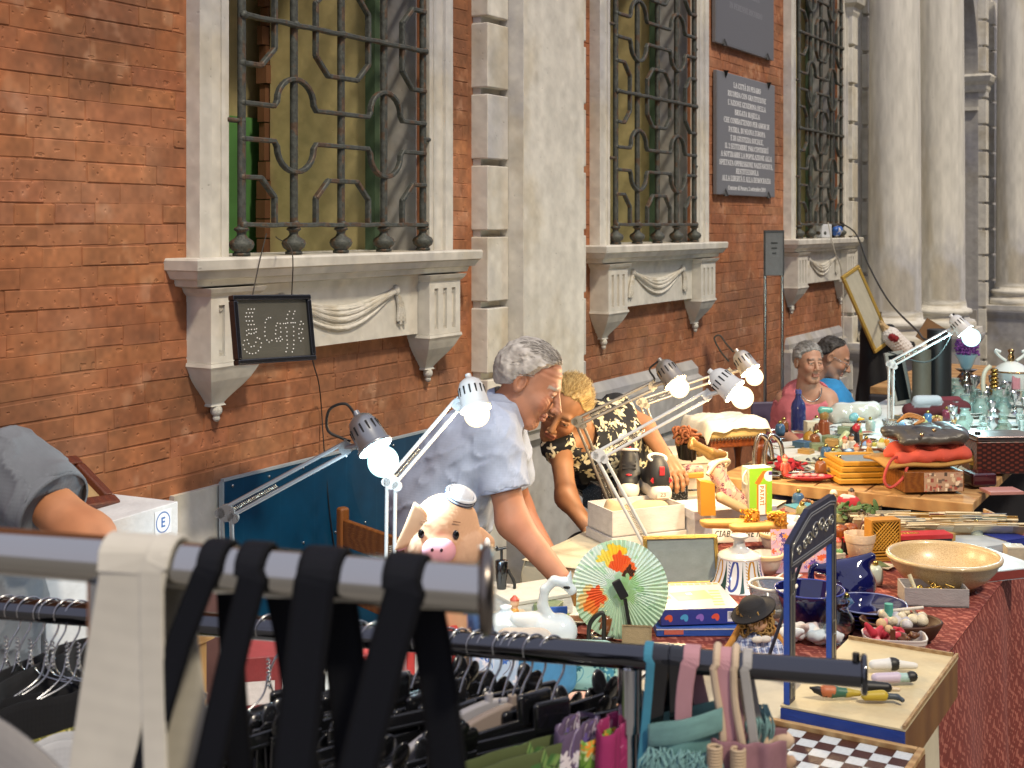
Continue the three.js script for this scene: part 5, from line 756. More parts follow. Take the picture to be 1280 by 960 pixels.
// ================= things on the cream and white tables =================
const TC = T1 + 0.01;
{ // shoe boxes
  let t = put('shoe_box', 'white open shoe box with its lid under it and paper inside', 'box', 795, 672, TC, 0.42); const m = cardM(0xd9d5d2);
  part('lid', [box(0.285, 0.032, 0.185, 0, 0.016, 0, 0.002)], m, t); const g = sub('tray', t, V(0, 0.033, 0)); openBox(g, 0.275, 0.085, 0.175, 0.004, m);
  const q = thing('beige_shoe', 'beige ballet shoe nested in paper in the white box', 'shoe', t.position.clone().add(V(0, 0.04, 0)), t.rotation.y);
  part('shoe_body', [lumps([[V(-0.1, 0.04, 0), V(0.1, 0.045, 0), 0.032, 0.026], [V(-0.08, 0.07, 0.0), V(-0.1, 0.085, 0), 0.02, 0.015], [V(0.02, 0.06, 0), V(0.09, 0.052, 0), 0.022, 0.018]], 0.03, 0.008)], clothM(0xbfa783), q);
  t = put('shoe_box', 'pale grey shoe box beneath the gold sandals', 'box', 905, 668, TC, 0.3);
  part('box_body', [box(0.3, 0.075, 0.17, 0, 0.038, 0, 0.002)], cardM(0xc2c0c6), t); part('lid', [box(0.306, 0.03, 0.176, 0, 0.091, 0, 0.002)], cardM(0xd0cdd2), t);
  t = put('display_block', 'black speckled display block under the sneakers', 'block', 800, 640, TC, 0.3);
  const sp = tex(256, (u, v) => { const e = nE(u, v); const k = e > 0.8 ? 0.75 : 0.09; return [k, k, k * 1.02]; }); part('block_body', [uvm(box(0.34, 0.11, 0.2, 0, 0.056, -0.05, 0.004), 4)], mt(0xffffff, 0.35, { map: sp }), t);
  t = put('shoe_box', 'cream shoe box carrying the heeled shoes', 'box', 858, 611, TC + 0.0, 0.25); t.position.y = 0.8;
  part('box_body', [box(0.31, 0.1, 0.19, 0, 0.0705 - 0.02, -0.05, 0.002)], cardM(0xd6c6b4), t); part('lid', [box(0.316, 0.04, 0.196, 0, 0.121, -0.05, 0.002)], cardM(0xdccdbb), t);
}
function sneaker(label, p, turn, back) {
  const t = thing('sneaker', label, 'shoe', p, turn, 'black and red sneakers on the block');
  const up = lumps([[V(0, 0.055, -0.09), V(0, 0.06, 0.0), 0.036, 0.034, 0x1d1e22], [V(0, 0.05, 0), V(0, 0.04, 0.1), 0.036, 0.03, 0x1d1e22], [V(0, 0.09, -0.09), V(0, 0.09, -0.03), 0.034, 0.03, 0x232428], [V(0, 0.118, -0.075), V(0, 0.118, -0.03), 0.026, 0.022, 0x232428]], 0.025, 0.006);
  part('upper', [up], vcol(0.6), t); part('sole', [lumps([[V(0, 0.018, -0.1), V(0, 0.018, 0), 0.04, 0.038, 0xcfc6b8], [V(0, 0.018, 0), V(0, 0.018, 0.11), 0.04, 0.036, 0xcfc6b8]], 0.02, 0.007, (q) => Math.max(0, 0.002 - q.y) * 2)], vcol(0.6), t);
  part('collar', [at(new THREE.TorusGeometry(0.03, 0.006, 8, 24), 0, 0.132, -0.055, Math.PI / 2 - 0.2, 0, 0, [1, 1.2, 1])], worn(0xd6cfc6, 0.7), t);
  const red = worn(0xb5202c, 0.5); if (back) { part('heel_tab', [box(0.018, 0.03, 0.005, 0, 0.1, -0.127, 0.002)], red, t); part('side_patch', [at(box(0.014, 0.014, 0.004, 0, 0, 0), 0.03, 0.066, -0.115, 0, 0.6, 0.78), at(box(0.014, 0.014, 0.004, 0, 0, 0), -0.03, 0.066, -0.115, 0, -0.6, 0.78)], red, t);
    part('heel_number', [new THREE.PlaneGeometry(0.04, 0.022).rotateY(Math.PI).translate(0, 0.022, -0.1425)], mt(0xffffff, 0.6, { map: canvasTex(128, 72, (c) => { c.fillStyle = '#d0c7ba'; c.fillRect(0, 0, 128, 72); c.fillStyle = '#2a2624'; c.font = 'bold 56px monospace'; c.textAlign = 'center'; c.fillText('23', 64, 56); }) }), t); } else { part('tongue_emblem', [rod(V(0, 0.13, -0.02), V(0.004, 0.15, -0.025), 0.003), rod(V(-0.008, 0.145, -0.022), V(0.01, 0.14, -0.022), 0.002), rod(V(0.002, 0.132, -0.02), V(-0.008, 0.12, -0.015), 0.0025), rod(V(0.002, 0.132, -0.02), V(0.01, 0.122, -0.015), 0.0025)], red, t); part('tongue', [box(0.04, 0.06, 0.01, 0, 0.13, -0.03, 0.004)], worn(0x1a1a1d, 0.7), t); part('toe_emblem', [ball(0.009, 0, 0.072, 0.098, [1.2, 0.4, 1])], red, t); part('lace', [0, 1, 2].map((k) => rod(V(-0.024, 0.098 - k * 0.008, -0.005 + k * 0.022), V(0.024, 0.098 - k * 0.008, -0.005 + k * 0.022), 0.0035)), worn(0x222226, 0.9), t); }
}
{ const p = onY(822, 626, TC + 0.114); sneaker('black sneaker turned to show its white heel numbered 23', p.clone().addScaledVector(BACK, -0.125).setY(TC + 0.1155), CAMYAW + Math.PI + 0.12, true);
  const q = onY(790, 621, TC + 0.114); sneaker('black sneaker with its toe forward and red tongue emblem', q.clone().addScaledVector(BACK, -0.11).setY(TC + 0.1155), CAMYAW - 0.1, false); }
{ // heeled shoes, scrunched flower, boot
  let t = thing('heeled_shoes', 'bronze peep toe heels on the cream shoe box', 'shoes', onY(886, 575, 0.945), CAMYAW + 0.5);
  for (const z of [0, -0.08]) { part('shoe', [lumps([[V(-0.07, 0.065, z), V(0.01, 0.022, z), 0.018, 0.02, 0xa07c46], [V(0.01, 0.022, z), V(0.07, 0.016, z), 0.022, 0.014, 0x8a6a3c], [V(-0.08, 0.085, z), V(-0.085, 0.06, z), 0.012, 0.014, 0xb08a52]], 0.014, 0.005)], vcol(0.25, { metalness: 0.4 }), t); part('heel', [rod(V(-0.085, 0.05, z), V(-0.08, 0.0, z), 0.01, 0.004)], mt(0x1a1512, 0.3), t); }
  t = thing('flower_hairpiece', 'rust brown ruffled cloth flower standing in a black cup', 'cup', onY(860, 574, 0.945), CAMYAW);
  part('cup_body', [cyl(0.032, 0.033, 0.06, 0, 0, 0, 28)], mt(0x17110f, 0.3), t); const r = []; for (let k = 0; k < 46; k++) { const a = rr(0, 6.28), q = rr(0, 0.05); r.push(at(new THREE.TorusGeometry(rr(0.008, 0.016), 0.005, 6, 12), Math.cos(a) * q - 0.012, 0.085 + rr(-0.015, 0.03), Math.sin(a) * q * 0.7, rr(0, 3), rr(0, 3))); } part('ruffle', r, clothM(0x8a5030), t);
  // block heeled sandals
  const fl = printM(floral(['#8a4a58', '#b98a86', '#d6c2a8', '#6a3646'], '#bfa28c'));
  t = put('heeled_sandal', 'floral block heeled sandal standing with its yellow heel forward', 'sandal', 882, 643, TC + 0.11, 0.1); t.position.copy(onY(884, 643, TC + 0.108));
  part('block_heel', [loft([[V(-0.026, 0, -0.02), V(-0.026, 0, 0.02), V(0.024, 0, 0.02), V(0.024, 0, -0.02)], [V(-0.03, 0.115, -0.024), V(-0.03, 0.115, 0.026), V(0.018, 0.105, 0.026), V(0.018, 0.105, -0.024)]])], worn(0xc98d2b, 0.5), t);
  part('floral_upper', [uvm(lumps([[V(0.04, 0.135, -0.04), V(0.075, 0.06, -0.03), 0.028, 0.03], [V(0.075, 0.06, -0.03), V(0.13, 0.028, -0.03), 0.032, 0.026], [V(0.03, 0.15, -0.05), V(0.07, 0.155, -0.08), 0.012, 0.012]], 0.02, 0.006), 6)], fl, t); part('platform', [lumps([[V(0.045, 0.055, -0.0), V(0.125, 0.012, -0.01), 0.018, 0.016, 0xb9a27a]], 0.01, 0.006)], vcol(0.7), t); part('strap', [tube([V(0.0, 0.13, 0.0), V(0.04, 0.165, -0.02), V(0.09, 0.16, -0.06), V(0.06, 0.12, -0.08)], 0.007, 24, 6)], worn(0xd8c7a8, 0.6), t);
  t = put('heeled_sandal', 'yellow wedge sandal lying behind the black block', 'sandal', 866, 632, TC, 0.2); t.position.y = TC + 0.108; part('wedge', [box(0.075, 0.024, 0.05, 0, 0.013, 0, 0.008)], worn(0xcf9434, 0.5), t); part('floral_upper', [uvm(lumps([[V(-0.02, 0.03, 0), V(0.025, 0.03, 0), 0.022, 0.018]], 0.01, 0.006), 6)], fl, t);
}
{ // tall crisp tube and gold sandals, card
  const lab = canvasTex(256, 512, (c, w, h) => { c.fillStyle = '#8fc236'; c.fillRect(0, 0, w, h); c.fillStyle = '#e2762e'; c.beginPath(); c.moveTo(60, 160); c.lineTo(150, 30); c.lineTo(200, 30); c.lineTo(110, 190); c.closePath(); c.fill(); c.fillRect(84, 180, 20, 332); c.fillRect(180, 180, 12, 332); c.fillStyle = '#f1ece0'; c.fillRect(104, 180, 76, 332); c.save(); c.translate(116, 190); c.rotate(Math.PI / 2); c.fillStyle = '#d8622c'; c.font = 'bold 66px sans-serif'; c.fillText('PATATÌ', 0, -2, 300); c.restore(); c.fillStyle = '#e9e9ea'; c.beginPath(); c.arc(226, 90, 60, 0, 7); c.fill(); c.fillStyle = '#5a4a8c'; c.fillRect(216, 40, 40, 40); });
  let t = put('snack_box', 'bright green tall snack box with orange and white lettering', 'box', 946, 640, TC, 0.28); t.position.copy(onY(946, 642, TC + 0.1));
  part('box_body', [box(0.085, 0.155, 0.055, 0, 0.079, 0, 0.002)], worn(0xb9b39c, 0.5), t); part('front_print', [new THREE.PlaneGeometry(0.082, 0.152).translate(0, 0.079, 0.0284)], mt(0xffffff, 0.35, { map: lab }), t); part('handle_loop', [tube([V(-0.04, 0.15, 0.01), V(-0.055, 0.13, 0.012), V(-0.055, 0.11, 0.012), V(-0.042, 0.1, 0.012)], 0.003, 20, 6)], worn(0xe0e0da, 0.4), t);
  const gold = metal(0xd9a441, 0.4), p = onY(935, 654, TC + 0.108);
  for (const [dx, l] of [[-0.03, 'gold sequinned slipper lying sole forward on the grey shoe box'], [0.05, 'gold sequinned slipper lying beside its pair on the grey shoe box']]) {
    const s = thing('gold_slipper', l, 'slipper', p.clone().addScaledVector(RIGHT, dx).addScaledVector(BACK, dx > 0 ? 0.04 : 0.0), CAMYAW + (dx > 0 ? 0.25 : 0.05)); part('sole', [at(lumps([[V(-0.1, 0.008, 0), V(0.03, 0.008, 0), 0.026, 0.032]], 0.01, 0.006, (q) => Math.max(0, q.y - 0.014) * 3), 0, 0, 0, 0, 0, 0, [1, 0.8, 1])], worn(0xd8a65c, 0.55), s);
    const q = []; for (let k = 0; k < 150; k++) { const a = rr(-0.2, Math.PI + 0.2), z = rr(-0.028, 0.03); q.push(at(new THREE.CylinderGeometry(0.0045, 0.0045, 0.0016, 7), 0.035 + z * 0.8, 0.012 + Math.sin(a) * 0.03, Math.cos(a) * 0.032, rr(-0.8, 0.8), 0, rr(-0.8, 0.8))); } part('sequins', q, gold, s).userData.kind = 'stuff'; part('toe_band', [at(new THREE.CylinderGeometry(0.032, 0.034, 0.055, 24, 1, true, 0, Math.PI), 0.035, 0.01, 0, 0, 0, 0, [1, 1, 1]).rotateX(0)], worn(0xc98d3a, 0.5), s);
  }
  t = put('price_card', 'white handwritten card among the shoes', 'card', 935, 678, TC + 0.02, 0.12); t.rotation.x = 0; const cd = canvasTex(512, 128, (c, w, h) => { c.fillStyle = '#e9e4d6'; c.fillRect(0, 0, w, h); c.fillStyle = '#1d1c22'; c.font = 'bold italic 62px sans-serif'; c.save(); c.rotate(0.03); c.fillText('CIABATTINE NUOVE', 10, 84, 480); c.restore(); });
  const g = part('card_sheet', [box(0.235, 0.058, 0.003, 0, 0.03, 0)], worn(0xe4dfd0, 0.7), t), h = part('writing', [new THREE.PlaneGeometry(0.233, 0.056).translate(0, 0.03, 0.0022)], mt(0xffffff, 0.7, { map: cd }), t); g.rotation.x = h.rotation.x = -0.15;
}
{ // stool with cloth
  const p = onY(908, 592, T2 - 0.03); p.y = T1 + 0.01; const t = thing('footstool', 'small upholstered footstool with turned wooden legs on the table', 'stool', p.clone().setY(TC + 0.002), CAMYAW + 0.35);
  for (const [x, z] of [[-0.11, 0.08], [0.1, 0.08], [-0.11, -0.08], [0.1, -0.08]]) part('leg', [lathe([[0.012, 0], [0.014, 0.02], [0.011, 0.06], [0.016, 0.1], [0.024, 0.14], [0.026, 0.16], [0, 0.16]], 14).translate(x, 0, z)], brownWood, t);
  part('apron', [box(0.25, 0.035, 0.19, 0, 0.17, 0, 0.006)], brownWood, t); part('cushion', [box(0.27, 0.055, 0.21, 0, 0.2145, 0, 0.02)], clothM(0xb09a68), t);
  part('stud', Array.from({ length: 17 }, (_, k) => ball(0.0065, -0.126 + k * 0.0158, 0.19, 0.106, [1, 1, 0.6], 8)), mt(0x3a2a1c, 0.4), t);
  const c = thing('folded_cloth', 'crumpled white linen cloth lying over the footstool', 'cloth', t.position.clone().add(V(0, 0.243, 0)), t.rotation.y);
  part('linen', [sheet((u, v) => { const x = (u - 0.5) * 0.31, z = (v - 0.5) * 0.24, n = fbm3(u * 4, v * 4, 2, 3); return V(x, 0.008 + 0.05 * (n - 0.3) * (1 - Math.pow(Math.abs(u - 0.5) * 2, 3)) - 0.05 * sstep(Math.abs(x), 0.13, 0.16) - 0.03 * sstep(z, 0.09, 0.12), z); }, 50, 40, 0.005)], clothM(0xd8d2c4), c);
}
// magazines, boxes and trifles along the back of the red table
{
  let t = put('blue_book', 'thin light blue book lying flat near the planks', 'book', 1012, 640, T1, 0.4); part('block', [box(0.15, 0.02, 0.1, 0, 0.011, 0)], worn(0xd8d4c8, 0.8), t); part('cover', [box(0.154, 0.003, 0.104, 0, 0.0225, 0), box(0.154, 0.022, 0.003, 0, 0.011, 0.052)], worn(0x4f93a6, 0.5), t);
  t = put('grey_bag_heap', 'crumpled silver grey plastic wrap among the trinkets', 'wrap', 1000, 668, T1); const L = []; for (let k = 0; k < 16; k++) { const p = V(rr(-0.09, 0.09), rr(0.02, 0.05), rr(-0.05, 0.05)); L.push([p, p.clone().add(V(rr(-0.05, 0.05), rr(-0.02, 0.02), 0)), 0.022, 0.012, pick([0xc2c4c8, 0xa9acb2, 0xd6d6d8])]); } part('film', [lumps(L, 0.008, 0.006)], vcol(0.25), t);
  t = put('bead_necklace', 'string of brown wooden beads coiled on papers', 'necklace', 1025, 645, T1); for (let k = 0; k < 34; k++) { const a = k / 34 * 6.28, p = V(Math.cos(a) * 0.07, 0.03 + 0.02 * Math.sin(a * 2), Math.sin(a) * 0.045); part('bead', [ball(0.007, p.x, p.y, p.z, [1, 1, 1], 10)], worn(k % 3 ? 0x7a4526 : 0xb98a55, 0.35), t); } part('paper_pile', [box(0.12, 0.018, 0.09, 0, 0.01, 0)], worn(0xd2c8b8, 0.8), t);
  t = put('skull_charm', 'small ivory figure charm beside the beads', 'charm', 1042, 640, T1); part('figure', [lumps([[V(0, 0.02, 0), V(0, 0.05, 0), 0.014, 0.012, 0xd8cbb0], [V(0, 0.066, 0), V(0, 0.07, 0), 0.014, 0.014, 0xe0d6c0], [V(-0.014, 0.045, 0), V(-0.02, 0.02, 0.005), 0.006, 0.005, 0xcdbf9f]], 0.008, 0.004)], vcol(0.6), t);
  t = put('red_pouch', 'small red and white cloth pouch by the planks', 'pouch', 1058, 640, T1); part('pouch_body', [lumps([[V(-0.03, 0.03, 0), V(0.03, 0.035, 0), 0.026, 0.022, 0xb0303a], [V(-0.01, 0.055, 0), V(0.02, 0.05, 0), 0.012, 0.012, 0xd8b8b4]], 0.014, 0.005)], vcol(0.9), t);
  t = put('potted_heather', 'low tray of dried brown heather with green leaves', 'plant', 1078, 662, T1); const H = [], G = []; for (let k = 0; k < 260; k++) { const p = V(rr(-0.08, 0.08), rr(0.02, 0.075), rr(-0.05, 0.05)); H.push(at(new THREE.IcosahedronGeometry(rr(0.003, 0.006), 0), p.x, p.y, p.z)); } part('blossom', H, worn(0x4a3a28, 0.9), t); for (let k = 0; k < 26; k++) { const p = V(rr(-0.09, 0.06), rr(0.05, 0.08), rr(-0.05, 0.05)); G.push(at(new THREE.SphereGeometry(0.012, 8, 5), p.x, p.y, p.z, rr(0, 3), rr(0, 3), rr(-0.6, 0.6), [2.2, 0.25, 0.8])); } part('leaf', G, worn(0x4f6a38, 0.6), t); part('tray', [box(0.19, 0.03, 0.12, 0, 0.016, 0, 0.006)], worn(0x2f2a24, 0.7), t);
  t = put('flat_vase', 'small amber wooden egg cup pair behind the navy jug', 'cup', 1058, 690, T1); for (const x of [-0.02, 0.02]) part('turned_cup', [lathe([[0.018, 0], [0.02, 0.004], [0.012, 0.02], [0.02, 0.045], [0.024, 0.07], [0.02, 0.085], [0, 0.09]], 20).translate(x, 0, -0.02 * (x > 0 ? 1 : 0))], wood(0xc07a2c, 0.4), t);
  t = put('art_print', 'small orange and violet floral print standing behind the frame', 'print', 1000, 716, T1, 0.1); const pr = part('print_sheet', [box(0.17, 0.13, 0.004, 0, 0.066, 0)], printM(floral(['#c9552e', '#d98a3a', '#6a4a9a', '#d6b7a2', '#4a3a80'], '#b99ab0')), t); pr.rotation.x = -0.2;
  // fanned rows of postcards and comics
  const cols = [0xc9b48c, 0xb99a72, 0xd6c8a6, 0xa88a94, 0x8f9aa6, 0xcdbb9a, 0xb56a5a, 0xe0d8c2, 0x9aa79a, 0xc7a05a]; const G2 = 'booklets fanned in the wooden tray';
  const p0 = onY(1165, 662, T1 + 0.02); const tr = thing('wooden_tray', 'shallow wooden tray holding rows of booklets', 'tray', p0.clone().setY(T1 + 0.003), CAMYAW + 0.12); part('tray_floor', [box(0.5, 0.008, 0.24, 0, 0.004, 0)], paleWood, tr); part('tray_wall', [box(0.5, 0.05, 0.008, 0, 0.033, 0.116)], paleWood, tr); part('tray_wall', [box(0.008, 0.05, 0.224, -0.246, 0.033, 0)], paleWood, tr); part('tray_wall', [box(0.008, 0.05, 0.224, 0.246, 0.033, 0)], paleWood, tr);
  for (let r = 0; r < 3; r++) for (let k = 0; k < 15; k++) { const col = pick(cols), s = thing('booklet', 'old paper booklet leaning in a row in the wooden tray', 'booklet', tr.position.clone().addScaledVector(RIGHT, -0.22 + k * 0.031 + rr(-0.003, 0.003)).addScaledVector(BACK, 0.08 - r * 0.075).add(V(0, 0.009, 0)), CAMYAW + 0.12, G2); const w = rr(0.1, 0.125), h = rr(0.07, 0.085), g = part('pages', [box(0.006, h, w, 0, h / 2, 0)], worn(0xdcd0b0, 0.85), s), c = part('cover', [box(0.0016, h + 0.002, w + 0.002, 0.0042, h / 2 + 0.001, 0), box(0.0016, h + 0.002, w + 0.002, -0.0042, h / 2 + 0.001, 0)], worn(col, 0.55), s); for (const o of [g, c]) { o.rotation.z = 0.75 + rr(-0.08, 0.08); o.rotation.y = rr(1.35, 1.5); } }
  for (const [px, py, w, d, h, c, l] of [[1245, 716, 0.2, 0.26, 0.03, 0x8a3a34, 'white covered art book with a red spine at the table edge'], [1215, 688, 0.22, 0.2, 0.025, 0xb9c4cc, 'pale blue magazine pile beside the bowl'], [1262, 682, 0.1, 0.12, 0.03, 0x26358a, 'dark blue hardback lying at the table edge'], [1225, 664, 0.24, 0.16, 0.02, 0x9aa6b4, 'glossy magazine with a clear sleeve behind the bowl']]) { const b = put('book', l, 'book', px, py, T1, FACE - 0.6 + rr(-0.1, 0.1)); part('pages', [box(w - 0.006, h - 0.006, d - 0.006, 0, h / 2 + 0.001, -d * 0.2)], worn(0xd9d2bf, 0.85), b); part('cover', [box(w, 0.003, d, 0, h - 0.001, -d * 0.2), box(w, 0.003, d, 0, 0.0016, -d * 0.2)], worn(c === 0x8a3a34 ? 0xd3dde4 : c, 0.35), b); part('spine', [box(w, h - 0.006, 0.003, 0, h / 2, -d * 0.2 + d / 2)], worn(c, 0.5), b); }
}
// things on the white table, seen above and below the black rail
{
  let t = thing('plush_pig', 'tan plush pig with a pink snout and small striped sailor hat', 'plush toy', P(557, 735, 2.98), CAMYAW - 0.12); t.position.y = T1 + 0.004;
  const y = 0.348, tan = 0xc69a78, pk = 0xd89aa4; // head centre height
  const fz = (p) => 0.0009 * Math.sin(p.x * 900) * Math.sin(p.y * 870) * Math.sin(p.z * 910);
  part('body', [lumps([[V(0, 0.08, 0), V(0, 0.21, 0), 0.078, 0.062, tan], [V(-0.05, 0.03, 0.05), V(-0.07, 0.02, 0.1), 0.03, 0.028, tan], [V(0.05, 0.03, 0.05), V(0.07, 0.02, 0.1), 0.03, 0.028, tan], [V(-0.07, 0.2, 0.02), V(-0.1, 0.13, 0.05), 0.025, 0.024, 0x4a6a9a], [V(0.07, 0.2, 0.02), V(0.1, 0.13, 0.05), 0.025, 0.024, 0x4a6a9a]], 0.02, 0.008, fz)], vcol(0.95, { sheen: 0.6 }), t);
  part('head', [lumps([[V(0, y, 0), V(0, y + 0.012, 0), 0.082, 0.078, tan], [V(-0.045, y - 0.028, 0.028), V(-0.04, y - 0.03, 0.03), 0.046, 0.045, 0xcba284], [V(0.045, y - 0.028, 0.028), V(0.04, y - 0.03, 0.03), 0.046, 0.045, 0xcba284]], 0.03, 0.006, fz)], vcol(0.95, { sheen: 0.6 }), t);
  part('snout', [lumps([[V(-0.012, y - 0.02, 0.088), V(0.012, y - 0.02, 0.088), 0.027, 0.027, pk]], 0.01, 0.004)], vcol(0.9), t);
  for (const s of [-1, 1]) { part('nostril', [ball(0.0035, s * 0.0105, y - 0.012, 0.115, [1, 1.2, 0.6], 10)], mt(0x3a1f24, 0.6), t); part('eye', [ball(0.0085, s * 0.04 - 0.003, y + 0.014, 0.077, [0.9, 1.25, 0.6], 14)], mt(0x0c0b0c, 0.12), t); part('brow', [rod(V(s * 0.03, y + 0.043, 0.073), V(s * 0.046, y + 0.04, 0.067), 0.0014, 0.0008, 6)], mt(0x6a4326, 0.8), t); }
  { const es = new THREE.Shape(); es.moveTo(-0.06, 0.062); es.quadraticCurveTo(-0.075, 0.02, -0.1, -0.03); es.quadraticCurveTo(-0.06, -0.012, -0.026, 0.004); es.quadraticCurveTo(-0.04, 0.05, -0.06, 0.062); const eg = new THREE.ExtrudeGeometry(es, { depth: 0.006, bevelEnabled: true, bevelSize: 0.008, bevelThickness: 0.006, bevelSegments: 4, curveSegments: 10 }).translate(0, y + 0.008, 0.052), er = part('ear', [eg], worn(tan, 0.95, { sheen: 0.6 }), t); part('ear_lining', [tube([V(-0.104, y - 0.026, 0.05), V(-0.065, y - 0.012, 0.052), V(-0.032, y + 0.002, 0.054)], 0.009, 16, 8)], worn(pk, 0.95), er); } part('ear', [lumps([[V(0.075, y - 0.008, -0.005), V(0.096, y - 0.022, 0), 0.022, 0.02, tan]], 0.01, 0.005), at(ball(0.013, 0, 0, 0, [0.6, 1.2, 0.6]), 0.1, y - 0.02, 0.018)], vcol(0.95), t);
  const hat = sub('sailor_hat', t, V(0.03, y + 0.073, 0.0)); hat.rotation.set(0.25, 0, -0.4); hat.scale.set(0.86, 1.25, 0.86); part('brim', [lathe([[0.036, 0], [0.042, 0.004], [0.044, 0.016], [0.04, 0.02], [0.036, 0.016]], 28)], worn(0xe4e6ea, 0.8), hat); part('crown', [ball(0.036, 0, 0.012, 0, [1, 0.5, 1])], worn(0xdfe2e8, 0.8), hat); part('stripe', [at(new THREE.TorusGeometry(0.0435, 0.0012, 6, 36), 0, 0.008, 0, Math.PI / 2), at(new THREE.TorusGeometry(0.0442, 0.0012, 6, 36), 0, 0.014, 0, Math.PI / 2)], mt(0x1c2340, 0.7), hat);
  // swan
  t = put('ceramic_swan', 'pale blue ceramic swan with an arched neck', 'swan', 690, 806, T1, -0.1); const sw = 0xd2e2ec;
  part('swan_body', [lumps([[V(-0.04, 0.035, 0), V(0.02, 0.035, 0), 0.04, 0.045, sw], [V(-0.09, 0.06, 0), V(-0.04, 0.05, 0), 0.02, 0.035, sw], [V(0.0, 0.03, 0), V(-0.024, 0.1, 0), 0.03, 0.0135, sw], [V(-0.024, 0.1, 0), V(-0.018, 0.14, 0), 0.0135, 0.012, sw], [V(-0.018, 0.14, 0), V(0.006, 0.163, 0), 0.012, 0.012, sw], [V(0.006, 0.163, 0), V(0.034, 0.158, 0), 0.012, 0.0135, sw], [V(0.034, 0.158, 0), V(0.05, 0.14, 0), 0.0145, 0.0135, sw]], 0.006, 0.004)], vcol(0.15, { clearcoat: 1 }), t);
  part('beak', [rod(V(0.054, 0.134, 0), V(0.058, 0.1, 0), 0.009, 0.003)], worn(0xa9742e, 0.4), t); part('eye', [at(ball(0.006, 0, 0, 0, [1.5, 0.7, 0.6]), 0.038, 0.15, 0.0135)], mt(0x101012, 0.2), t); part('crest', [at(new THREE.ConeGeometry(0.012, 0.03, 6), 0.045, 0.176, 0, 0, 0, -0.2)], worn(0xd2e2ec, 0.2), t);
  // white boxes and boards behind the swan
  t = put('flat_box', 'flat white lidded box lying behind the swan', 'box', 662, 764, T1, 0.5); part('box_body', [box(0.19, 0.045, 0.15, 0, 0.024, 0, 0.003)], worn(0xdcdcd8, 0.6), t); part('lid', [box(0.194, 0.012, 0.154, 0, 0.052, 0, 0.003)], worn(0xc9c8c0, 0.6), t);
  t = put('green_board', 'lime green strip of board beside the swan', 'board', 672, 786, T1, 0.15); part('strip', [box(0.17, 0.035, 0.008, 0, 0.0185, 0, 0.002)], worn(0xa9c62a, 0.5), t); part('blue_corner', [box(0.05, 0.02, 0.006, 0.055, 0.046, 0, 0.002)], worn(0x2f62c0, 0.5), t);
  t = put('white_pitcher', 'white ceramic tureen lid shape by the swan', 'ceramic', 632, 800, T1); part('body', [lathe([[0.055, 0], [0.06, 0.01], [0.055, 0.05], [0.045, 0.06], [0.02, 0.07], [0.012, 0.08], [0.016, 0.088], [0, 0.092]], 32)], mt(0xc9d8e2, 0.2, { clearcoat: 0.6 }), t);
  t = put('metal_grinder', 'small grey steel grinder standing before the stooping man', 'grinder', 627, 762, T1); part('column', [lathe([[0.02, 0], [0.022, 0.004], [0.009, 0.012], [0.012, 0.05], [0.017, 0.1], [0.018, 0.135], [0, 0.138]], 24)], metal(0x50545a, 0.3), t); part('crank', [rod(V(0, 0.138, 0), V(0.0, 0.165, 0), 0.004), rod(V(-0.016, 0.165, 0), V(0.014, 0.172, 0), 0.004), ball(0.007, -0.016, 0.17, 0)], metal(0x50545a, 0.3), t); part('strap', [tube([V(0.018, 0.11, 0), V(0.036, 0.07, 0), V(0.026, 0.035, 0), V(0.01, 0.03, 0)], 0.005, 20, 6)], mt(0x1c1c1e, 0.6), t);
  t = put('tiny_picture', 'tiny brown picture frame leaning under the paper fan', 'frame', 796, 808, T1, -0.1); const fr2 = part('frame_body', [box(0.075, 0.004, 0.006, 0, 0.002, 0), box(0.075, 0.004, 0.006, 0, 0.05, 0), box(0.004, 0.044, 0.006, -0.0355, 0.026, 0), box(0.004, 0.044, 0.006, 0.0355, 0.026, 0), box(0.067, 0.044, 0.002, 0, 0.026, 0)], worn(0x8a7a56, 0.5), t); fr2.rotation.x = -0.5;
  t = put('black_clip', 'black bent clip stand under the paper fan', 'clip', 742, 808, T1); part('clip_body', [tube([V(-0.012, 0, 0), V(-0.008, 0.06, 0), V(0.022, 0.085, 0), V(0.026, 0.03, 0), V(0.024, 0, 0)], 0.006, 24, 6)], mt(0x1d211f, 0.4), t);
  // behind the black rail: red carton, glass jars, striped cushions
  const scr = floral(['#d8d4dc', '#2f5fb0', '#c9c2cc', '#5a4a5a'], '#a9bcd4'), teal = floral(['#7fc4c6', '#3f8fb0', '#d6dcb0', '#2a6a7a'], '#9fd0cc');
  for (const [px, py, w, h, d, c, l] of [[538, 865, 0.12, 0.15, 0.1, 0xc43a34, 'red carton with white print behind the black rail'], [322, 905, 0.1, 0.16, 0.12, 0x8a2f30, 'dark red storage carton at the left of the white table'], [465, 880, 0.07, 0.12, 0.08, 0xc9423e, 'small red tin behind the hanging straps']]) { t = put('red_carton', l, 'carton', px, py, T1, 0.2); part('box_body', [box(w, h, d, 0, h / 2 + 0.002, 0, 0.003)], worn(c, 0.45), t); part('white_label', [box(w * 0.7, h * 0.3, 0.001, 0, h * 0.55, d / 2 + 0.001)], worn(0xe0d8d4, 0.6), t); }
  for (const [px, py, l] of [[570, 862, 'clear glass tumbler with a thick rim behind the black rail'], [592, 848, 'second clear glass tumbler beside the blue cushion']]) { t = put('glass_tumbler', l, 'glass', px, py, T1); part('glass_body', [lathe([[0, 0.003], [0.036, 0], [0.045, 0.1], [0.043, 0.102], [0.034, 0.008], [0, 0.01]], 32)], mt(0xdfeef4, 0.03, { transmission: 1, thickness: 0.003, ior: 1.48 }), t); }
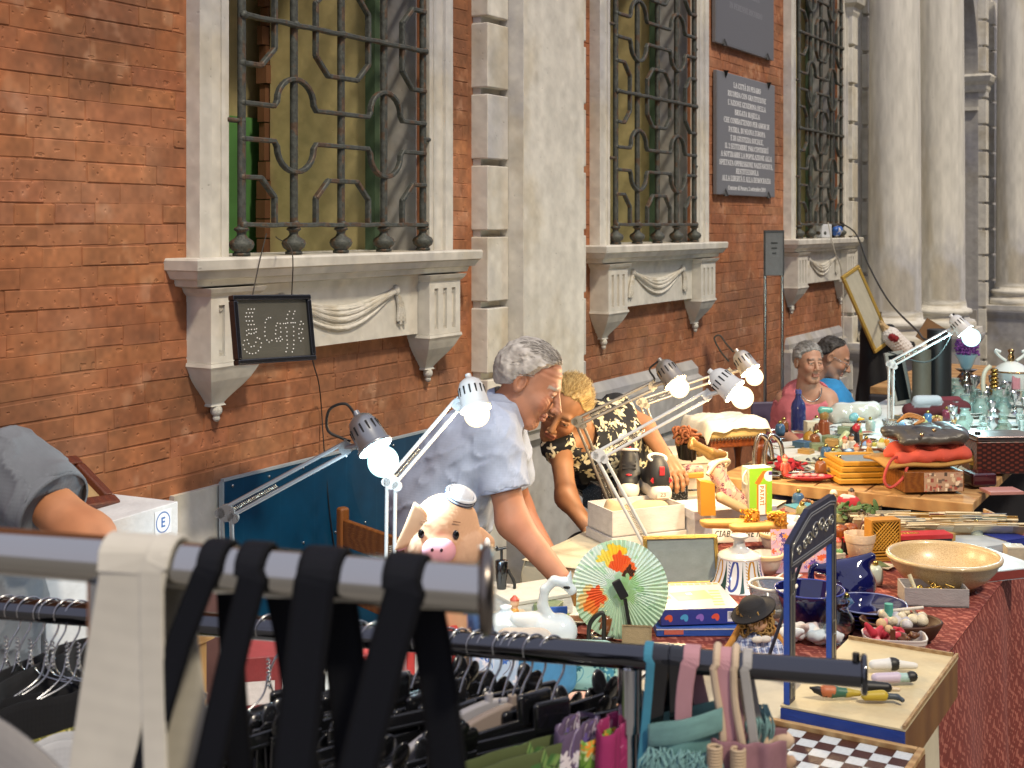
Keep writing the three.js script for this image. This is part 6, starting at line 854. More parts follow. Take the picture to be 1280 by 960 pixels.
  for (const [px, py, m, l] of [[625, 868, printM(scr), 'blue and white printed cushion on the white table'], [682, 868, clothM(0x4f93c4), 'sky blue plush cushion on the white table'], [735, 862, printM(teal), 'turquoise leaf print cushion on the white table'], [655, 845, clothM(0xc9c6c2), 'pale grey cushion behind the printed ones']]) { t = put('cushion', l, 'cushion', px, py, T1, rr(-0.2, 0.2)); const g = at(new RoundedBoxGeometry(0.14, 0.11, 0.07, 5, 0.032), 0, 0.057, 0); part('cushion_cover', [uvm(g, 4)], m, t); }
  t = put('peach_pouch', 'peach coloured pouch with lace by the chrome post', 'pouch', 745, 900, T1); part('pouch_body', [lumps([[V(-0.04, 0.03, 0), V(0.04, 0.03, 0), 0.03, 0.028, 0xd9a58c]], 0.01, 0.006)], vcol(0.9), t);
  // things behind the racks on the left
  t = thing('wooden_chair', 'old wooden chair whose back shows above the chrome rail', 'chair', P(405, 730, 3.9), CAMYAW - 0.9); t.position.y = 0; for (const x of [-0.19, 0.19]) { part('back_post', [box(0.035, 0.93, 0.035, x, 0.465, -0.18, 0.01)], brownWood.clone ? wood(0xb98a55, 0.5) : brownWood, t); part('leg', [box(0.035, 0.44, 0.035, x, 0.22, 0.18, 0.006)], wood(0xb98a55, 0.5), t); } part('back_rail', [box(0.345, 0.085, 0.02, 0, 0.85, -0.18, 0.004)], wood(0xb98a55, 0.5), t); part('back_rail', [box(0.345, 0.05, 0.02, 0, 0.66, -0.18, 0.004)], wood(0xb98a55, 0.5), t); part('seat', [box(0.44, 0.03, 0.42, 0, 0.455, 0.0, 0.01)], wood(0xb98a55, 0.5), t);
}
{ // white removal box with a letter mark, brown frame on it
  const p = P(122, 690, 3.15); p.y = 0; let t = thing('trestle', 'low trestle stand beneath the white carton by the wall', 'stand', p.clone(), 0.1); part('top', [box(0.6, 0.03, 0.4, -0.1, 0.815, 0)], greyWood, t); for (const [x, z] of [[-0.36, -0.17], [0.16, -0.17], [-0.36, 0.17], [0.16, 0.17]]) part('leg', [box(0.04, 0.8, 0.04, x, 0.4, z)], greyWood, t);
  t = thing('carton', 'white cardboard carton printed with a circled letter E', 'carton', p.clone().setY(0.832), 0.1); part('carton_body', [box(0.44, 0.325, 0.3, -0.1, 0.1635, 0, 0.003)], cardM(0xd2d3d6), t);
  part('circled_letter', [new THREE.PlaneGeometry(0.06, 0.06).translate(0.062, 0.286, 0.1515)], mt(0xffffff, 0.8, { map: canvasTex(128, 128, (c) => { c.fillStyle = '#d6d8dc'; c.fillRect(0, 0, 128, 128); c.strokeStyle = '#3a62a0'; c.lineWidth = 7; c.beginPath(); c.arc(64, 64, 52, 0, 7); c.stroke(); c.fillStyle = '#3a62a0'; c.font = 'bold 74px sans-serif'; c.textAlign = 'center'; c.fillText('E', 64, 90); }) }), t);
  t = thing('brown_frame', 'brown wooden picture frame leaning on the white carton', 'frame', p.clone().setY(1.16), 0.1); const g = sub('frame_body', t, V(-0.1, 0, 0.03)); g.rotation.set(-0.95, 0.15, 0); for (const [a, c, x, y] of [[0.3, 0.03, 0, 0.015], [0.3, 0.03, 0, 0.165], [0.03, 0.12, -0.135, 0.09], [0.03, 0.12, 0.135, 0.09]]) part('frame_rail', [box(a, c, 0.024, x, y, 0.012, 0.006)], wood(0x8a4a22, 0.4), g); part('backing', [box(0.24, 0.12, 0.006, 0, 0.09, 0.004)], worn(0xa98a5f, 0.8), g);
  // bright poster low behind the rack
  t = thing('poster_board', 'white board with yellow and blue shapes low at the wall', 'board', P(70, 735, 3.0), 0); const b = P(70, 900, 3.0).y; t.position.y = 0.45; part('board_sheet', [box(0.36, 0.52, 0.008, 0, 0.26, 0)], worn(0xcfd6dc, 0.5), t); part('yellow_shape', [box(0.16, 0.16, 0.003, 0.09, 0.44, 0.006)], worn(0xe0c21c, 0.5), t); part('blue_stripe', [at(box(0.03, 0.24, 0.003, 0, 0, 0), 0.01, 0.4, 0.0062, 0, 0, 0.5)], worn(0x2a6fb0, 0.5), t); part('black_oval', [at(ball(0.02, 0, 0, 0, [0.8, 1.6, 0.1]), 0.12, 0.43, 0.0085)], mt(0x151515, 0.5), t);
  t = thing('storage_crate', 'dark maroon storage crate low behind the rack', 'crate', P(95, 790, 3.1), 0.1); t.position.y = 0; part('crate_body', [box(0.5, 0.9, 0.3, 0.12, 0.45, 0, 0.01)], worn(0x5a3a38, 0.8), t);
}
// ================= chess box, folding display stand, curio stall =================
{
  const x0 = 2.515, x1 = 3.0, z0 = 2.142, z1 = 2.39, yt = 0.872;
  let t = thing('wooden_case', 'wooden case with a blue front carrying toy figures', 'case', V(x0, T1 + 0.004, z0));
  const h = yt - T1 - 0.004; part('case_body', [uvm(box(x1 - x0 - 0.006, h - 0.004, z1 - z0, (x1 - x0) / 2, (h - 0.004) / 2, (z1 - z0) / 2), 1)], wood(0xb0946a, 0.6), t);
  part('case_top', [uvm(box(x1 - x0, 0.004, z1 - z0 + 0.002, (x1 - x0) / 2, h - 0.0015, (z1 - z0) / 2), 2)], worn(0xd2c29a, 0.6), t); part('blue_front', [box(0.006, 0.05, z1 - z0, 0.0, h - 0.03, (z1 - z0) / 2)], worn(0x1d3f95, 0.4), t);
  part('rim', [box(x1 - x0, 0.008, 0.006, (x1 - x0) / 2, h + 0.0045, z1 - z0 - 0.002), box(0.006, 0.008, z1 - z0 - 0.01, x1 - x0 - 0.003, h + 0.0045, (z1 - z0) / 2 - 0.004)], paleWood, t);
  // chessboard in front
  t = thing('chessboard', 'brown and white chessboard in a wooden rim beside the blue case', 'chessboard', V(2.214, T1 + 0.004, 2.13)); const S = 0.0355, yb = 0.05;
  part('board_base', [uvm(box(8 * S + 0.03, yb, 8 * S + 0.03, 4 * S, yb / 2, 4 * S), 1)], wood(0xa07a48, 0.5), t);
  for (let i = 0; i < 8; i++) for (let j = 0; j < 8; j++) part((i + j) % 2 ? 'dark_square' : 'light_square', [box(S - 0.0006, 0.002, S - 0.0006, (i + 0.5) * S, yb + 0.0012, (j + 0.5) * S)], (i + j) % 2 ? worn(0x4a2a1e, 0.3) : worn(0xd3dade, 0.3), t);
  for (const [w, d, x, z] of [[8 * S + 0.03, 0.013, 4 * S, -0.008], [8 * S + 0.03, 0.013, 4 * S, 8 * S + 0.008], [0.013, 8 * S + 0.002, -0.0085, 4 * S], [0.013, 8 * S + 0.002, 8 * S + 0.0085, 4 * S]]) part('rim', [uvm(box(w, 0.012, d, x, yb + 0.006, z, 0.002), 3)], paleWood, t);
  // display stand: a tall frame with a cut corner, navy with silver relief
  const st = thing('display_stand', 'navy cardboard stand frame with silver ornament and one cut corner', 'stand', V(2.522, yt + 0.002, 2.146)); const W = 0.325, Hh = 0.372, sh = new THREE.Shape(); sh.moveTo(0, 0); sh.lineTo(0.036, 0); sh.lineTo(0.036, 0.268); sh.lineTo(W - 0.036, 0.268); sh.lineTo(W - 0.036, 0); sh.lineTo(W, 0); sh.lineTo(W, Hh - 0.012); sh.lineTo(W - 0.02, Hh); sh.lineTo(0.13, Hh); sh.lineTo(0, 0.325); sh.closePath();
  const nv = worn(0x1a1d38, 0.4), sil = metal(0xb4b2a8, 0.5), e = 0.0125;
  part('frame_board', [uvm(new THREE.ExtrudeGeometry(sh, { depth: 0.012, bevelEnabled: false }), 2)], nv, st); part('blue_edge', [box(0.0015, 0.325, 0.012, -0.0012, 0.1625, 0.006), box(0.0015, 0.262, 0.012, W - 0.0372, 0.133, 0.006)], worn(0x2350b0, 0.4), st);
  const ln = (pts, r = 0.0017) => tube(pts.map(([x, y]) => V(x, y, e)), r, pts.length * 3, 5, false, true);
  const L = [ln([[0.008, 0.278], [0.008, 0.316], [0.133, 0.361], [W - 0.022, 0.361], [W - 0.008, 0.352], [W - 0.008, 0.278], [0.008, 0.278]]), ln([[0.014, 0.283], [0.014, 0.312], [0.135, 0.355], [W - 0.026, 0.355], [W - 0.014, 0.347], [W - 0.014, 0.283], [0.014, 0.283]]), ln([[0.006, 0.01], [0.006, 0.27]]), ln([[0.012, 0.01], [0.012, 0.262]]), ln([[0.024, 0.01], [0.024, 0.262]]), ln([[0.03, 0.01], [0.03, 0.27]]), ln([[W - 0.03, 0.01], [W - 0.03, 0.268]]), ln([[W - 0.012, 0.01], [W - 0.012, 0.268]])];
  for (const [x, y] of [[0.018, 0.22], [0.018, 0.03], [W - 0.018, 0.06]]) L.push(ln([[x - 0.012, y], [x + 0.012, y], [x + 0.012, y + 0.03], [x - 0.012, y + 0.03], [x - 0.012, y]]));
  const scroll = (cx, cy, s, f) => { const p = []; for (let i = 0; i <= 40; i++) { const a = i / 40 * 9, r = s * (1 - i / 46); p.push(V(cx + f * Math.cos(a) * r, cy + Math.sin(a) * r * 0.8, e)); } return tube(p, 0.0023, 60, 5); };
  for (const [x, y, s, f] of [[0.17, 0.318, 0.026, 1], [0.215, 0.322, 0.022, -1], [0.25, 0.312, 0.02, 1], [0.13, 0.31, 0.02, -1], [0.1, 0.305, 0.016, 1], [0.06, 0.3, 0.014, -1], [0.285, 0.318, 0.018, -1]]) L.push(scroll(x, y, s, f));
  part('silver_relief', L, sil, st); part('back_strut', [rod(V(W * 0.5, 0.3, 0), V(W * 0.5, 0, -0.1), 0.004)], nv, st);
  // toy figures lying on the case
  const toy = (name, label, px, py, list, turn = 0) => { const p = onY(px, py, yt + 0.006), o = thing(name, label, 'toy', p, CAMYAW + turn, null); part('figure', [lumps(list, 0.004, 0.003)], vcol(0.5), o); };
  toy('toy_bird', 'small black, orange and green toy bird on the case', 1040, 872, [[V(-0.035, 0.014, 0), V(-0.015, 0.012, 0), 0.005, 0.011, 0x17181a], [V(-0.015, 0.014, 0), V(0.0, 0.013, 0), 0.012, 0.012, 0xb0623a], [V(0.0, 0.012, 0), V(0.035, 0.01, 0), 0.012, 0.008, 0x2f5f4c], [V(0.03, 0.01, 0), V(0.055, 0.009, 0), 0.009, 0.006, 0xa8922e], [V(-0.045, 0.02, 0), V(-0.03, 0.018, 0), 0.003, 0.006, 0x121214]]);
  toy('toy_soldier', 'yellow and dark grey toy lying at the case edge', 1100, 876, [[V(-0.03, 0.01, 0), V(0.005, 0.011, 0), 0.009, 0.011, 0xb29a2c], [V(0.005, 0.01, 0), V(0.035, 0.008, 0), 0.007, 0.006, 0x3a444c], [V(0.035, 0.008, 0), V(0.042, 0.006, 0.012), 0.005, 0.005, 0x3a444c]]);
  toy('toy_figure', 'white toy figure with a black belt lying on the case', 1115, 838, [[V(-0.04, 0.012, 0), V(0.0, 0.014, 0), 0.011, 0.013, 0xd6d6d2], [V(0.0, 0.014, 0), V(0.004, 0.014, 0), 0.0135, 0.0135, 0x1c1c1c], [V(0.006, 0.013, 0), V(0.05, 0.01, 0), 0.011, 0.007, 0xd6d4cc]]);
  toy('toy_figure', 'pastel pink and blue toy figure with a black cap', 1118, 854, [[V(-0.04, 0.012, 0), V(0.005, 0.012, 0), 0.011, 0.011, 0xc0b2c4], [V(0.005, 0.012, 0), V(0.03, 0.011, 0), 0.01, 0.009, 0x9fbdb8], [V(0.035, 0.013, 0), V(0.04, 0.013, 0), 0.011, 0.011, 0x1c1c1e]], 0.1);
  toy('toy_figure', 'black toy figure lying beside the rail end', 1096, 866, [[V(-0.02, 0.012, 0), V(0.02, 0.012, 0), 0.013, 0.01, 0x121315], [V(0.02, 0.01, 0), V(0.045, 0.008, 0), 0.006, 0.004, 0xc9b79a]], -0.1);
  const p = onY(1010, 806, T1), cl = thing('lace_heap', 'heap of white lace and pale ribbons behind the stand', 'lace', p.setY(T1 + 0.004), CAMYAW), q = []; for (let k = 0; k < 26; k++) { const a = V(rr(-0.07, 0.07), rr(0.01, 0.04), rr(-0.03, 0.03)); q.push([a, a.clone().add(V(rr(-0.03, 0.03), rr(-0.01, 0.015), rr(-0.02, 0.02))), 0.014, 0.008, pick([0xc9d2d8, 0xb6c4cc, 0xd8d4cc, 0xc2b2ae])]); } part('ribbon', [lumps(q, 0.005, 0.005)], vcol(0.8), cl);
}
// ---- curio stall on planks ----
const G6 = (name, label, cat, px, py, turn = 0, g) => put(name, label, cat, px, py, T2 + 0.002, turn, g);
{
  let t;
  for (let k = 0; k < 4; k++) { t = G6('framed_picture', ['bottom', 'second', 'third', 'topmost'][k] + ' of four yellow wooden picture frames stacked in steps', 'frame', 1082, 606, 0.08, 'yellow frames'); t.position.addScaledVector(BACK, -0.03 - k * 0.03).addScaledVector(RIGHT, k * 0.012); t.position.y = T2 + 0.006 + k * 0.017; const w = 0.2, d = 0.2, m = worn(0xc8912a, 0.5); for (const [a, c, x, z] of [[w, 0.022, 0, 0], [w, 0.022, 0, -d], [0.022, d - 0.022, -w / 2 + 0.011, -d / 2], [0.022, d - 0.022, w / 2 - 0.011, -d / 2]]) part('frame_rail', [box(a, 0.016, c, x, 0.008, z, 0.002)], m, t); part('picture', [box(w - 0.044, 0.004, d - 0.022, 0, 0.006, -d / 2)], worn([0x8a8a80, 0x9aa0a8, 0xb0a890, 0x7a8a94][k], 0.4), t); }
  // wicker box under red bag and leather bag
  t = G6('decorated_box', 'wooden box with a printed architectural front under the bags', 'box', 1168, 616, 0.1); part('box_body', [box(0.23, 0.075, 0.2, 0, 0.04, -0.1, 0.002)], wood(0xb08040, 0.5), t); part('front_print', [new THREE.PlaneGeometry(0.15, 0.07).translate(0.035, 0.04, 0.0012)], mt(0xffffff, 0.5, { map: canvasTex(256, 120, (c, w, h) => { c.fillStyle = '#a88a74'; c.fillRect(0, 0, w, h); for (let k = 0; k < 60; k++) { c.fillStyle = pick(['#d8c8b0', '#8a4a40', '#6a5a50', '#b56a5a', '#cbb89a', '#4a4038']); c.fillRect(rnd() * w, rnd() * h, 6 + rnd() * 18, 4 + rnd() * 26); } }) }), t);
  t = G6('woven_mat', 'tan woven mat folded under the red bag', 'mat', 1165, 612, 0.1); t.position.y = T2 + 0.086; part('mat', [sheet((u, v) => V((u - 0.5) * 0.33 - 0.02, 0.006 + 0.035 * u * 0.6 + 0.012 * Math.sin(v * 3) + 0.006 * Math.sin(u * 7), 0.03 - v * 0.24), 24, 16, 0.012)], clothM(0xa87f42), t);
  t = G6('red_bag', 'soft coral red fabric bag with thin straps', 'bag', 1165, 612, 0.1); t.position.y = T2 + 0.105; part('bag_body', [lumps([[V(-0.12, 0.03, -0.08), V(0.12, 0.05, -0.08), 0.034, 0.04, 0xb84a3a], [V(-0.13, 0.018, 0.0), V(0.13, 0.034, 0.0), 0.022, 0.026, 0xb84a3a], [V(-0.1, 0.022, -0.15), V(0.11, 0.03, -0.15), 0.025, 0.025, 0xb84434]], 0.05, 0.01, (p) => 0.004 * Math.sin(p.x * 75 + p.z * 30 + p.y * 40) + 0.01 * (fbm3(p.x * 14, p.y * 30, p.z * 14, 3) - 0.5))], vcol(0.9), t); part('strap', [tube([V(-0.12, 0.03, 0.0), V(-0.17, 0.02, 0.03), V(-0.205, -0.05, 0.05), V(-0.19, -0.075, 0.06), V(-0.14, -0.05, 0.05), V(-0.1, 0.0, 0.02)], 0.0055, 40, 7)], worn(0xb03c34, 0.7), t);
  t = G6('leather_bag', 'dark grey crumpled leather bag lying on top of the red bag', 'bag', 1165, 612, 0.1); t.position.y = T2 + 0.172; part('bag_body', [lumps([[V(-0.14, 0.05, -0.06), V(0.12, 0.03, -0.06), 0.03, 0.045, 0x3d3b38], [V(-0.1, 0.02, -0.0), V(0.1, 0.03, -0.0), 0.022, 0.03, 0x45423e], [V(-0.08, 0.03, -0.13), V(0.12, 0.05, -0.13), 0.035, 0.03, 0x393734]], 0.05, 0.009, (p) => 0.013 * (fbm3(p.x * 14, p.y * 20, p.z * 16, 3) - 0.5) + 0.0045 * Math.pow(1 - Math.abs(2 * fbm3(p.x * 18 + p.y * 20, p.y * 14 - p.x * 6, p.z * 18, 2) - 1), 4))], vcol(0.42), t).scale.set(1.05, 0.85, 1.08); part('buckle', [ball(0.008, 0.0, 0.06, 0.02), ball(0.008, -0.05, 0.045, 0.026)], metal(0xb0a080, 0.3), t); part('cord_loop', [0, 1, 2].map((k) => tube([V(-0.11, 0.08, -0.06), V(-0.07, 0.1 + k * 0.006, -0.05), V(-0.03 + k * 0.01, 0.09, -0.04), V(-0.06, 0.075, -0.02)], 0.004, 20, 6)), worn(0xb5824a, 0.6), t);
  // flat things along the front edge
  t = G6('red_dish', 'long red and white patterned dish at the plank edge', 'dish', 1012, 600); part('dish_body', [at(lathe([[0, 0.004], [0.04, 0], [0.075, 0.012], [0.078, 0.018], [0.07, 0.014], [0, 0.008]], 36), 0, 0, 0, 0, 0, 0, [1.25, 1, 0.5])], worn(0xb53440, 0.3), t); part('trinket', [0, 1, 2, 3, 4].map((k) => ball(0.011, -0.06 + k * 0.026, 0.018, rr(-0.015, 0.015), [1.2, 0.7, 1])), worn(0xc98a8a, 0.4), t);
  t = G6('glass_plate', 'round glass plate heaped with dark red petals', 'plate', 985, 590); part('plate', [lathe([[0, 0.003], [0.06, 0], [0.115, 0.018], [0.115, 0.021], [0.06, 0.006], [0, 0.007]], 48)], mt(0xcfd4cc, 0.06, { transmission: 0.7, thickness: 0 }), t); const F = []; for (let k = 0; k < 60; k++) { const a = rr(0, 6.28), r = rr(0, 0.07); F.push(at(new THREE.SphereGeometry(0.014, 8, 5), Math.cos(a) * r, 0.018 + rr(0, 0.028), Math.sin(a) * r * 0.8, rr(-1, 1), rr(0, 3), rr(-1, 1), [1.3, 0.25, 0.9])); } part('petal', F, clothM(0xa5202e), t);
  t = G6('wooden_tray', 'shallow oval glass tray with dark trinkets beside the petals', 'tray', 1028, 580); part('tray_body', [at(lathe([[0, 0.003], [0.08, 0], [0.12, 0.02], [0.118, 0.023], [0, 0.008]], 40), 0, 0, 0, 0, 0, 0, [1, 1, 0.7])], mt(0xb9bdb0, 0.2), t); part('trinket', Array.from({ length: 14 }, () => ball(rr(0.006, 0.012), rr(-0.07, 0.07), 0.016, rr(-0.04, 0.04), [1, 1, 1], 8)), worn(0x3a3a40, 0.3), t);
  t = G6('candle_arms', 'pair of bent silver candle arms standing up', 'candle holder', 953, 596); for (const x of [-0.02, 0.022]) part('arm', [tube([V(x, 0, 0), V(x - 0.012, 0.09, 0), V(x + 0.012, 0.165, 0), V(x + 0.045, 0.14, 0), V(x + 0.06, 0.07, 0)], 0.009, 30, 8)], metal(0xb4b4b4, 0.2), t); part('base', [box(0.11, 0.012, 0.06, 0.01, 0.006, 0, 0.003)], metal(0x8c8c8c, 0.3), t);
  t = G6('blue_bottle', 'empty blue plastic water bottle without a label', 'bottle', 998, 540); t.position.y = T2 + 0.006; part('bottle_body', [lathe([[0, 0.002], [0.034, 0], [0.036, 0.01], [0.034, 0.04], [0.036, 0.05], [0.034, 0.1], [0.036, 0.115], [0.03, 0.14], [0.014, 0.165], [0.013, 0.185]], 28)], mt(0x5560a8, 0.08, { transmission: 0.75, thickness: 0 }), t); part('cap', [cyl(0.015, 0.015, 0.018, 0, 0.183, 0, 16)], worn(0x4a5296, 0.4), t);
  t = G6('white_box', 'white card box with figurines before the seated woman', 'box', 1022, 545, 0.15); part('box_body', [box(0.08, 0.07, 0.05, -0.02, 0.036, 0, 0.002)], worn(0xd2cbb4, 0.7), t); part('print', [box(0.004, 0.02, 0.001, -0.03, 0.04, 0.0258), box(0.004, 0.02, 0.001, -0.022, 0.04, 0.0258)], mt(0x33302c, 0.6), t);
  const fig = (label, px, py, list, sc = 1) => { const o = G6('figurine', label, 'figurine', px, py, rr(-0.3, 0.3)); part('figure', [lumps(list.map(([a, b, ra, rb, c]) => [a.clone().multiplyScalar(sc), b.clone().multiplyScalar(sc), ra * sc, rb * sc, c]), 0.006, 0.0045)], vcol(0.3), o); };
  fig('painted figurine with a turquoise hat and brown coat', 1030, 550, [[V(0, 0.02, 0), V(0, 0.07, 0), 0.026, 0.022, 0x7a3f24], [V(0, 0.1, 0), V(0, 0.105, 0), 0.02, 0.02, 0x8a6a3a], [V(-0.01, 0.125, 0), V(0.025, 0.125, 0), 0.016, 0.012, 0x5fa39a], [V(-0.03, 0.06, 0), V(-0.035, 0.03, 0.01), 0.01, 0.01, 0x5a3320]], 1.1);
  fig('golden brown glazed apple shaped figurine', 1012, 556, [[V(0, 0.03, 0), V(0, 0.034, 0), 0.03, 0.028, 0x9a7424], [V(0, 0.06, 0), V(0.004, 0.075, 0), 0.004, 0.003, 0x3a2a14]]);
  fig('painted bird figurine with a blue head and yellow beak on a stump', 1068, 562, [[V(0, 0.0, 0), V(0, 0.02, 0), 0.025, 0.02, 0x7a5230], [V(0, 0.04, 0), V(0, 0.075, 0), 0.02, 0.017, 0x23252c], [V(0.006, 0.085, 0.01), V(0.006, 0.09, 0.01), 0.015, 0.013, 0xb0303c], [V(-0.004, 0.122, 0), V(0.0, 0.126, 0), 0.017, 0.016, 0x6fb4c8], [V(0.015, 0.118, 0.004), V(0.034, 0.118, 0.006), 0.008, 0.004, 0xd8b63a], [V(-0.03, 0.06, 0), V(-0.06, 0.02, 0), 0.013, 0.014, 0xb2c4a0]], 1.15);
  fig('white and blue porcelain group of small geese', 1085, 570, [[V(-0.02, 0.02, 0), V(-0.015, 0.03, 0), 0.02, 0.016, 0xd2dde2], [V(-0.015, 0.05, 0), V(-0.012, 0.055, 0), 0.012, 0.01, 0x7a9ac8], [V(0.025, 0.02, 0), V(0.03, 0.026, 0), 0.019, 0.016, 0xd8e0d6], [V(0.03, 0.048, 0), V(0.034, 0.05, 0), 0.011, 0.009, 0xb0ac4a]]);
  fig('yellow and green porcelain duck group', 1098, 564, [[V(-0.02, 0.02, 0), V(0.01, 0.024, 0), 0.02, 0.018, 0xc9c2a0], [V(0.012, 0.045, 0), V(0.014, 0.05, 0), 0.012, 0.01, 0xb8b04a], [V(0.035, 0.03, 0), V(0.036, 0.045, 0), 0.01, 0.012, 0xc98a2a]]);
  fig('blue and white porcelain bluebird with an orange bill', 1128, 552, [[V(0, 0.03, 0), V(0.01, 0.06, 0), 0.024, 0.018, 0x3a78c0], [V(-0.012, 0.085, 0), V(-0.006, 0.085, 0), 0.015, 0.015, 0x8fc0e0], [V(0.02, 0.04, 0.01), V(0.05, 0.035, 0.01), 0.012, 0.01, 0xd8b83a]]);
  fig('blue and yellow painted clown face charm on the frames', 1064, 578, [[V(0, 0.02, 0), V(0.01, 0.03, 0), 0.02, 0.018, 0xc9a82c], [V(-0.02, 0.035, 0), V(-0.01, 0.045, 0), 0.016, 0.014, 0x9fbcd8]]);
  // papers and envelopes
  for (const [px, py, w, d, c, tw, l] of [[1005, 570, 0.3, 0.2, 0xc4c8cc, 0.2, 'blue grey papers spread before the seated woman'], [1060, 572, 0.3, 0.16, 0xbcc6cc, -0.15, 'pale blue plastic sleeves with papers'], [985, 560, 0.2, 0.12, 0xd4cdb8, 0.4, 'cream envelopes at the stall corner'], [1040, 590, 0.2, 0.12, 0xc8c0ac, 0.1, 'beige cardboard sheets by the trinkets'], [1100, 585, 0.22, 0.18, 0x9a8a72, 0.05, 'brown framed print lying by the figurines']]) { t = G6('paper_pile', l, 'papers', px, py, tw); for (let k = 0; k < 5; k++) part('sheet', [at(box(w * rr(0.75, 1), 0.003, d * rr(0.75, 1), 0, 0, 0), rr(-0.02, 0.02), 0.003 + k * 0.0034, rr(-0.02, 0.02), 0, rr(-0.3, 0.3), 0)], worn(k % 2 ? c : 0xd2d0c8, 0.6), t); }
  t = G6('plastic_bag', 'clear zip bag of white crumbs lying before the seated man', 'bag', 1068, 528, 0.1); part('bag_body', [lumps([[V(-0.1, 0.04, 0), V(0.1, 0.05, 0), 0.045, 0.04, 0xa9a49a], [V(0.1, 0.08, 0), V(-0.09, 0.08, -0.01), 0.02, 0.012, 0xb4b2b0]], 0.04, 0.01, (p) => 0.005 * Math.sin(p.x * 70) * Math.sin(p.y * 60 + p.z * 40))], vcol(0.15), t);
  t = G6('lamp_holder', 'cut glass candle holder under the white lamp', 'candle holder', 1113, 560); part('holder_body', [lathe([[0.045, 0], [0.04, 0.015], [0.022, 0.03], [0.026, 0.05], [0.02, 0.07], [0.03, 0.1], [0.038, 0.125], [0.034, 0.125], [0.012, 0.09], [0, 0.09]], 16)], mt(0xdfe6e8, 0.05, { transmission: 0.9, thickness: 0.005, ior: 1.5 }), t);
  t = G6('wooden_frame_flat', 'brown wooden frame lying flat with a small picture', 'frame', 1078, 574, 0.1); t.position.y += 0.02; for (const [a, c, x, z] of [[0.22, 0.02, 0, 0.06], [0.22, 0.02, 0, -0.06], [0.02, 0.1, -0.1, 0], [0.02, 0.1, 0.1, 0]]) part('frame_rail', [box(a, 0.014, c, x, 0.008, z, 0.002)], brownWood, t); part('picture', [box(0.18, 0.004, 0.1, 0, 0.004, 0)], worn(0x8a9084, 0.4), t);
  // right end: silver, tins, books
  t = G6('tin_box', 'dark brown tin box with a woven pattern at the stall end', 'box', 1256, 592, 0.05); part('tin_body', [box(0.24, 0.13, 0.16, 0, 0.066, -0.06, 0.006)], mt(0xffffff, 0.3, { map: (() => { const q = tex(128, (u, v) => { const k = Math.sin(u * 40) * Math.sin(v * 40); return k > 0.2 ? [0.42, 0.2, 0.16] : [0.2, 0.1, 0.09]; }); return q; })() }), t); part('lid', [box(0.246, 0.02, 0.166, 0, 0.142, -0.06, 0.006)], metal(0x8a7a78, 0.3), t);
  t = G6('pink_book', 'small pink book lying at the plank end', 'book', 1252, 616, 0.1); part('cover', [box(0.13, 0.012, 0.09, 0, 0.007, 0, 0.002)], worn(0xb98078, 0.6), t); t = G6('maroon_case', 'dark maroon glossy case beside the printed box', 'case', 1228, 608, 0.15); part('case_body', [box(0.1, 0.05, 0.1, 0, 0.026, -0.03, 0.01)], mt(0x3a0f18, 0.15, { clearcoat: 0.6 }), t);
  t = G6('black_bottle', 'dark glass bottle with a gold label between bag and tin', 'bottle', 1222, 590); part('bottle_body', [lathe([[0, 0], [0.03, 0], [0.032, 0.08], [0.02, 0.11], [0.012, 0.12], [0.012, 0.16], [0, 0.16]], 24)], mt(0x141a14, 0.08, { clearcoat: 0.5 }), t); part('label', [lathe([[0.0326, 0.03], [0.0326, 0.07]], 24)], metal(0xa08a50, 0.4), t);
}
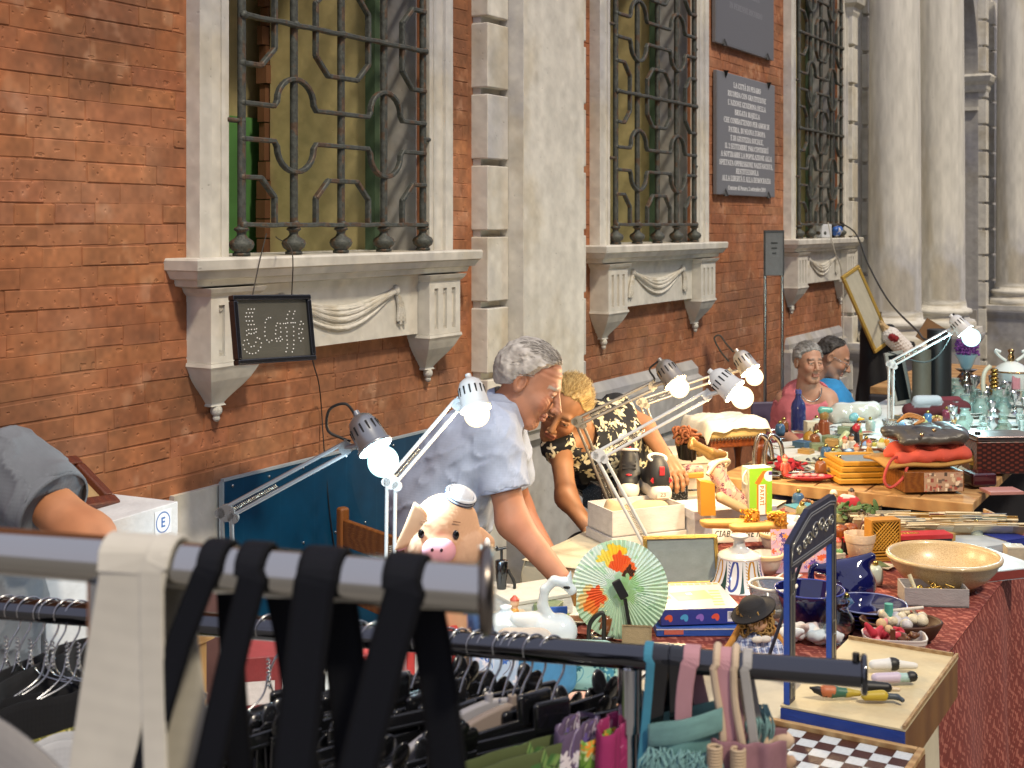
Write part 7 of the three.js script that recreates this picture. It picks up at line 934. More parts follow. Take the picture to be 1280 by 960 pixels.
{ // silverware, glass and porcelain filling the far right of the stall
  const sil = metal(0xc2c2c4, 0.18), glass = mt(0xd8ece8, 0.04, { transmission: 0.9, thickness: 0.003, ior: 1.5 }), porc = mt(0xd6dcd8, 0.15, { clearcoat: 0.7 }), green = mt(0xb4c8c0, 0.1, { transmission: 0.6, thickness: 0 });
  const shapes = [[[0.03, 0], [0.032, 0.006], [0.008, 0.02], [0.006, 0.07], [0.03, 0.1], [0.034, 0.14], [0.032, 0.14], [0, 0.09]], [[0.04, 0], [0.05, 0.03], [0.055, 0.06], [0.03, 0.09], [0.026, 0.11], [0.034, 0.12], [0, 0.115]], [[0.035, 0], [0.06, 0.012], [0.09, 0.02], [0.088, 0.024], [0.03, 0.012], [0, 0.012]], [[0.025, 0], [0.028, 0.05], [0.03, 0.09], [0.026, 0.095], [0, 0.09]]];
  const kinds = [['silver_goblet', 'small tarnished silver goblet crowding the end of the curio stall', 'goblet', sil], ['glass_vase', 'small clear glass vase crowding the end of the curio stall', 'vase', glass], ['porcelain_cup', 'small white porcelain pot crowding the end of the curio stall', 'pot', porc], ['green_glass', 'small sea green glass pot crowding the end of the curio stall', 'glass', green]];
  let k = 0; for (let py = 522; py < 592; py += 11) for (let px = 1192 + (k % 2) * 7; px < 1284; px += 12) { if (py > 560 && px < 1236) continue; const [n, l, c, m] = kinds[(k * 7 + Math.floor(px)) % 4], t = G6(n, l, c, px + rr(-3, 3), py, rr(0, 3), 'crowded small wares'); const s = rr(0.5, 0.85); part('ware_body', [at(lathe(shapes[(k * 5 + px) % 4 | 0], 22), 0, 0, 0, 0, 0, 0, s)], m, t); k++; }
  // behind the stall: tall vases, urn, cylinders, leaning frames, coat, doll
  for (let j = 0; j < 60; j++) { const [n, l, c, m] = kinds[j % 4], t = put(n, l.replace('the end of the curio stall', 'the dark table behind the curio stall'), c, rr(1186, 1284), rr(492, 520), 0.86, rr(0, 3), 'wares on the dark table'); part('ware_body', [at(lathe(shapes[(j * 3) % 4], 22), 0, 0, 0, 0, 0, 0, rr(0.55, 0.95))], m, t); }
  const far = thing('side_table', 'dark covered table behind the curio stall', 'table', V(7.75, 0, 1.0)); part('table_top', [box(1.6, 0.04, 1.1, 0.85, 0.84, 0.45)], greyWood, far); part('drape', [box(1.62, 0.82, 1.12, 0.85, 0.41, 0.45, 0.02)], clothM(0x3a3a40), far);
  const T3 = 0.86, put3 = (name, label, cat, px, py, turn = 0) => put(name, label, cat, px, py, T3, turn);
  let t = put3('plastic_vase', 'pale blue bowl vase with purple heather', 'vase', 1208, 494); part('stem', [lathe([[0.05, 0], [0.052, 0.01], [0.02, 0.03], [0.05, 0.06], [0.055, 0.1], [0.03, 0.13], [0.062, 0.15], [0, 0.15]], 28)], metal(0x9a8a80, 0.2), t); part('bowl', [lathe([[0.02, 0.15], [0.03, 0.16], [0.05, 0.21], [0.066, 0.235], [0.06, 0.235], [0, 0.17]], 32)], mt(0x8fb0bc, 0.2), t); const hb = []; for (let j = 0; j < 300; j++) hb.push(at(new THREE.IcosahedronGeometry(rr(0.004, 0.008), 0), rr(-0.06, 0.06), 0.235 + rr(0, 0.085), rr(-0.05, 0.05))); part('heather', hb, worn(0x7a3f8a, 0.9), t);
  t = put3('porcelain_urn', 'white porcelain urn with pink panel and gilt handles', 'urn', 1264, 500); part('urn_body', [lathe([[0.06, 0], [0.065, 0.012], [0.04, 0.03], [0.08, 0.08], [0.1, 0.14], [0.104, 0.16], [0.1, 0.165], [0.06, 0.2], [0.03, 0.215], [0, 0.22]], 40)], porc, t); part('pink_panel', [box(0.045, 0.08, 0.012, -0.01, 0.11, 0.092, 0.004)], worn(0xc98a94, 0.3), t); part('gilt_rim', [at(new THREE.TorusGeometry(0.104, 0.005, 8, 40), 0, 0.163, 0, Math.PI / 2)], metal(0xb08a58, 0.25), t); part('finial', [lathe([[0.014, 0.215], [0.02, 0.24], [0.012, 0.26], [0.02, 0.28], [0, 0.29]], 16)], metal(0xc0a070, 0.25), t); for (const s of [-1, 1]) part('wing_handle', [tube([V(s * 0.03, 0.22, 0), V(s * 0.07, 0.25, 0), V(s * 0.09, 0.28, 0), V(s * 0.06, 0.27, 0)], 0.009, 20, 7)], porc, t);
  t = put3('bronze_lamp', 'gilded twisted bronze lamp foot before the urn', 'lamp foot', 1243, 508); part('twist', Array.from({ length: 9 }, (_, j) => ball(0.03 - 0.0012 * j, 0, 0.02 + j * 0.022, 0, [1, 0.6, 1], 14)), metal(0x9a7f48, 0.3), t); part('bracket', [tube([V(-0.03, 0, 0), V(-0.06, 0.1, 0), V(-0.05, 0.19, 0), V(-0.02, 0.22, 0)], 0.012, 24, 8)], worn(0xd6d0bc, 0.3), t);
  t = put3('black_tube', 'tall black cardboard cylinder behind the stall', 'cylinder', 1174, 503); part('tube_body', [cyl(0.065, 0.065, 0.4, 0, 0, 0, 32), at(new THREE.TorusGeometry(0.062, 0.004, 8, 32), 0, 0.4, 0, Math.PI / 2)], worn(0x1c1d1f, 0.5), t);
  t = put3('grey_tube', 'shorter grey green cylinder beside the black one', 'cylinder', 1152, 506); part('tube_body', [cyl(0.05, 0.05, 0.3, 0, 0, 0, 28)], worn(0x5a574c, 0.6), t);
  t = put3('folded_shawl', 'dark red shawl with a grey plush paw on it', 'shawl', 1170, 520); part('shawl', [lumps([[V(-0.14, 0.03, 0), V(0.14, 0.04, 0), 0.035, 0.04, 0x4a1218], [V(-0.02, 0.07, -0.02), V(0.12, 0.08, -0.03), 0.025, 0.02, 0x5f1c26], [V(-0.1, 0.08, 0.02), V(0.0, 0.085, 0.02), 0.03, 0.025, 0x9a9aa0]], 0.02, 0.01)], vcol(0.9), t);
  t = put3('small_mirror', 'narrow grey framed mirror leaning by the lamp post', 'mirror', 1130, 505, 0.3); const g = sub('mirror_body', t); g.rotation.set(-0.18, 0, 0.12); for (const [a, c, x, y] of [[0.12, 0.02, 0, 0.01], [0.12, 0.02, 0, 0.28], [0.02, 0.25, -0.05, 0.145], [0.02, 0.25, 0.05, 0.145]]) part('frame_rail', [box(a, c, 0.016, x, y, 0, 0.003)], worn(0x8a8780, 0.6), g); part('glass', [box(0.08, 0.25, 0.004, 0, 0.145, 0)], mt(0x2f3336, 0.05, { metalness: 0.8 }), g);
  // tall gilt frame leaning towards the wall, dark coat on a stand, fur doll
  const b = P(1093, 478, 7.9); t = thing('gilt_frame', 'tall narrow gilt picture frame leaning askew on a stand', 'frame', P(1104, 434, 8.2), CAMYAW + 0.5); t.rotation.z = 0; const gf = sub('frame_body', t); gf.rotation.set(-0.1, 0, 0.45); for (const [a, c, x, y] of [[0.17, 0.022, 0, 0.011], [0.17, 0.022, 0, 0.539], [0.022, 0.506, -0.074, 0.275], [0.022, 0.506, 0.074, 0.275]]) part('frame_rail', [box(a, c, 0.02, x, y, 0, 0.004)], worn(0xc2a050, 0.4, { metalness: 0.4 }), gf); part('canvas', [box(0.126, 0.506, 0.006, 0, 0.275, 0)], worn(0xb4ae9c, 0.6), gf);
  t = thing('coat_stand', 'black coat draped over a dark stand behind the stall', 'coat', P(1098, 500, 8.3), CAMYAW); t.position.y = 0; part('stand', [cyl(0.02, 0.02, 1.28, 0, 0, 0), box(0.4, 0.03, 0.4, 0, 0.015, 0)], mt(0x1a1a1c, 0.5), t); part('coat', [lumps([[V(-0.06, 1.15, 0), V(0.06, 1.15, 0), 0.05, 0.05, 0x15161a], [V(-0.03, 1.1, 0), V(-0.05, 0.4, 0), 0.09, 0.11, 0x15161a], [V(0.04, 1.1, 0), V(0.05, 0.4, 0), 0.08, 0.1, 0x17181c]], 0.05, 0.02, (p) => 0.008 * Math.sin(p.x * 70 + p.y * 4))], vcol(0.9), t);
  t = thing('fur_doll', 'white fur and dark red doll propped on top of the coat stand', 'doll', P(1118, 436, 8.2), CAMYAW); t.position.y = 1.2 - 0.17; part('fur', [lumps([[V(-0.02, 0.1, 0), V(0.06, 0.02, 0), 0.06, 0.055, 0xcfc9c4], [V(0.06, 0.0, 0), V(0.14, -0.03, 0), 0.04, 0.03, 0x5f1219], [V(0.1, 0.04, 0), V(0.11, 0.045, 0), 0.026, 0.024, 0x17171b], [V(-0.05, 0.14, 0.0), V(-0.09, 0.19, 0), 0.025, 0.015, 0xb59a72], [V(-0.03, 0.1, 0.05), V(-0.01, 0.09, 0.05), 0.022, 0.02, 0x7a1a20]], 0.02, 0.008, (p) => 0.006 * Math.sin(p.x * 190) * Math.sin(p.y * 210) * Math.sin(p.z * 180))], vcol(0.95), t); part('perch', [rod(V(0.02, -0.03, 0), V(0.0, -1.03, 0), 0.012)], mt(0x1a1a1c, 0.5), t);
  t = thing('cardboard_flap', 'torn brown cardboard flap standing behind the columns', 'cardboard', P(1168, 412, 9.2), CAMYAW); t.position.y = 0.85; part('flap', [at(box(0.22, 0.16, 0.01, 0, 0, 0), 0, 0.2, 0, 0, 0, -0.55)], worn(0x8a6a4a, 0.9), t); part('post', [box(0.03, 1.0, 0.03, 0, -0.35, -0.025)], worn(0x6a5a48, 0.9), t);
}
{ // odds and ends that fill the gaps between the larger goods
  const box4 = (c, w, h, d) => [['box_body', [box(w, h, d, 0, h / 2, 0, 0.002)], worn(c, 0.5)], ['lid', [box(w * 1.02, h * 0.25, d * 1.02, 0, h * 1.1, 0, 0.002)], worn(c, 0.35)]];
  const spoon = () => [['spoon', [rod(V(-0.05, 0.006, 0), V(0.03, 0.006, 0), 0.0025, 0.0035, 8), ball(0.014, 0.045, 0.007, 0, [1.3, 0.35, 1], 12)], metal(0xb4b4b2, 0.22)]];
  const ring = (c) => [['bangle', [at(new THREE.TorusGeometry(0.028, 0.005, 8, 28), 0, 0.006, 0, Math.PI / 2)], metal(c, 0.3)]];
  const card = (c) => [['card', [at(box(0.09, 0.0025, 0.06, 0, 0, 0), 0, 0.004, 0, 0, rr(-0.8, 0.8), 0)], worn(c, 0.6)], ['picture', [at(box(0.07, 0.001, 0.04, 0, 0, 0), 0, 0.006, 0, 0, rr(-0.8, 0.8), 0)], worn(pick([0x6a7a8a, 0x9a6a4a, 0x5a6a4a, 0xa05a50]), 0.5)]];
  const jar = (c) => [['jar', [lathe([[0, 0], [0.02, 0], [0.024, 0.02], [0.022, 0.045], [0.014, 0.055], [0, 0.056]], 20)], mt(c, 0.12, { clearcoat: 0.6 })], ['stopper', [ball(0.009, 0, 0.062, 0, [1, 1, 1], 12)], metal(0xb09a5a, 0.3)]];
  const doll = (c, h) => [['figure', [lumps([[V(0, 0.01, 0), V(0, 0.04, 0), 0.016, 0.012, c], [V(0, 0.062, 0), V(0, 0.066, 0), 0.012, 0.011, 0xd0a888], [V(0, 0.074, 0), V(0, 0.076, 0), 0.012, 0.008, h], [V(-0.014, 0.045, 0), V(-0.02, 0.022, 0.006), 0.006, 0.005, c], [V(0.014, 0.045, 0), V(0.02, 0.022, 0.006), 0.006, 0.005, c]], 0.006, 0.004)], vcol(0.35)]];
  const kinds = [() => ['keepsake_box', 'little lidded keepsake box among the small goods', 'box', box4(pick([0x8a3a34, 0x3f5f7a, 0xb08a4a, 0x5a4a3a, 0x7a8a6a, 0xc2b6a0]), rr(0.05, 0.08), rr(0.022, 0.04), rr(0.04, 0.06))], () => ['silver_spoon', 'tarnished silver spoon lying among the small goods', 'spoon', spoon()], () => ['metal_bangle', 'round metal bangle lying among the small goods', 'bangle', ring(pick([0xb0b0b0, 0xb8924a, 0x8a6a4a]))], () => ['picture_card', 'old picture postcard lying among the small goods', 'postcard', card(pick([0xd8cfb8, 0xcfc6b0, 0xb9c2c6]))], () => ['scent_bottle', 'little stoppered scent bottle among the small goods', 'bottle', jar(pick([0x7a4a2a, 0x3a5a7a, 0xa9b4a8, 0x6a2a3a, 0x8a8a5a]))], () => ['painted_figure', 'tiny painted figure standing among the small goods', 'figurine', doll(pick([0xb04a3a, 0x3f6a9a, 0x5a8a5a, 0xd0c8b8, 0xc08a3a]), pick([0x3a2a20, 0x8a6a3a, 0xb04a3a]))]];
  const scatter = (n, x0, x1, y0, y1, Y, g, ok) => { for (let k = 0; k < n; k++) { const px = rr(x0, x1), py = rr(y0, y1); if (ok && !ok(px, py)) continue; const [nm, l, c, parts] = kinds[[0, 1, 3, 4, 2, 3, 1, 0, 3, 4, 2, 5, 1, 3][k % 14]](), t = put(nm, l.replace('the small goods', g), c, px, py, Y, rr(-1.5, 1.5), 'small goods ' + g); for (const [a, b, m] of parts) part(a, b, m, t); } };
  scatter(90, 962, 1092, 536, 596, T2 + 0.008, 'the curios on the plank stall');
  scatter(50, 1118, 1200, 520, 560, T2 + 0.008, 'the wares behind the leather bag');
  scatter(30, 975, 1075, 634, 668, T1 + 0.004, 'the trinkets at the head of the red cloth');
  scatter(18, 1085, 1270, 668, 700, T1 + 0.004, 'the books behind the bowl', (x, y) => y < 684 || x > 1250);
  scatter(16, 970, 1115, 700, 800, T1 + 0.004, 'the glazed dishes on the red cloth');
  scatter(16, 600, 760, 770, 800, T1 + 0.004, 'the ceramics round the swan');
}
// ================= people =================
const E3 = (p, cx, cy, cz, rx, ry, rz) => { const x = (p.x - cx) / rx, y = (p.y - cy) / ry, z = (p.z - cz) / rz, k = Math.hypot(x, y, z), k2 = Math.hypot(x / rx, y / ry, z / rz); return k2 < 1e-6 ? -Math.min(rx, ry, rz) : k * (k - 1) / k2; };
const S3 = (p, x, y, z, r) => Math.hypot(p.x - x, p.y - y, p.z - z) - r;
const C3 = (p, a, b, ra, rb) => dCap(p, a, b, ra, rb);
// head field: y up, z towards the face; about 0.235 m from chin to crown
function headField(o) {
  const jw = o.jaw || 1, nl = o.nose || 1, A = { n0: V(0, 0.022, 0.086), n1: V(0, -0.026, 0.094 + 0.018 * nl), b0: V(-0.034, 0.032, 0.079), b1: V(0.034, 0.032, 0.079), u0: V(-0.018, -0.058, 0.089), u1: V(0.018, -0.058, 0.089), l0: V(-0.014, -0.07, 0.087), l1: V(0.014, -0.07, 0.087), k0: V(0, -0.09, -0.03), k1: V(0, -0.14, -0.045) };
  return (p) => {
    const q = { x: Math.abs(p.x), y: p.y, z: p.z };
    let d = E3(p, 0, 0.035, -0.012, 0.076, 0.09, 0.097);
    d = smin(d, E3(p, 0, -0.035, 0.022, 0.06 * jw, 0.078, 0.066), 0.03);
    d = smin(d, S3(q, 0.014 * jw, -0.1, 0.062, 0.017), 0.025);
    d = smin(d, C3(q, V(0.05 * jw, -0.05, -0.01), V(0.022 * jw, -0.095, 0.05), 0.018, 0.016), 0.025);
    d = smin(d, S3(q, 0.038, -0.022, 0.062, 0.024), 0.022);
    d = smin(d, C3(p, A.b0, A.b1, 0.01, 0.01), 0.016);
    d = -smin(-d, S3(q, 0.031, 0.01, 0.102, 0.017), 0.012);
    d = smin(d, S3(q, 0.031, 0.008, 0.076, 0.013), 0.006); d = smin(d, C3(q, V(0.02, 0.0155, 0.0895), V(0.043, 0.0135, 0.081), 0.0042, 0.0042), 0.004); d = smin(d, C3(q, V(0.021, -0.0015, 0.0875), V(0.042, -0.001, 0.08), 0.003, 0.003), 0.004);
    d = smin(d, C3(p, A.n0, A.n1, 0.0085, 0.0125), 0.01);
    d = smin(d, S3(q, 0.012, -0.031, 0.096 + 0.006 * nl, 0.0085), 0.006);
    d = smin(d, C3(p, A.u0, A.u1, 0.006, 0.006), 0.006); d = smin(d, C3(p, A.l0, A.l1, 0.007, 0.007), 0.006);
    d = -smin(-d, C3(q, V(0, -0.0635, 0.099), V(0.024, -0.0625, 0.087), 0.0015, 0.0015), 0.004);
    let e = E3(q, 0.08, 0.002, -0.014, 0.01, 0.033, 0.02); e = Math.max(e, -E3(q, 0.088, 0.004, -0.01, 0.007, 0.02, 0.011)); d = smin(d, e, 0.008);
    d = smin(d, C3(p, A.k0, A.k1, 0.054, 0.056), 0.03);
    if (o.old) d += 0.0012 * Math.sin(p.y * 330 + 20 * q.x) * sstep(p.y, 0.04, 0.06) + 0.0009 * Math.sin((q.x - p.y) * 420) * sstep(p.z, 0.05, 0.08) * sstep(-p.y, -0.03, 0.03);
    return d;
  };
}
const hairField = (o) => (p) => {                                                          // a shell over the scalp, bounded by a hairline
  const q = Math.abs(p.x), cr = E3(p, 0, 0.036, -0.014, 0.078, 0.092, 0.1), n = (fbm3(p.x * 60 + 9, p.y * 60, p.z * 45, 3) - 0.5) * 0.014 + (fbm3(p.x * 22, p.y * 22, p.z * 22 + 5, 2) - 0.5) * 0.02;
  const t = o.thick * (1 - 0.75 * o.bald * sstep(p.y, 0.08, 0.125) * sstep(p.z, -0.06, 0.04)); const line = p.z - (o.front + 0.55 * (p.y - 0.07) - (p.y < 0.04 ? 0.55 * (0.04 - p.y) : 0) - 1.1 * Math.max(0, 0.05 - q) * 0);
  const ear = 0.03 - Math.hypot((p.y - 0.0) * 0.8, p.z + 0.005 - 0.012); const low = (o.low - p.y);
  return Math.max(cr - t - n, line * 0.8 + n * 1.3, low * 0.8 + n * 1.3, q > 0.06 ? ear * 0.9 : -1);
};
function basis(dir, up = UPV) { const z = dir.clone().normalize(), x = up.clone().cross(z).normalize(), y = z.clone().cross(x); return new THREE.Matrix4().makeBasis(x, y, z); }
function handGeo(wrist, dir, normal, thumbSide, curl, skin) {                                   // palm and five fingers on their own fine grid
  const z = dir.clone().normalize(), y = normal.clone().addScaledVector(z, -normal.dot(z)).normalize(), x = y.clone().cross(z).multiplyScalar(thumbSide), at3 = (a, b, c) => wrist.clone().addScaledVector(x, a).addScaledVector(y, b).addScaledVector(z, c), L = [];
  L.push([at3(-0.012, 0, 0), at3(-0.022, 0, 0.08), 0.02, 0.014], [at3(0.01, 0, 0), at3(0.022, 0, 0.08), 0.02, 0.014], [at3(0, 0, 0.01), at3(0, 0, 0.08), 0.02, 0.015]);
  [[-0.033, 0.055, 0.0075], [-0.011, 0.07, 0.0085], [0.011, 0.075, 0.009], [0.033, 0.066, 0.0085]].forEach(([a, l, r], i) => { let p = at3(a, 0, 0.082 - (i === 0 ? 0.01 : 0)), th = curl * 0.5; for (const f of [0.45, 0.32, 0.23]) { const q = p.clone().addScaledVector(z, Math.cos(th) * l * f).addScaledVector(y, -Math.sin(th) * l * f).addScaledVector(x, a * 0.15 * f); L.push([p, q, r, r * 0.92]); p = q; th += curl * 0.7; } });
  const t0 = at3(0.026, -0.004, 0.02), t1 = at3(0.05, -0.014, 0.05), t2 = at3(0.058, -0.022 - curl * 0.008, 0.078); L.push([t0, t1, 0.013, 0.0105], [t1, t2, 0.0105, 0.009]);
  return tint(lumps(L, 0.006, 0.0032), skin);
}
function person(o) {
  const J = {}; for (const [k, v] of Object.entries(o.joints)) J[k] = P(...v);
  const base = J.pelvis.clone().setY(0), t = thing('person', o.label, 'person', base), L = (p) => p.clone().sub(base); for (const k of Object.keys(J)) J[k] = L(J[k]);
  const skin = lin(o.skin), rad = { ua: 0.048, el: 0.039, wr: 0.027, ...o.rad };
  const blotch = (p, c) => { const n = 0.8 + 0.4 * fbm3(p.x * 45, p.y * 45, p.z * 45, 3); return [c[0] * n, c[1] * n * (0.94 + 0.1 * fbm3(p.x * 12 + 4, p.y * 12, p.z * 12, 2)), c[2] * n]; };
  const bounds = (pts, r) => { const lo = V(1e9, 1e9, 1e9), hi = V(-1e9, -1e9, -1e9); pts.forEach((p) => { lo.min(p); hi.max(p); }); return [lo.subScalar(r), hi.addScalar(r)]; };
  const side = J.shL.clone().sub(J.shR).normalize(), hw = o.hip || 0.1, off = (p, s, w) => p.clone().addScaledVector(side, s * w);
  // --- body: neck, chest skin, arms, legs; head and hands from finer grids, all one mesh
  const caps = [[J.neck, J.head.clone().lerp(J.neck, 0.35), 0.056, 0.053], [J.chest, J.neck, 0.1, 0.058], [J.shR, J.elR, rad.ua, rad.el], [J.elR, J.wrR, rad.el * 1.04, rad.wr], [J.shL, J.elL, rad.ua, rad.el], [J.elL, J.wrL, rad.el * 1.04, rad.wr], [J.chest, J.shR, 0.075, rad.ua * 1.25], [J.chest, J.shL, 0.075, rad.ua * 1.25], [J.pelvis, J.chest, 0.1, 0.11], [J.neck, J.shR, 0.04, rad.ua], [J.neck, J.shL, 0.04, rad.ua]];
  if (J.knR) caps.push([off(J.pelvis, -1, 0.09), J.knR, 0.08, 0.055], [J.knR, J.anR, 0.052, 0.036], [off(J.pelvis, 1, 0.09), J.knL, 0.08, 0.055], [J.knL, J.anL, 0.052, 0.036]);
  const fBody = (p) => { let d = 1e9; for (const c of caps) d = smin(d, C3(p, c[0], c[1], c[2], c[3]), 0.035); return d; };
  const [lo, hi] = bounds(caps.flatMap((c) => [c[0], c[1]]), 0.16), geos = [solid(fBody, lo, hi, 0.014, (p) => blotch(p, skin))];
  const HB = basis(o.face, o.up || UPV).setPosition(J.head), hs = o.hs || 1; HB.scale(V(hs, hs, hs));
  const lip = lin(o.lips || 0xa85a4c), brow = lin(o.brow || 0x6a5a50), hf = headField(o);
  const hg = solid(hf, V(-0.105, -0.15, -0.125), V(0.105, 0.14, 0.14), 0.0042, (p) => { const q = Math.abs(p.x); let c = blotch(p, skin); if (p.z > 0.075 && Math.abs(p.y + 0.064) < 0.011 && q < 0.024) c = mix3(c, lip, 0.5); if (p.z > 0.05 && Math.abs(p.y - 0.036 + q * 0.12) < 0.006 && q > 0.012 && q < 0.05) c = mix3(c, brow, 0.85); if (o.stubble && p.y < -0.04 && p.z > 0.0) c = mix3(c, [0.25, 0.22, 0.2], 0.25); if (S3({ x: q, y: p.y, z: p.z }, 0.038, -0.022, 0.08, 0.03) < 0) c = [c[0] * 1.04, c[1] * 0.92, c[2] * 0.9]; return c; }).applyMatrix4(HB);
  geos.push(hg);
  const hand = (w, e, n, sd, cu) => geos.push(handGeo(w, w.clone().sub(e), n, sd, cu, (p) => blotch(p, skin)));
  hand(J.wrR, J.elR, o.handN || UPV, 1, o.curl || 0.7); hand(J.wrL, J.elL, o.handN || UPV, -1, o.curl || 0.7);
  part('body', geos, vcol(0.55, { sheen: 0.15 }), t);
  for (const s of [-1, 1]) { const g = merge([ball(0.0112, s * 0.031, 0.0072, 0.0785, [1.1, 0.75, 1], 14)]).applyMatrix4(HB); part('eye', [tint(g, (p) => { const l = p.clone().applyMatrix4(HB.clone().invert()); return Math.hypot(l.x - s * 0.031, l.y - 0.0075) < 0.0058 && l.z > 0.083 ? [0.04, 0.03, 0.022] : [0.5, 0.45, 0.4]; })], vcol(0.2), t); }
  // --- hair: shell and loose strands
  if (o.hair) {
    const ff = hairField(o.hair), c0 = lin(o.hair.color), c1 = lin(o.hair.tip || o.hair.color), g = [solid(ff, V(-0.115, o.hair.low - 0.02, -0.14), V(0.115, 0.16, 0.11), 0.0048, (p) => mix3(c0, c1, fbm3(p.x * 90, p.y * 40, p.z * 40, 2)))];
    const N = o.hair.strands || 260; for (let i = 0; i < N; i++) { const a = rr(0, 6.283), b = rr(-0.25, 1.45), d = V(Math.cos(a) * Math.cos(b), Math.sin(b), Math.sin(a) * Math.cos(b)), p = V(d.x * 0.08, 0.036 + d.y * 0.094, -0.014 + d.z * 0.102); if (ff(p) > 0.004) continue; const w = V(rr(-0.45, 0.45), (o.hair.fall ?? -0.2) + rr(-0.3, 0.1), -0.8); w.addScaledVector(d, -w.dot(d)).normalize().addScaledVector(d, rr(-0.08, 0.14)).normalize(); const l = rr(0.02, 0.045) * (o.hair.len || 1); const q = p.clone().addScaledVector(d, 0.002), m = q.clone().addScaledVector(w, l * 0.5).addScaledVector(d, 0.0035), e = q.clone().addScaledVector(w, l).add(V(0, (o.hair.fall ?? -0.2) * 0.01, 0)); g.push(tint(tube([q, m, e], 0.0008, 5, 3), mix3(c0, c1, rnd()))); }
    if (o.hair.bun) g.push(tint(ball(0.032, 0, 0.03, -0.115, [1.1, 1, 0.9]), c0));
    part('hair', [merge(g).applyMatrix4(HB)], vcol(0.6, { sheen: 0.1 }), t);
  }
  // --- top: follows the torso, with folds, cut at cuffs and neckline
  const tp = o.top, wd = tp.w || [0.1, 0.1, 0.11], rd = tp.r || [0.14, 0.145, 0.13], tc = [];
  for (const s of [-1, 1]) { const sh = s < 0 ? J.shR : J.shL; tc.push([off(J.pelvis, s, wd[0]), off(J.waist, s, wd[1]), rd[0], rd[1]], [off(J.waist, s, wd[1]), off(J.chest, s, wd[2]), rd[1], rd[2]], [off(J.chest, s, wd[2] * 0.8), sh, rd[2] * 0.92, tp.sh || 0.075], [J.chest, J.neck.clone().lerp(sh, 0.35), rd[2], 0.07]); }
  const slv = []; if (tp.sleeve) for (const [a, b] of [[J.shR, J.elR], [J.shL, J.elL]]) { const e = a.clone().lerp(b, tp.sleeve), n = b.clone().sub(a).normalize(); slv.push([a, e, n, a.clone().lerp(b, tp.sleeve + 0.25)]); }
  const fold = (p) => (fbm3(p.x * 9 + 3, p.y * 7, p.z * 9, 3) - 0.5) * 0.011 - 0.011 * Math.pow(1 - Math.abs(2 * fbm3(p.x * 5 + p.y * 5, p.y * 3 - p.x * 3, p.z * 9, 2) - 1), 5) - 0.008 * Math.pow(1 - Math.abs(2 * fbm3(p.y * 9 - p.z * 7 + 4, p.y * 5 + p.z * 6, p.x * 12, 2) - 1), 7) + 0.004 * Math.sin(p.x * 34 - p.y * 46 + 6 * fbm3(p.x * 6, p.y * 6, p.z * 6, 2)) * fbm3(p.x * 5, p.y * 5 + 7, p.z * 5, 2);
  const fTop = (p) => {
    let d = 1e9; for (const c of tc) d = smin(d, C3(p, c[0], c[1], c[2], c[3]), 0.06);
    for (const [a, , n, x] of slv) { const s = Math.max(C3(p, a, x, tp.sr || 0.074, (tp.sr || 0.074) * 0.94), (p.x - slv[0][1].x) * 0 - 1); const e = slv.find((q) => q[0] === a)[1]; d = smin(d, Math.max(s, (p.x - e.x) * n.x + (p.y - e.y) * n.y + (p.z - e.z) * n.z), 0.025); }
    d += fold(p) * (tp.folds ?? 1); d = Math.max(d, (tp.hem ?? -9) - p.y);
    if (tp.neckR) d = Math.max(d, tp.neckR - Math.hypot(p.x - J.neckCut.x, p.y - J.neckCut.y, p.z - J.neckCut.z));
    if (tp.arm) for (const sh of [J.shR, J.shL]) d = Math.max(d, tp.arm - Math.hypot(p.x - sh.x, p.y - sh.y, p.z - sh.z));
    return d;
  };
  J.neckCut = J.neck.clone().addScaledVector(J.head.clone().sub(J.neck).normalize(), tp.cut || 0.045).addScaledVector(o.face, tp.fwd || 0.03);
  const [tl, th] = bounds(tc.flatMap((c) => [c[0], c[1]]).concat(slv.flatMap((s) => [s[0], s[3]])), 0.2), tg = solid(fTop, tl, th, 0.0095);
  part(tp.name || 'shirt', [tp.map ? uvm(tg, tp.map) : uvm(tg, 2)], tp.m, t);
  for (const [a, e, n] of slv) { const r = (tp.sr || 0.074) * 0.965, g = lathe([[r, -0.012], [r + 0.003, -0.012], [r + 0.004, 0.008], [r + 0.002, 0.012], [r - 0.002, 0.011]], 32); g.applyQuaternion(new THREE.Quaternion().setFromUnitVectors(UPV, n)); part('cuff', [g.translate(e.x, e.y, e.z)], tp.m2 || tp.m, t); }
  if (tp.collar) { const ax = J.head.clone().sub(J.neck).normalize(), g = lathe([[0.066, 0], [0.071, 0.028], [0.073, 0.03], [0.085, 0.006], [0.082, 0.004], [0.07, 0.024]], 36); g.applyQuaternion(new THREE.Quaternion().setFromUnitVectors(UPV, ax)); const c = J.neck.clone().addScaledVector(ax, tp.collar); part('collar', [g.translate(c.x, c.y, c.z)], tp.m2 || tp.m, t); }
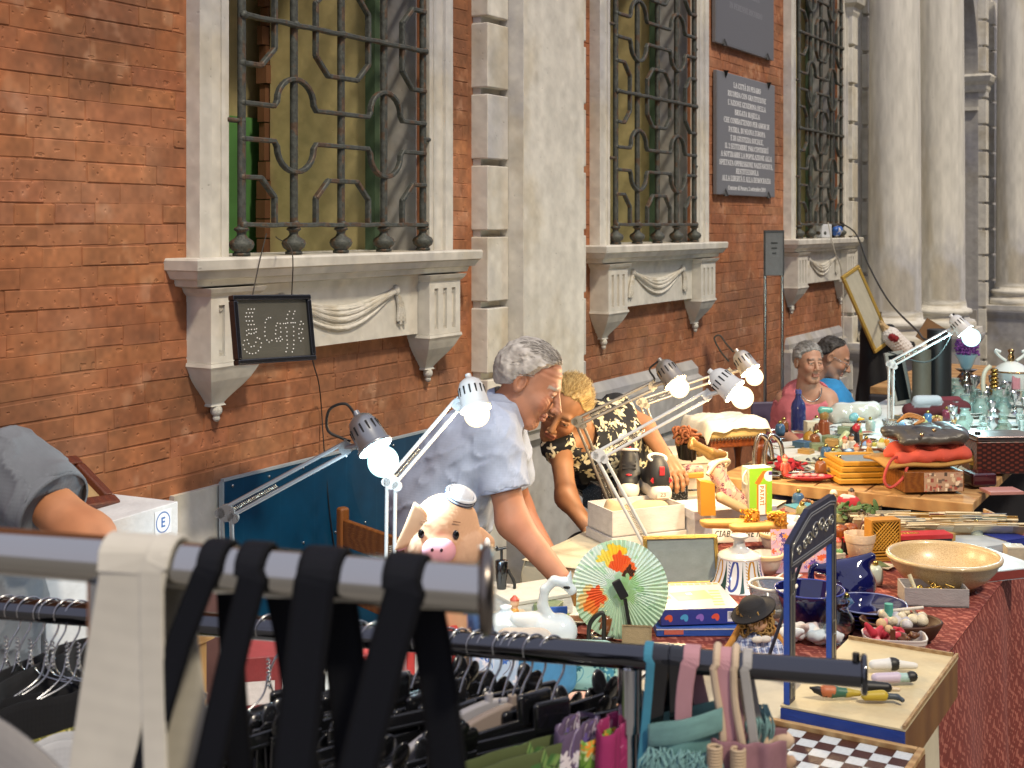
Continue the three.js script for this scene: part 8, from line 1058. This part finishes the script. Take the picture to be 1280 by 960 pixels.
  // --- trousers and shoes
  if (J.knR && o.legs) { const lc = [[off(J.pelvis, -1, 0.085), J.knR, 0.108, 0.075], [J.knR, J.anR, 0.075, 0.06], [off(J.pelvis, 1, 0.085), J.knL, 0.108, 0.075], [J.knL, J.anL, 0.075, 0.06], [off(J.pelvis, -1, 0.07), off(J.pelvis, 1, 0.07), 0.125, 0.125]]; const f = (p) => { let d = 1e9; for (const c of lc) d = smin(d, C3(p, c[0], c[1], c[2], c[3]), 0.04); return d + fold(p) * 0.6; }; const [a, b] = bounds(lc.flatMap((c) => [c[0], c[1]]), 0.15); part('trousers', [uvm(solid(f, a, b, 0.018), 2)], o.legs, t); for (const k of [J.anR, J.anL]) { const fw = o.face.clone().setY(0).normalize(); part('shoe', [lumps([[k.clone().setY(0.045).addScaledVector(fw, -0.04), k.clone().setY(0.04).addScaledVector(fw, 0.15), 0.045, 0.038, 0x2a2624]], 0.01, 0.01)], vcol(0.5), t); } }
  if (o.extra) o.extra(t, J, HB); return t;
}
const dirS = (r, u, b) => RIGHT.clone().multiplyScalar(r).addScaledVector(UPV, u).addScaledVector(BACK, b).normalize();   // picture right, up, towards the eye
const feet = (px, d, dx) => ({ knR: [px - dx, 280 + 1600 * (EYE - 0.48) / d, d - 0.08], anR: [px - dx, 280 + 1600 * (EYE - 0.09) / d, d - 0.02], knL: [px + dx, 280 + 1600 * (EYE - 0.48) / d, d + 0.14], anL: [px + dx, 280 + 1600 * (EYE - 0.09) / d, d + 0.16] });
person({ // stooping man
  label: 'person in a pale blue polo shirt, grey haired, stooping over the table', skin: 0xa3715a, joints: { pelvis: [548, 672, 4.22], waist: [552, 628, 4.2], chest: [590, 565, 4.16], neck: [632, 512, 4.13], head: [661, 481, 4.1], shR: [615, 538, 3.98], elR: [641, 652, 3.93], wrR: [700, 722, 3.86], shL: [626, 532, 4.34], elL: [648, 636, 4.46], wrL: [684, 690, 4.36], ...feet(548, 4.25, 8) },
  face: dirS(0.86, -0.46, 0.22), up: dirS(0.46, 0.88, 0), hs: 1.06, old: 1, nose: 1.15, jaw: 1.02, brow: 0xa39a90, lips: 0x9a5a48, rad: { ua: 0.054, el: 0.047, wr: 0.032 }, hair: { color: 0x6e6964, tip: 0xcfcbc6, thick: 0.013, bald: 0.45, front: 0.03, low: -0.06, strands: 2200, len: 0.9, fall: -0.25 },
  top: { name: 'polo_shirt', m: clothM(0xa3b0cc), sleeve: 0.62, sr: 0.078, r: [0.145, 0.148, 0.128], w: [0.06, 0.075, 0.1], hem: 0.74, neckR: 0.062, cut: 0.07, fwd: 0.0, collar: 0.002, m2: clothM(0x98a6c6) }, legs: clothM(0x2a2d38), curl: 0.9,
});
{ // bending woman in a floral dress
  const dress = canvasTex(512, 512, (c, w) => { c.fillStyle = '#17181d'; c.fillRect(0, 0, w, w); for (let k = 0; k < 70; k++) { const x = rnd() * w, y = rnd() * w, a0 = rnd() * 6; c.fillStyle = pick(['#d9cfae', '#cfc5a0', '#b5ac8c', '#e2dabf']); for (let j = 0; j < 3 + Math.floor(rnd() * 3); j++) { c.save(); c.translate(x, y); c.rotate(a0 + j * 1.3); c.beginPath(); c.ellipse(17, 0, 17, 8, 0, 0, 7); c.fill(); c.restore(); } } }); dress.wrapS = dress.wrapT = THREE.RepeatWrapping;
  person({ label: 'person with blond tied hair in a black floral dress, bending forward', skin: 0xa0714f, joints: { pelvis: [800, 632, 5.02], waist: [786, 598, 4.96], chest: [752, 558, 4.85], neck: [727, 540, 4.76], head: [705, 513, 4.64], shR: [700, 556, 4.66], elR: [708, 622, 4.58], wrR: [738, 664, 4.5], shL: [770, 510, 4.95], elL: [806, 534, 4.9], wrL: [834, 574, 4.72], ...feet(800, 5.05, 8) },
    face: dirS(-0.36, -0.36, 0.86), up: dirS(0.4, 0.88, 0.2), hs: 1.0, nose: 0.9, jaw: 0.94, brow: 0x7a5a40, lips: 0xa0524a, rad: { ua: 0.043, el: 0.036, wr: 0.026 }, hair: { color: 0x9a7a44, tip: 0xdcc288, thick: 0.008, bald: 0, front: 0.03, low: -0.03, strands: 1600, len: 1.3, fall: 0.05, bun: 1 },
    top: { name: 'dress', m: mt(0xffffff, 0.85, { map: dress, bumpMap: BUMP.cloth, bumpScale: 0.0004 }), map: 3.2, r: [0.14, 0.125, 0.115], w: [0.08, 0.07, 0.06], sh: 0.06, arm: 0.046, neckR: 0.08, cut: 0.02, fwd: 0.05, hem: 0.45 }, legs: clothM(0x1a1b20) });
}
person({ // seated woman
  label: 'person with short grey hair in a pink sleeveless top, seated behind the stall', skin: 0xae8068, joints: { pelvis: [1003, 592, 7.1], waist: [1003, 560, 7.08], chest: [1006, 515, 7.04], neck: [1009, 485, 7.0], head: [1011, 454, 6.97], shR: [984, 501, 7.06], elR: [982, 545, 7.0], wrR: [1004, 562, 6.8], shL: [1032, 500, 6.98], elL: [1046, 540, 6.85], wrL: [1030, 556, 6.7], knR: [1008, 605, 6.6], anR: [1010, 690, 6.65], knL: [1030, 605, 6.6], anL: [1032, 690, 6.65] },
  face: dirS(0.28, 0.0, 0.95), hs: 0.89, jaw: 0.93, nose: 0.7, brow: 0x7a6458, lips: 0xa05248, rad: { ua: 0.05, el: 0.041, wr: 0.027 }, hair: { color: 0x6a6765, tip: 0xa8a4a0, thick: 0.008, bald: 0, front: 0.052, low: -0.06, strands: 700, len: 1, fall: -0.1, bun: 1 },
  top: { name: 'tank_top', m: clothM(0xd07078), r: [0.13, 0.125, 0.115], w: [0.07, 0.06, 0.06], sh: 0.05, arm: 0.068, neckR: 0.092, cut: 0.01, fwd: 0.06, hem: 0.42, folds: 0.7 }, legs: clothM(0x3a3f4c),
  extra: (t, J) => part('necklace', [tube(Array.from({ length: 13 }, (_, i) => { const a = i / 12 * Math.PI; return J.neck.clone().addScaledVector(RIGHT, Math.cos(a) * 0.06).addScaledVector(BACK, 0.075 + 0.03 * Math.sin(a)).add(V(0, 0.01 - 0.07 * Math.sin(a), 0)); }), 0.003, 40, 6)], metal(0x8a8a8a, 0.3), t),
});
person({ // seated man
  label: 'person in glasses and a bright blue shirt, seated looking down', skin: 0xa3755c, joints: { pelvis: [1030, 580, 7.55], waist: [1031, 548, 7.53], chest: [1034, 508, 7.48], neck: [1035, 480, 7.44], head: [1041, 449, 7.4], shR: [1038, 497, 7.3], elR: [1056, 533, 7.22], wrR: [1078, 528, 7.05], shL: [1034, 493, 7.66], elL: [1062, 530, 7.7], wrL: [1080, 527, 7.4], knR: [1060, 595, 7.3], anR: [1058, 668, 7.3], knL: [1060, 590, 7.6], anL: [1058, 660, 7.6] },
  face: dirS(0.86, -0.4, 0.3), up: dirS(0.4, 0.9, 0), hs: 0.95, nose: 1.1, stubble: 1, brow: 0x3a2f2a, hair: { color: 0x211e1b, tip: 0x3d3733, thick: 0.012, bald: 1, front: 0.0, low: -0.055, strands: 500, len: 0.6, fall: -0.3 },
  top: { name: 'shirt', m: clothM(0x2f86c0), sleeve: 0.7, sr: 0.078, r: [0.14, 0.14, 0.125], w: [0.06, 0.06, 0.07], hem: 0.42, neckR: 0.075, cut: 0.05, fwd: 0.01 }, legs: clothM(0x2a2d38),
  extra: (t, J, HB) => part('glasses', [merge([...[-1, 1].map((s) => at(new THREE.TorusGeometry(0.02, 0.0018, 6, 24), s * 0.031, 0.004, 0.1, 0, 0, 0, [1.1, 0.8, 1])), rod(V(-0.01, 0.008, 0.101), V(0.01, 0.008, 0.101), 0.0016), ...[-1, 1].map((s) => rod(V(s * 0.052, 0.008, 0.099), V(s * 0.083, 0.012, -0.01), 0.0018))]).applyMatrix4(HB)], metal(0xb0aca6, 0.25), t),
});
person({ // seller at the left edge
  label: 'person in a grey T-shirt whose arm reaches down behind the rails', skin: 0xb57a54, joints: { pelvis: [-75, 860, 2.75], waist: [-75, 760, 2.75], chest: [-72, 650, 2.75], neck: [-110, 545, 2.77], head: [-128, 468, 2.75], shR: [-160, 620, 2.9], elR: [-180, 760, 2.9], wrR: [-150, 880, 2.8], shL: [14, 592, 2.66], elL: [112, 672, 2.55], wrL: [168, 770, 2.35], ...feet(-75, 2.8, 14) },
  face: dirS(0.75, -0.2, 0.6), hs: 1.05, hair: { color: 0x2e2824, tip: 0x4a403a, thick: 0.014, bald: 0, front: 0.04, low: -0.05, strands: 120 }, rad: { ua: 0.052, el: 0.044, wr: 0.031 },
  top: { name: 't_shirt', m: clothM(0x747980), sleeve: 0.52, sr: 0.083, r: [0.145, 0.145, 0.135], w: [0.07, 0.07, 0.09], hem: 0.72, neckR: 0.075, cut: 0.06, fwd: 0.01 }, legs: clothM(0x23262e),
});
{ const p = P(722, 700, 4.55); p.y = 0; const t = thing('black_handbag', 'black handbag with long straps hanging between the two stooping people', 'bag', p, CAMYAW + 0.2), y = P(722, 735, 4.55).y; part('bag_body', [lumps([[V(-0.07, y - 0.1, 0), V(0.07, y - 0.1, 0), 0.08, 0.08, 0x17171a], [V(-0.05, y + 0.0, 0), V(0.05, y + 0.02, 0), 0.05, 0.05, 0x1a1a1d]], 0.05, 0.014, (q) => 0.02 * (fbm3(q.x * 12, q.y * 12, q.z * 12, 2) - 0.5))], vcol(0.5), t); part('strap', [tube([V(-0.06, y, 0), V(-0.03, y + 0.17, 0), V(0.03, y + 0.19, 0), V(0.06, y, 0)], 0.009, 30, 7)], mt(0x17171a, 0.5), t); part('stand', [rod(V(0, 0, 0), V(0, y - 0.15, 0), 0.02)], mt(0x222224, 0.6), t); }
{ // chairs of the seated pair
  for (const [px, py, d, c, l] of [[1000, 605, 7.15, 0x57506a, 'violet plastic chair under the seated woman'], [1030, 590, 7.6, 0x3a3c40, 'dark folding chair under the seated man']]) { const p = P(px, py, d); p.y = 0; const t = thing('chair', l, 'chair', p, CAMYAW + 0.2), m = worn(c, 0.5); part('seat', [box(0.42, 0.03, 0.42, 0, 0.35, 0.02, 0.01)], m, t); part('backrest', [box(0.4, 0.26, 0.025, 0, 0.7, -0.22, 0.01)], m, t); for (const [x, z] of [[-0.18, 0.19], [0.18, 0.19], [-0.18, -0.21], [0.18, -0.21]]) part('leg', [rod(V(x, 0, z * 1.1), V(x, z < 0 ? 0.6 : 0.34, z), 0.014)], m, t); }
}
renderer.render(scene, camera);
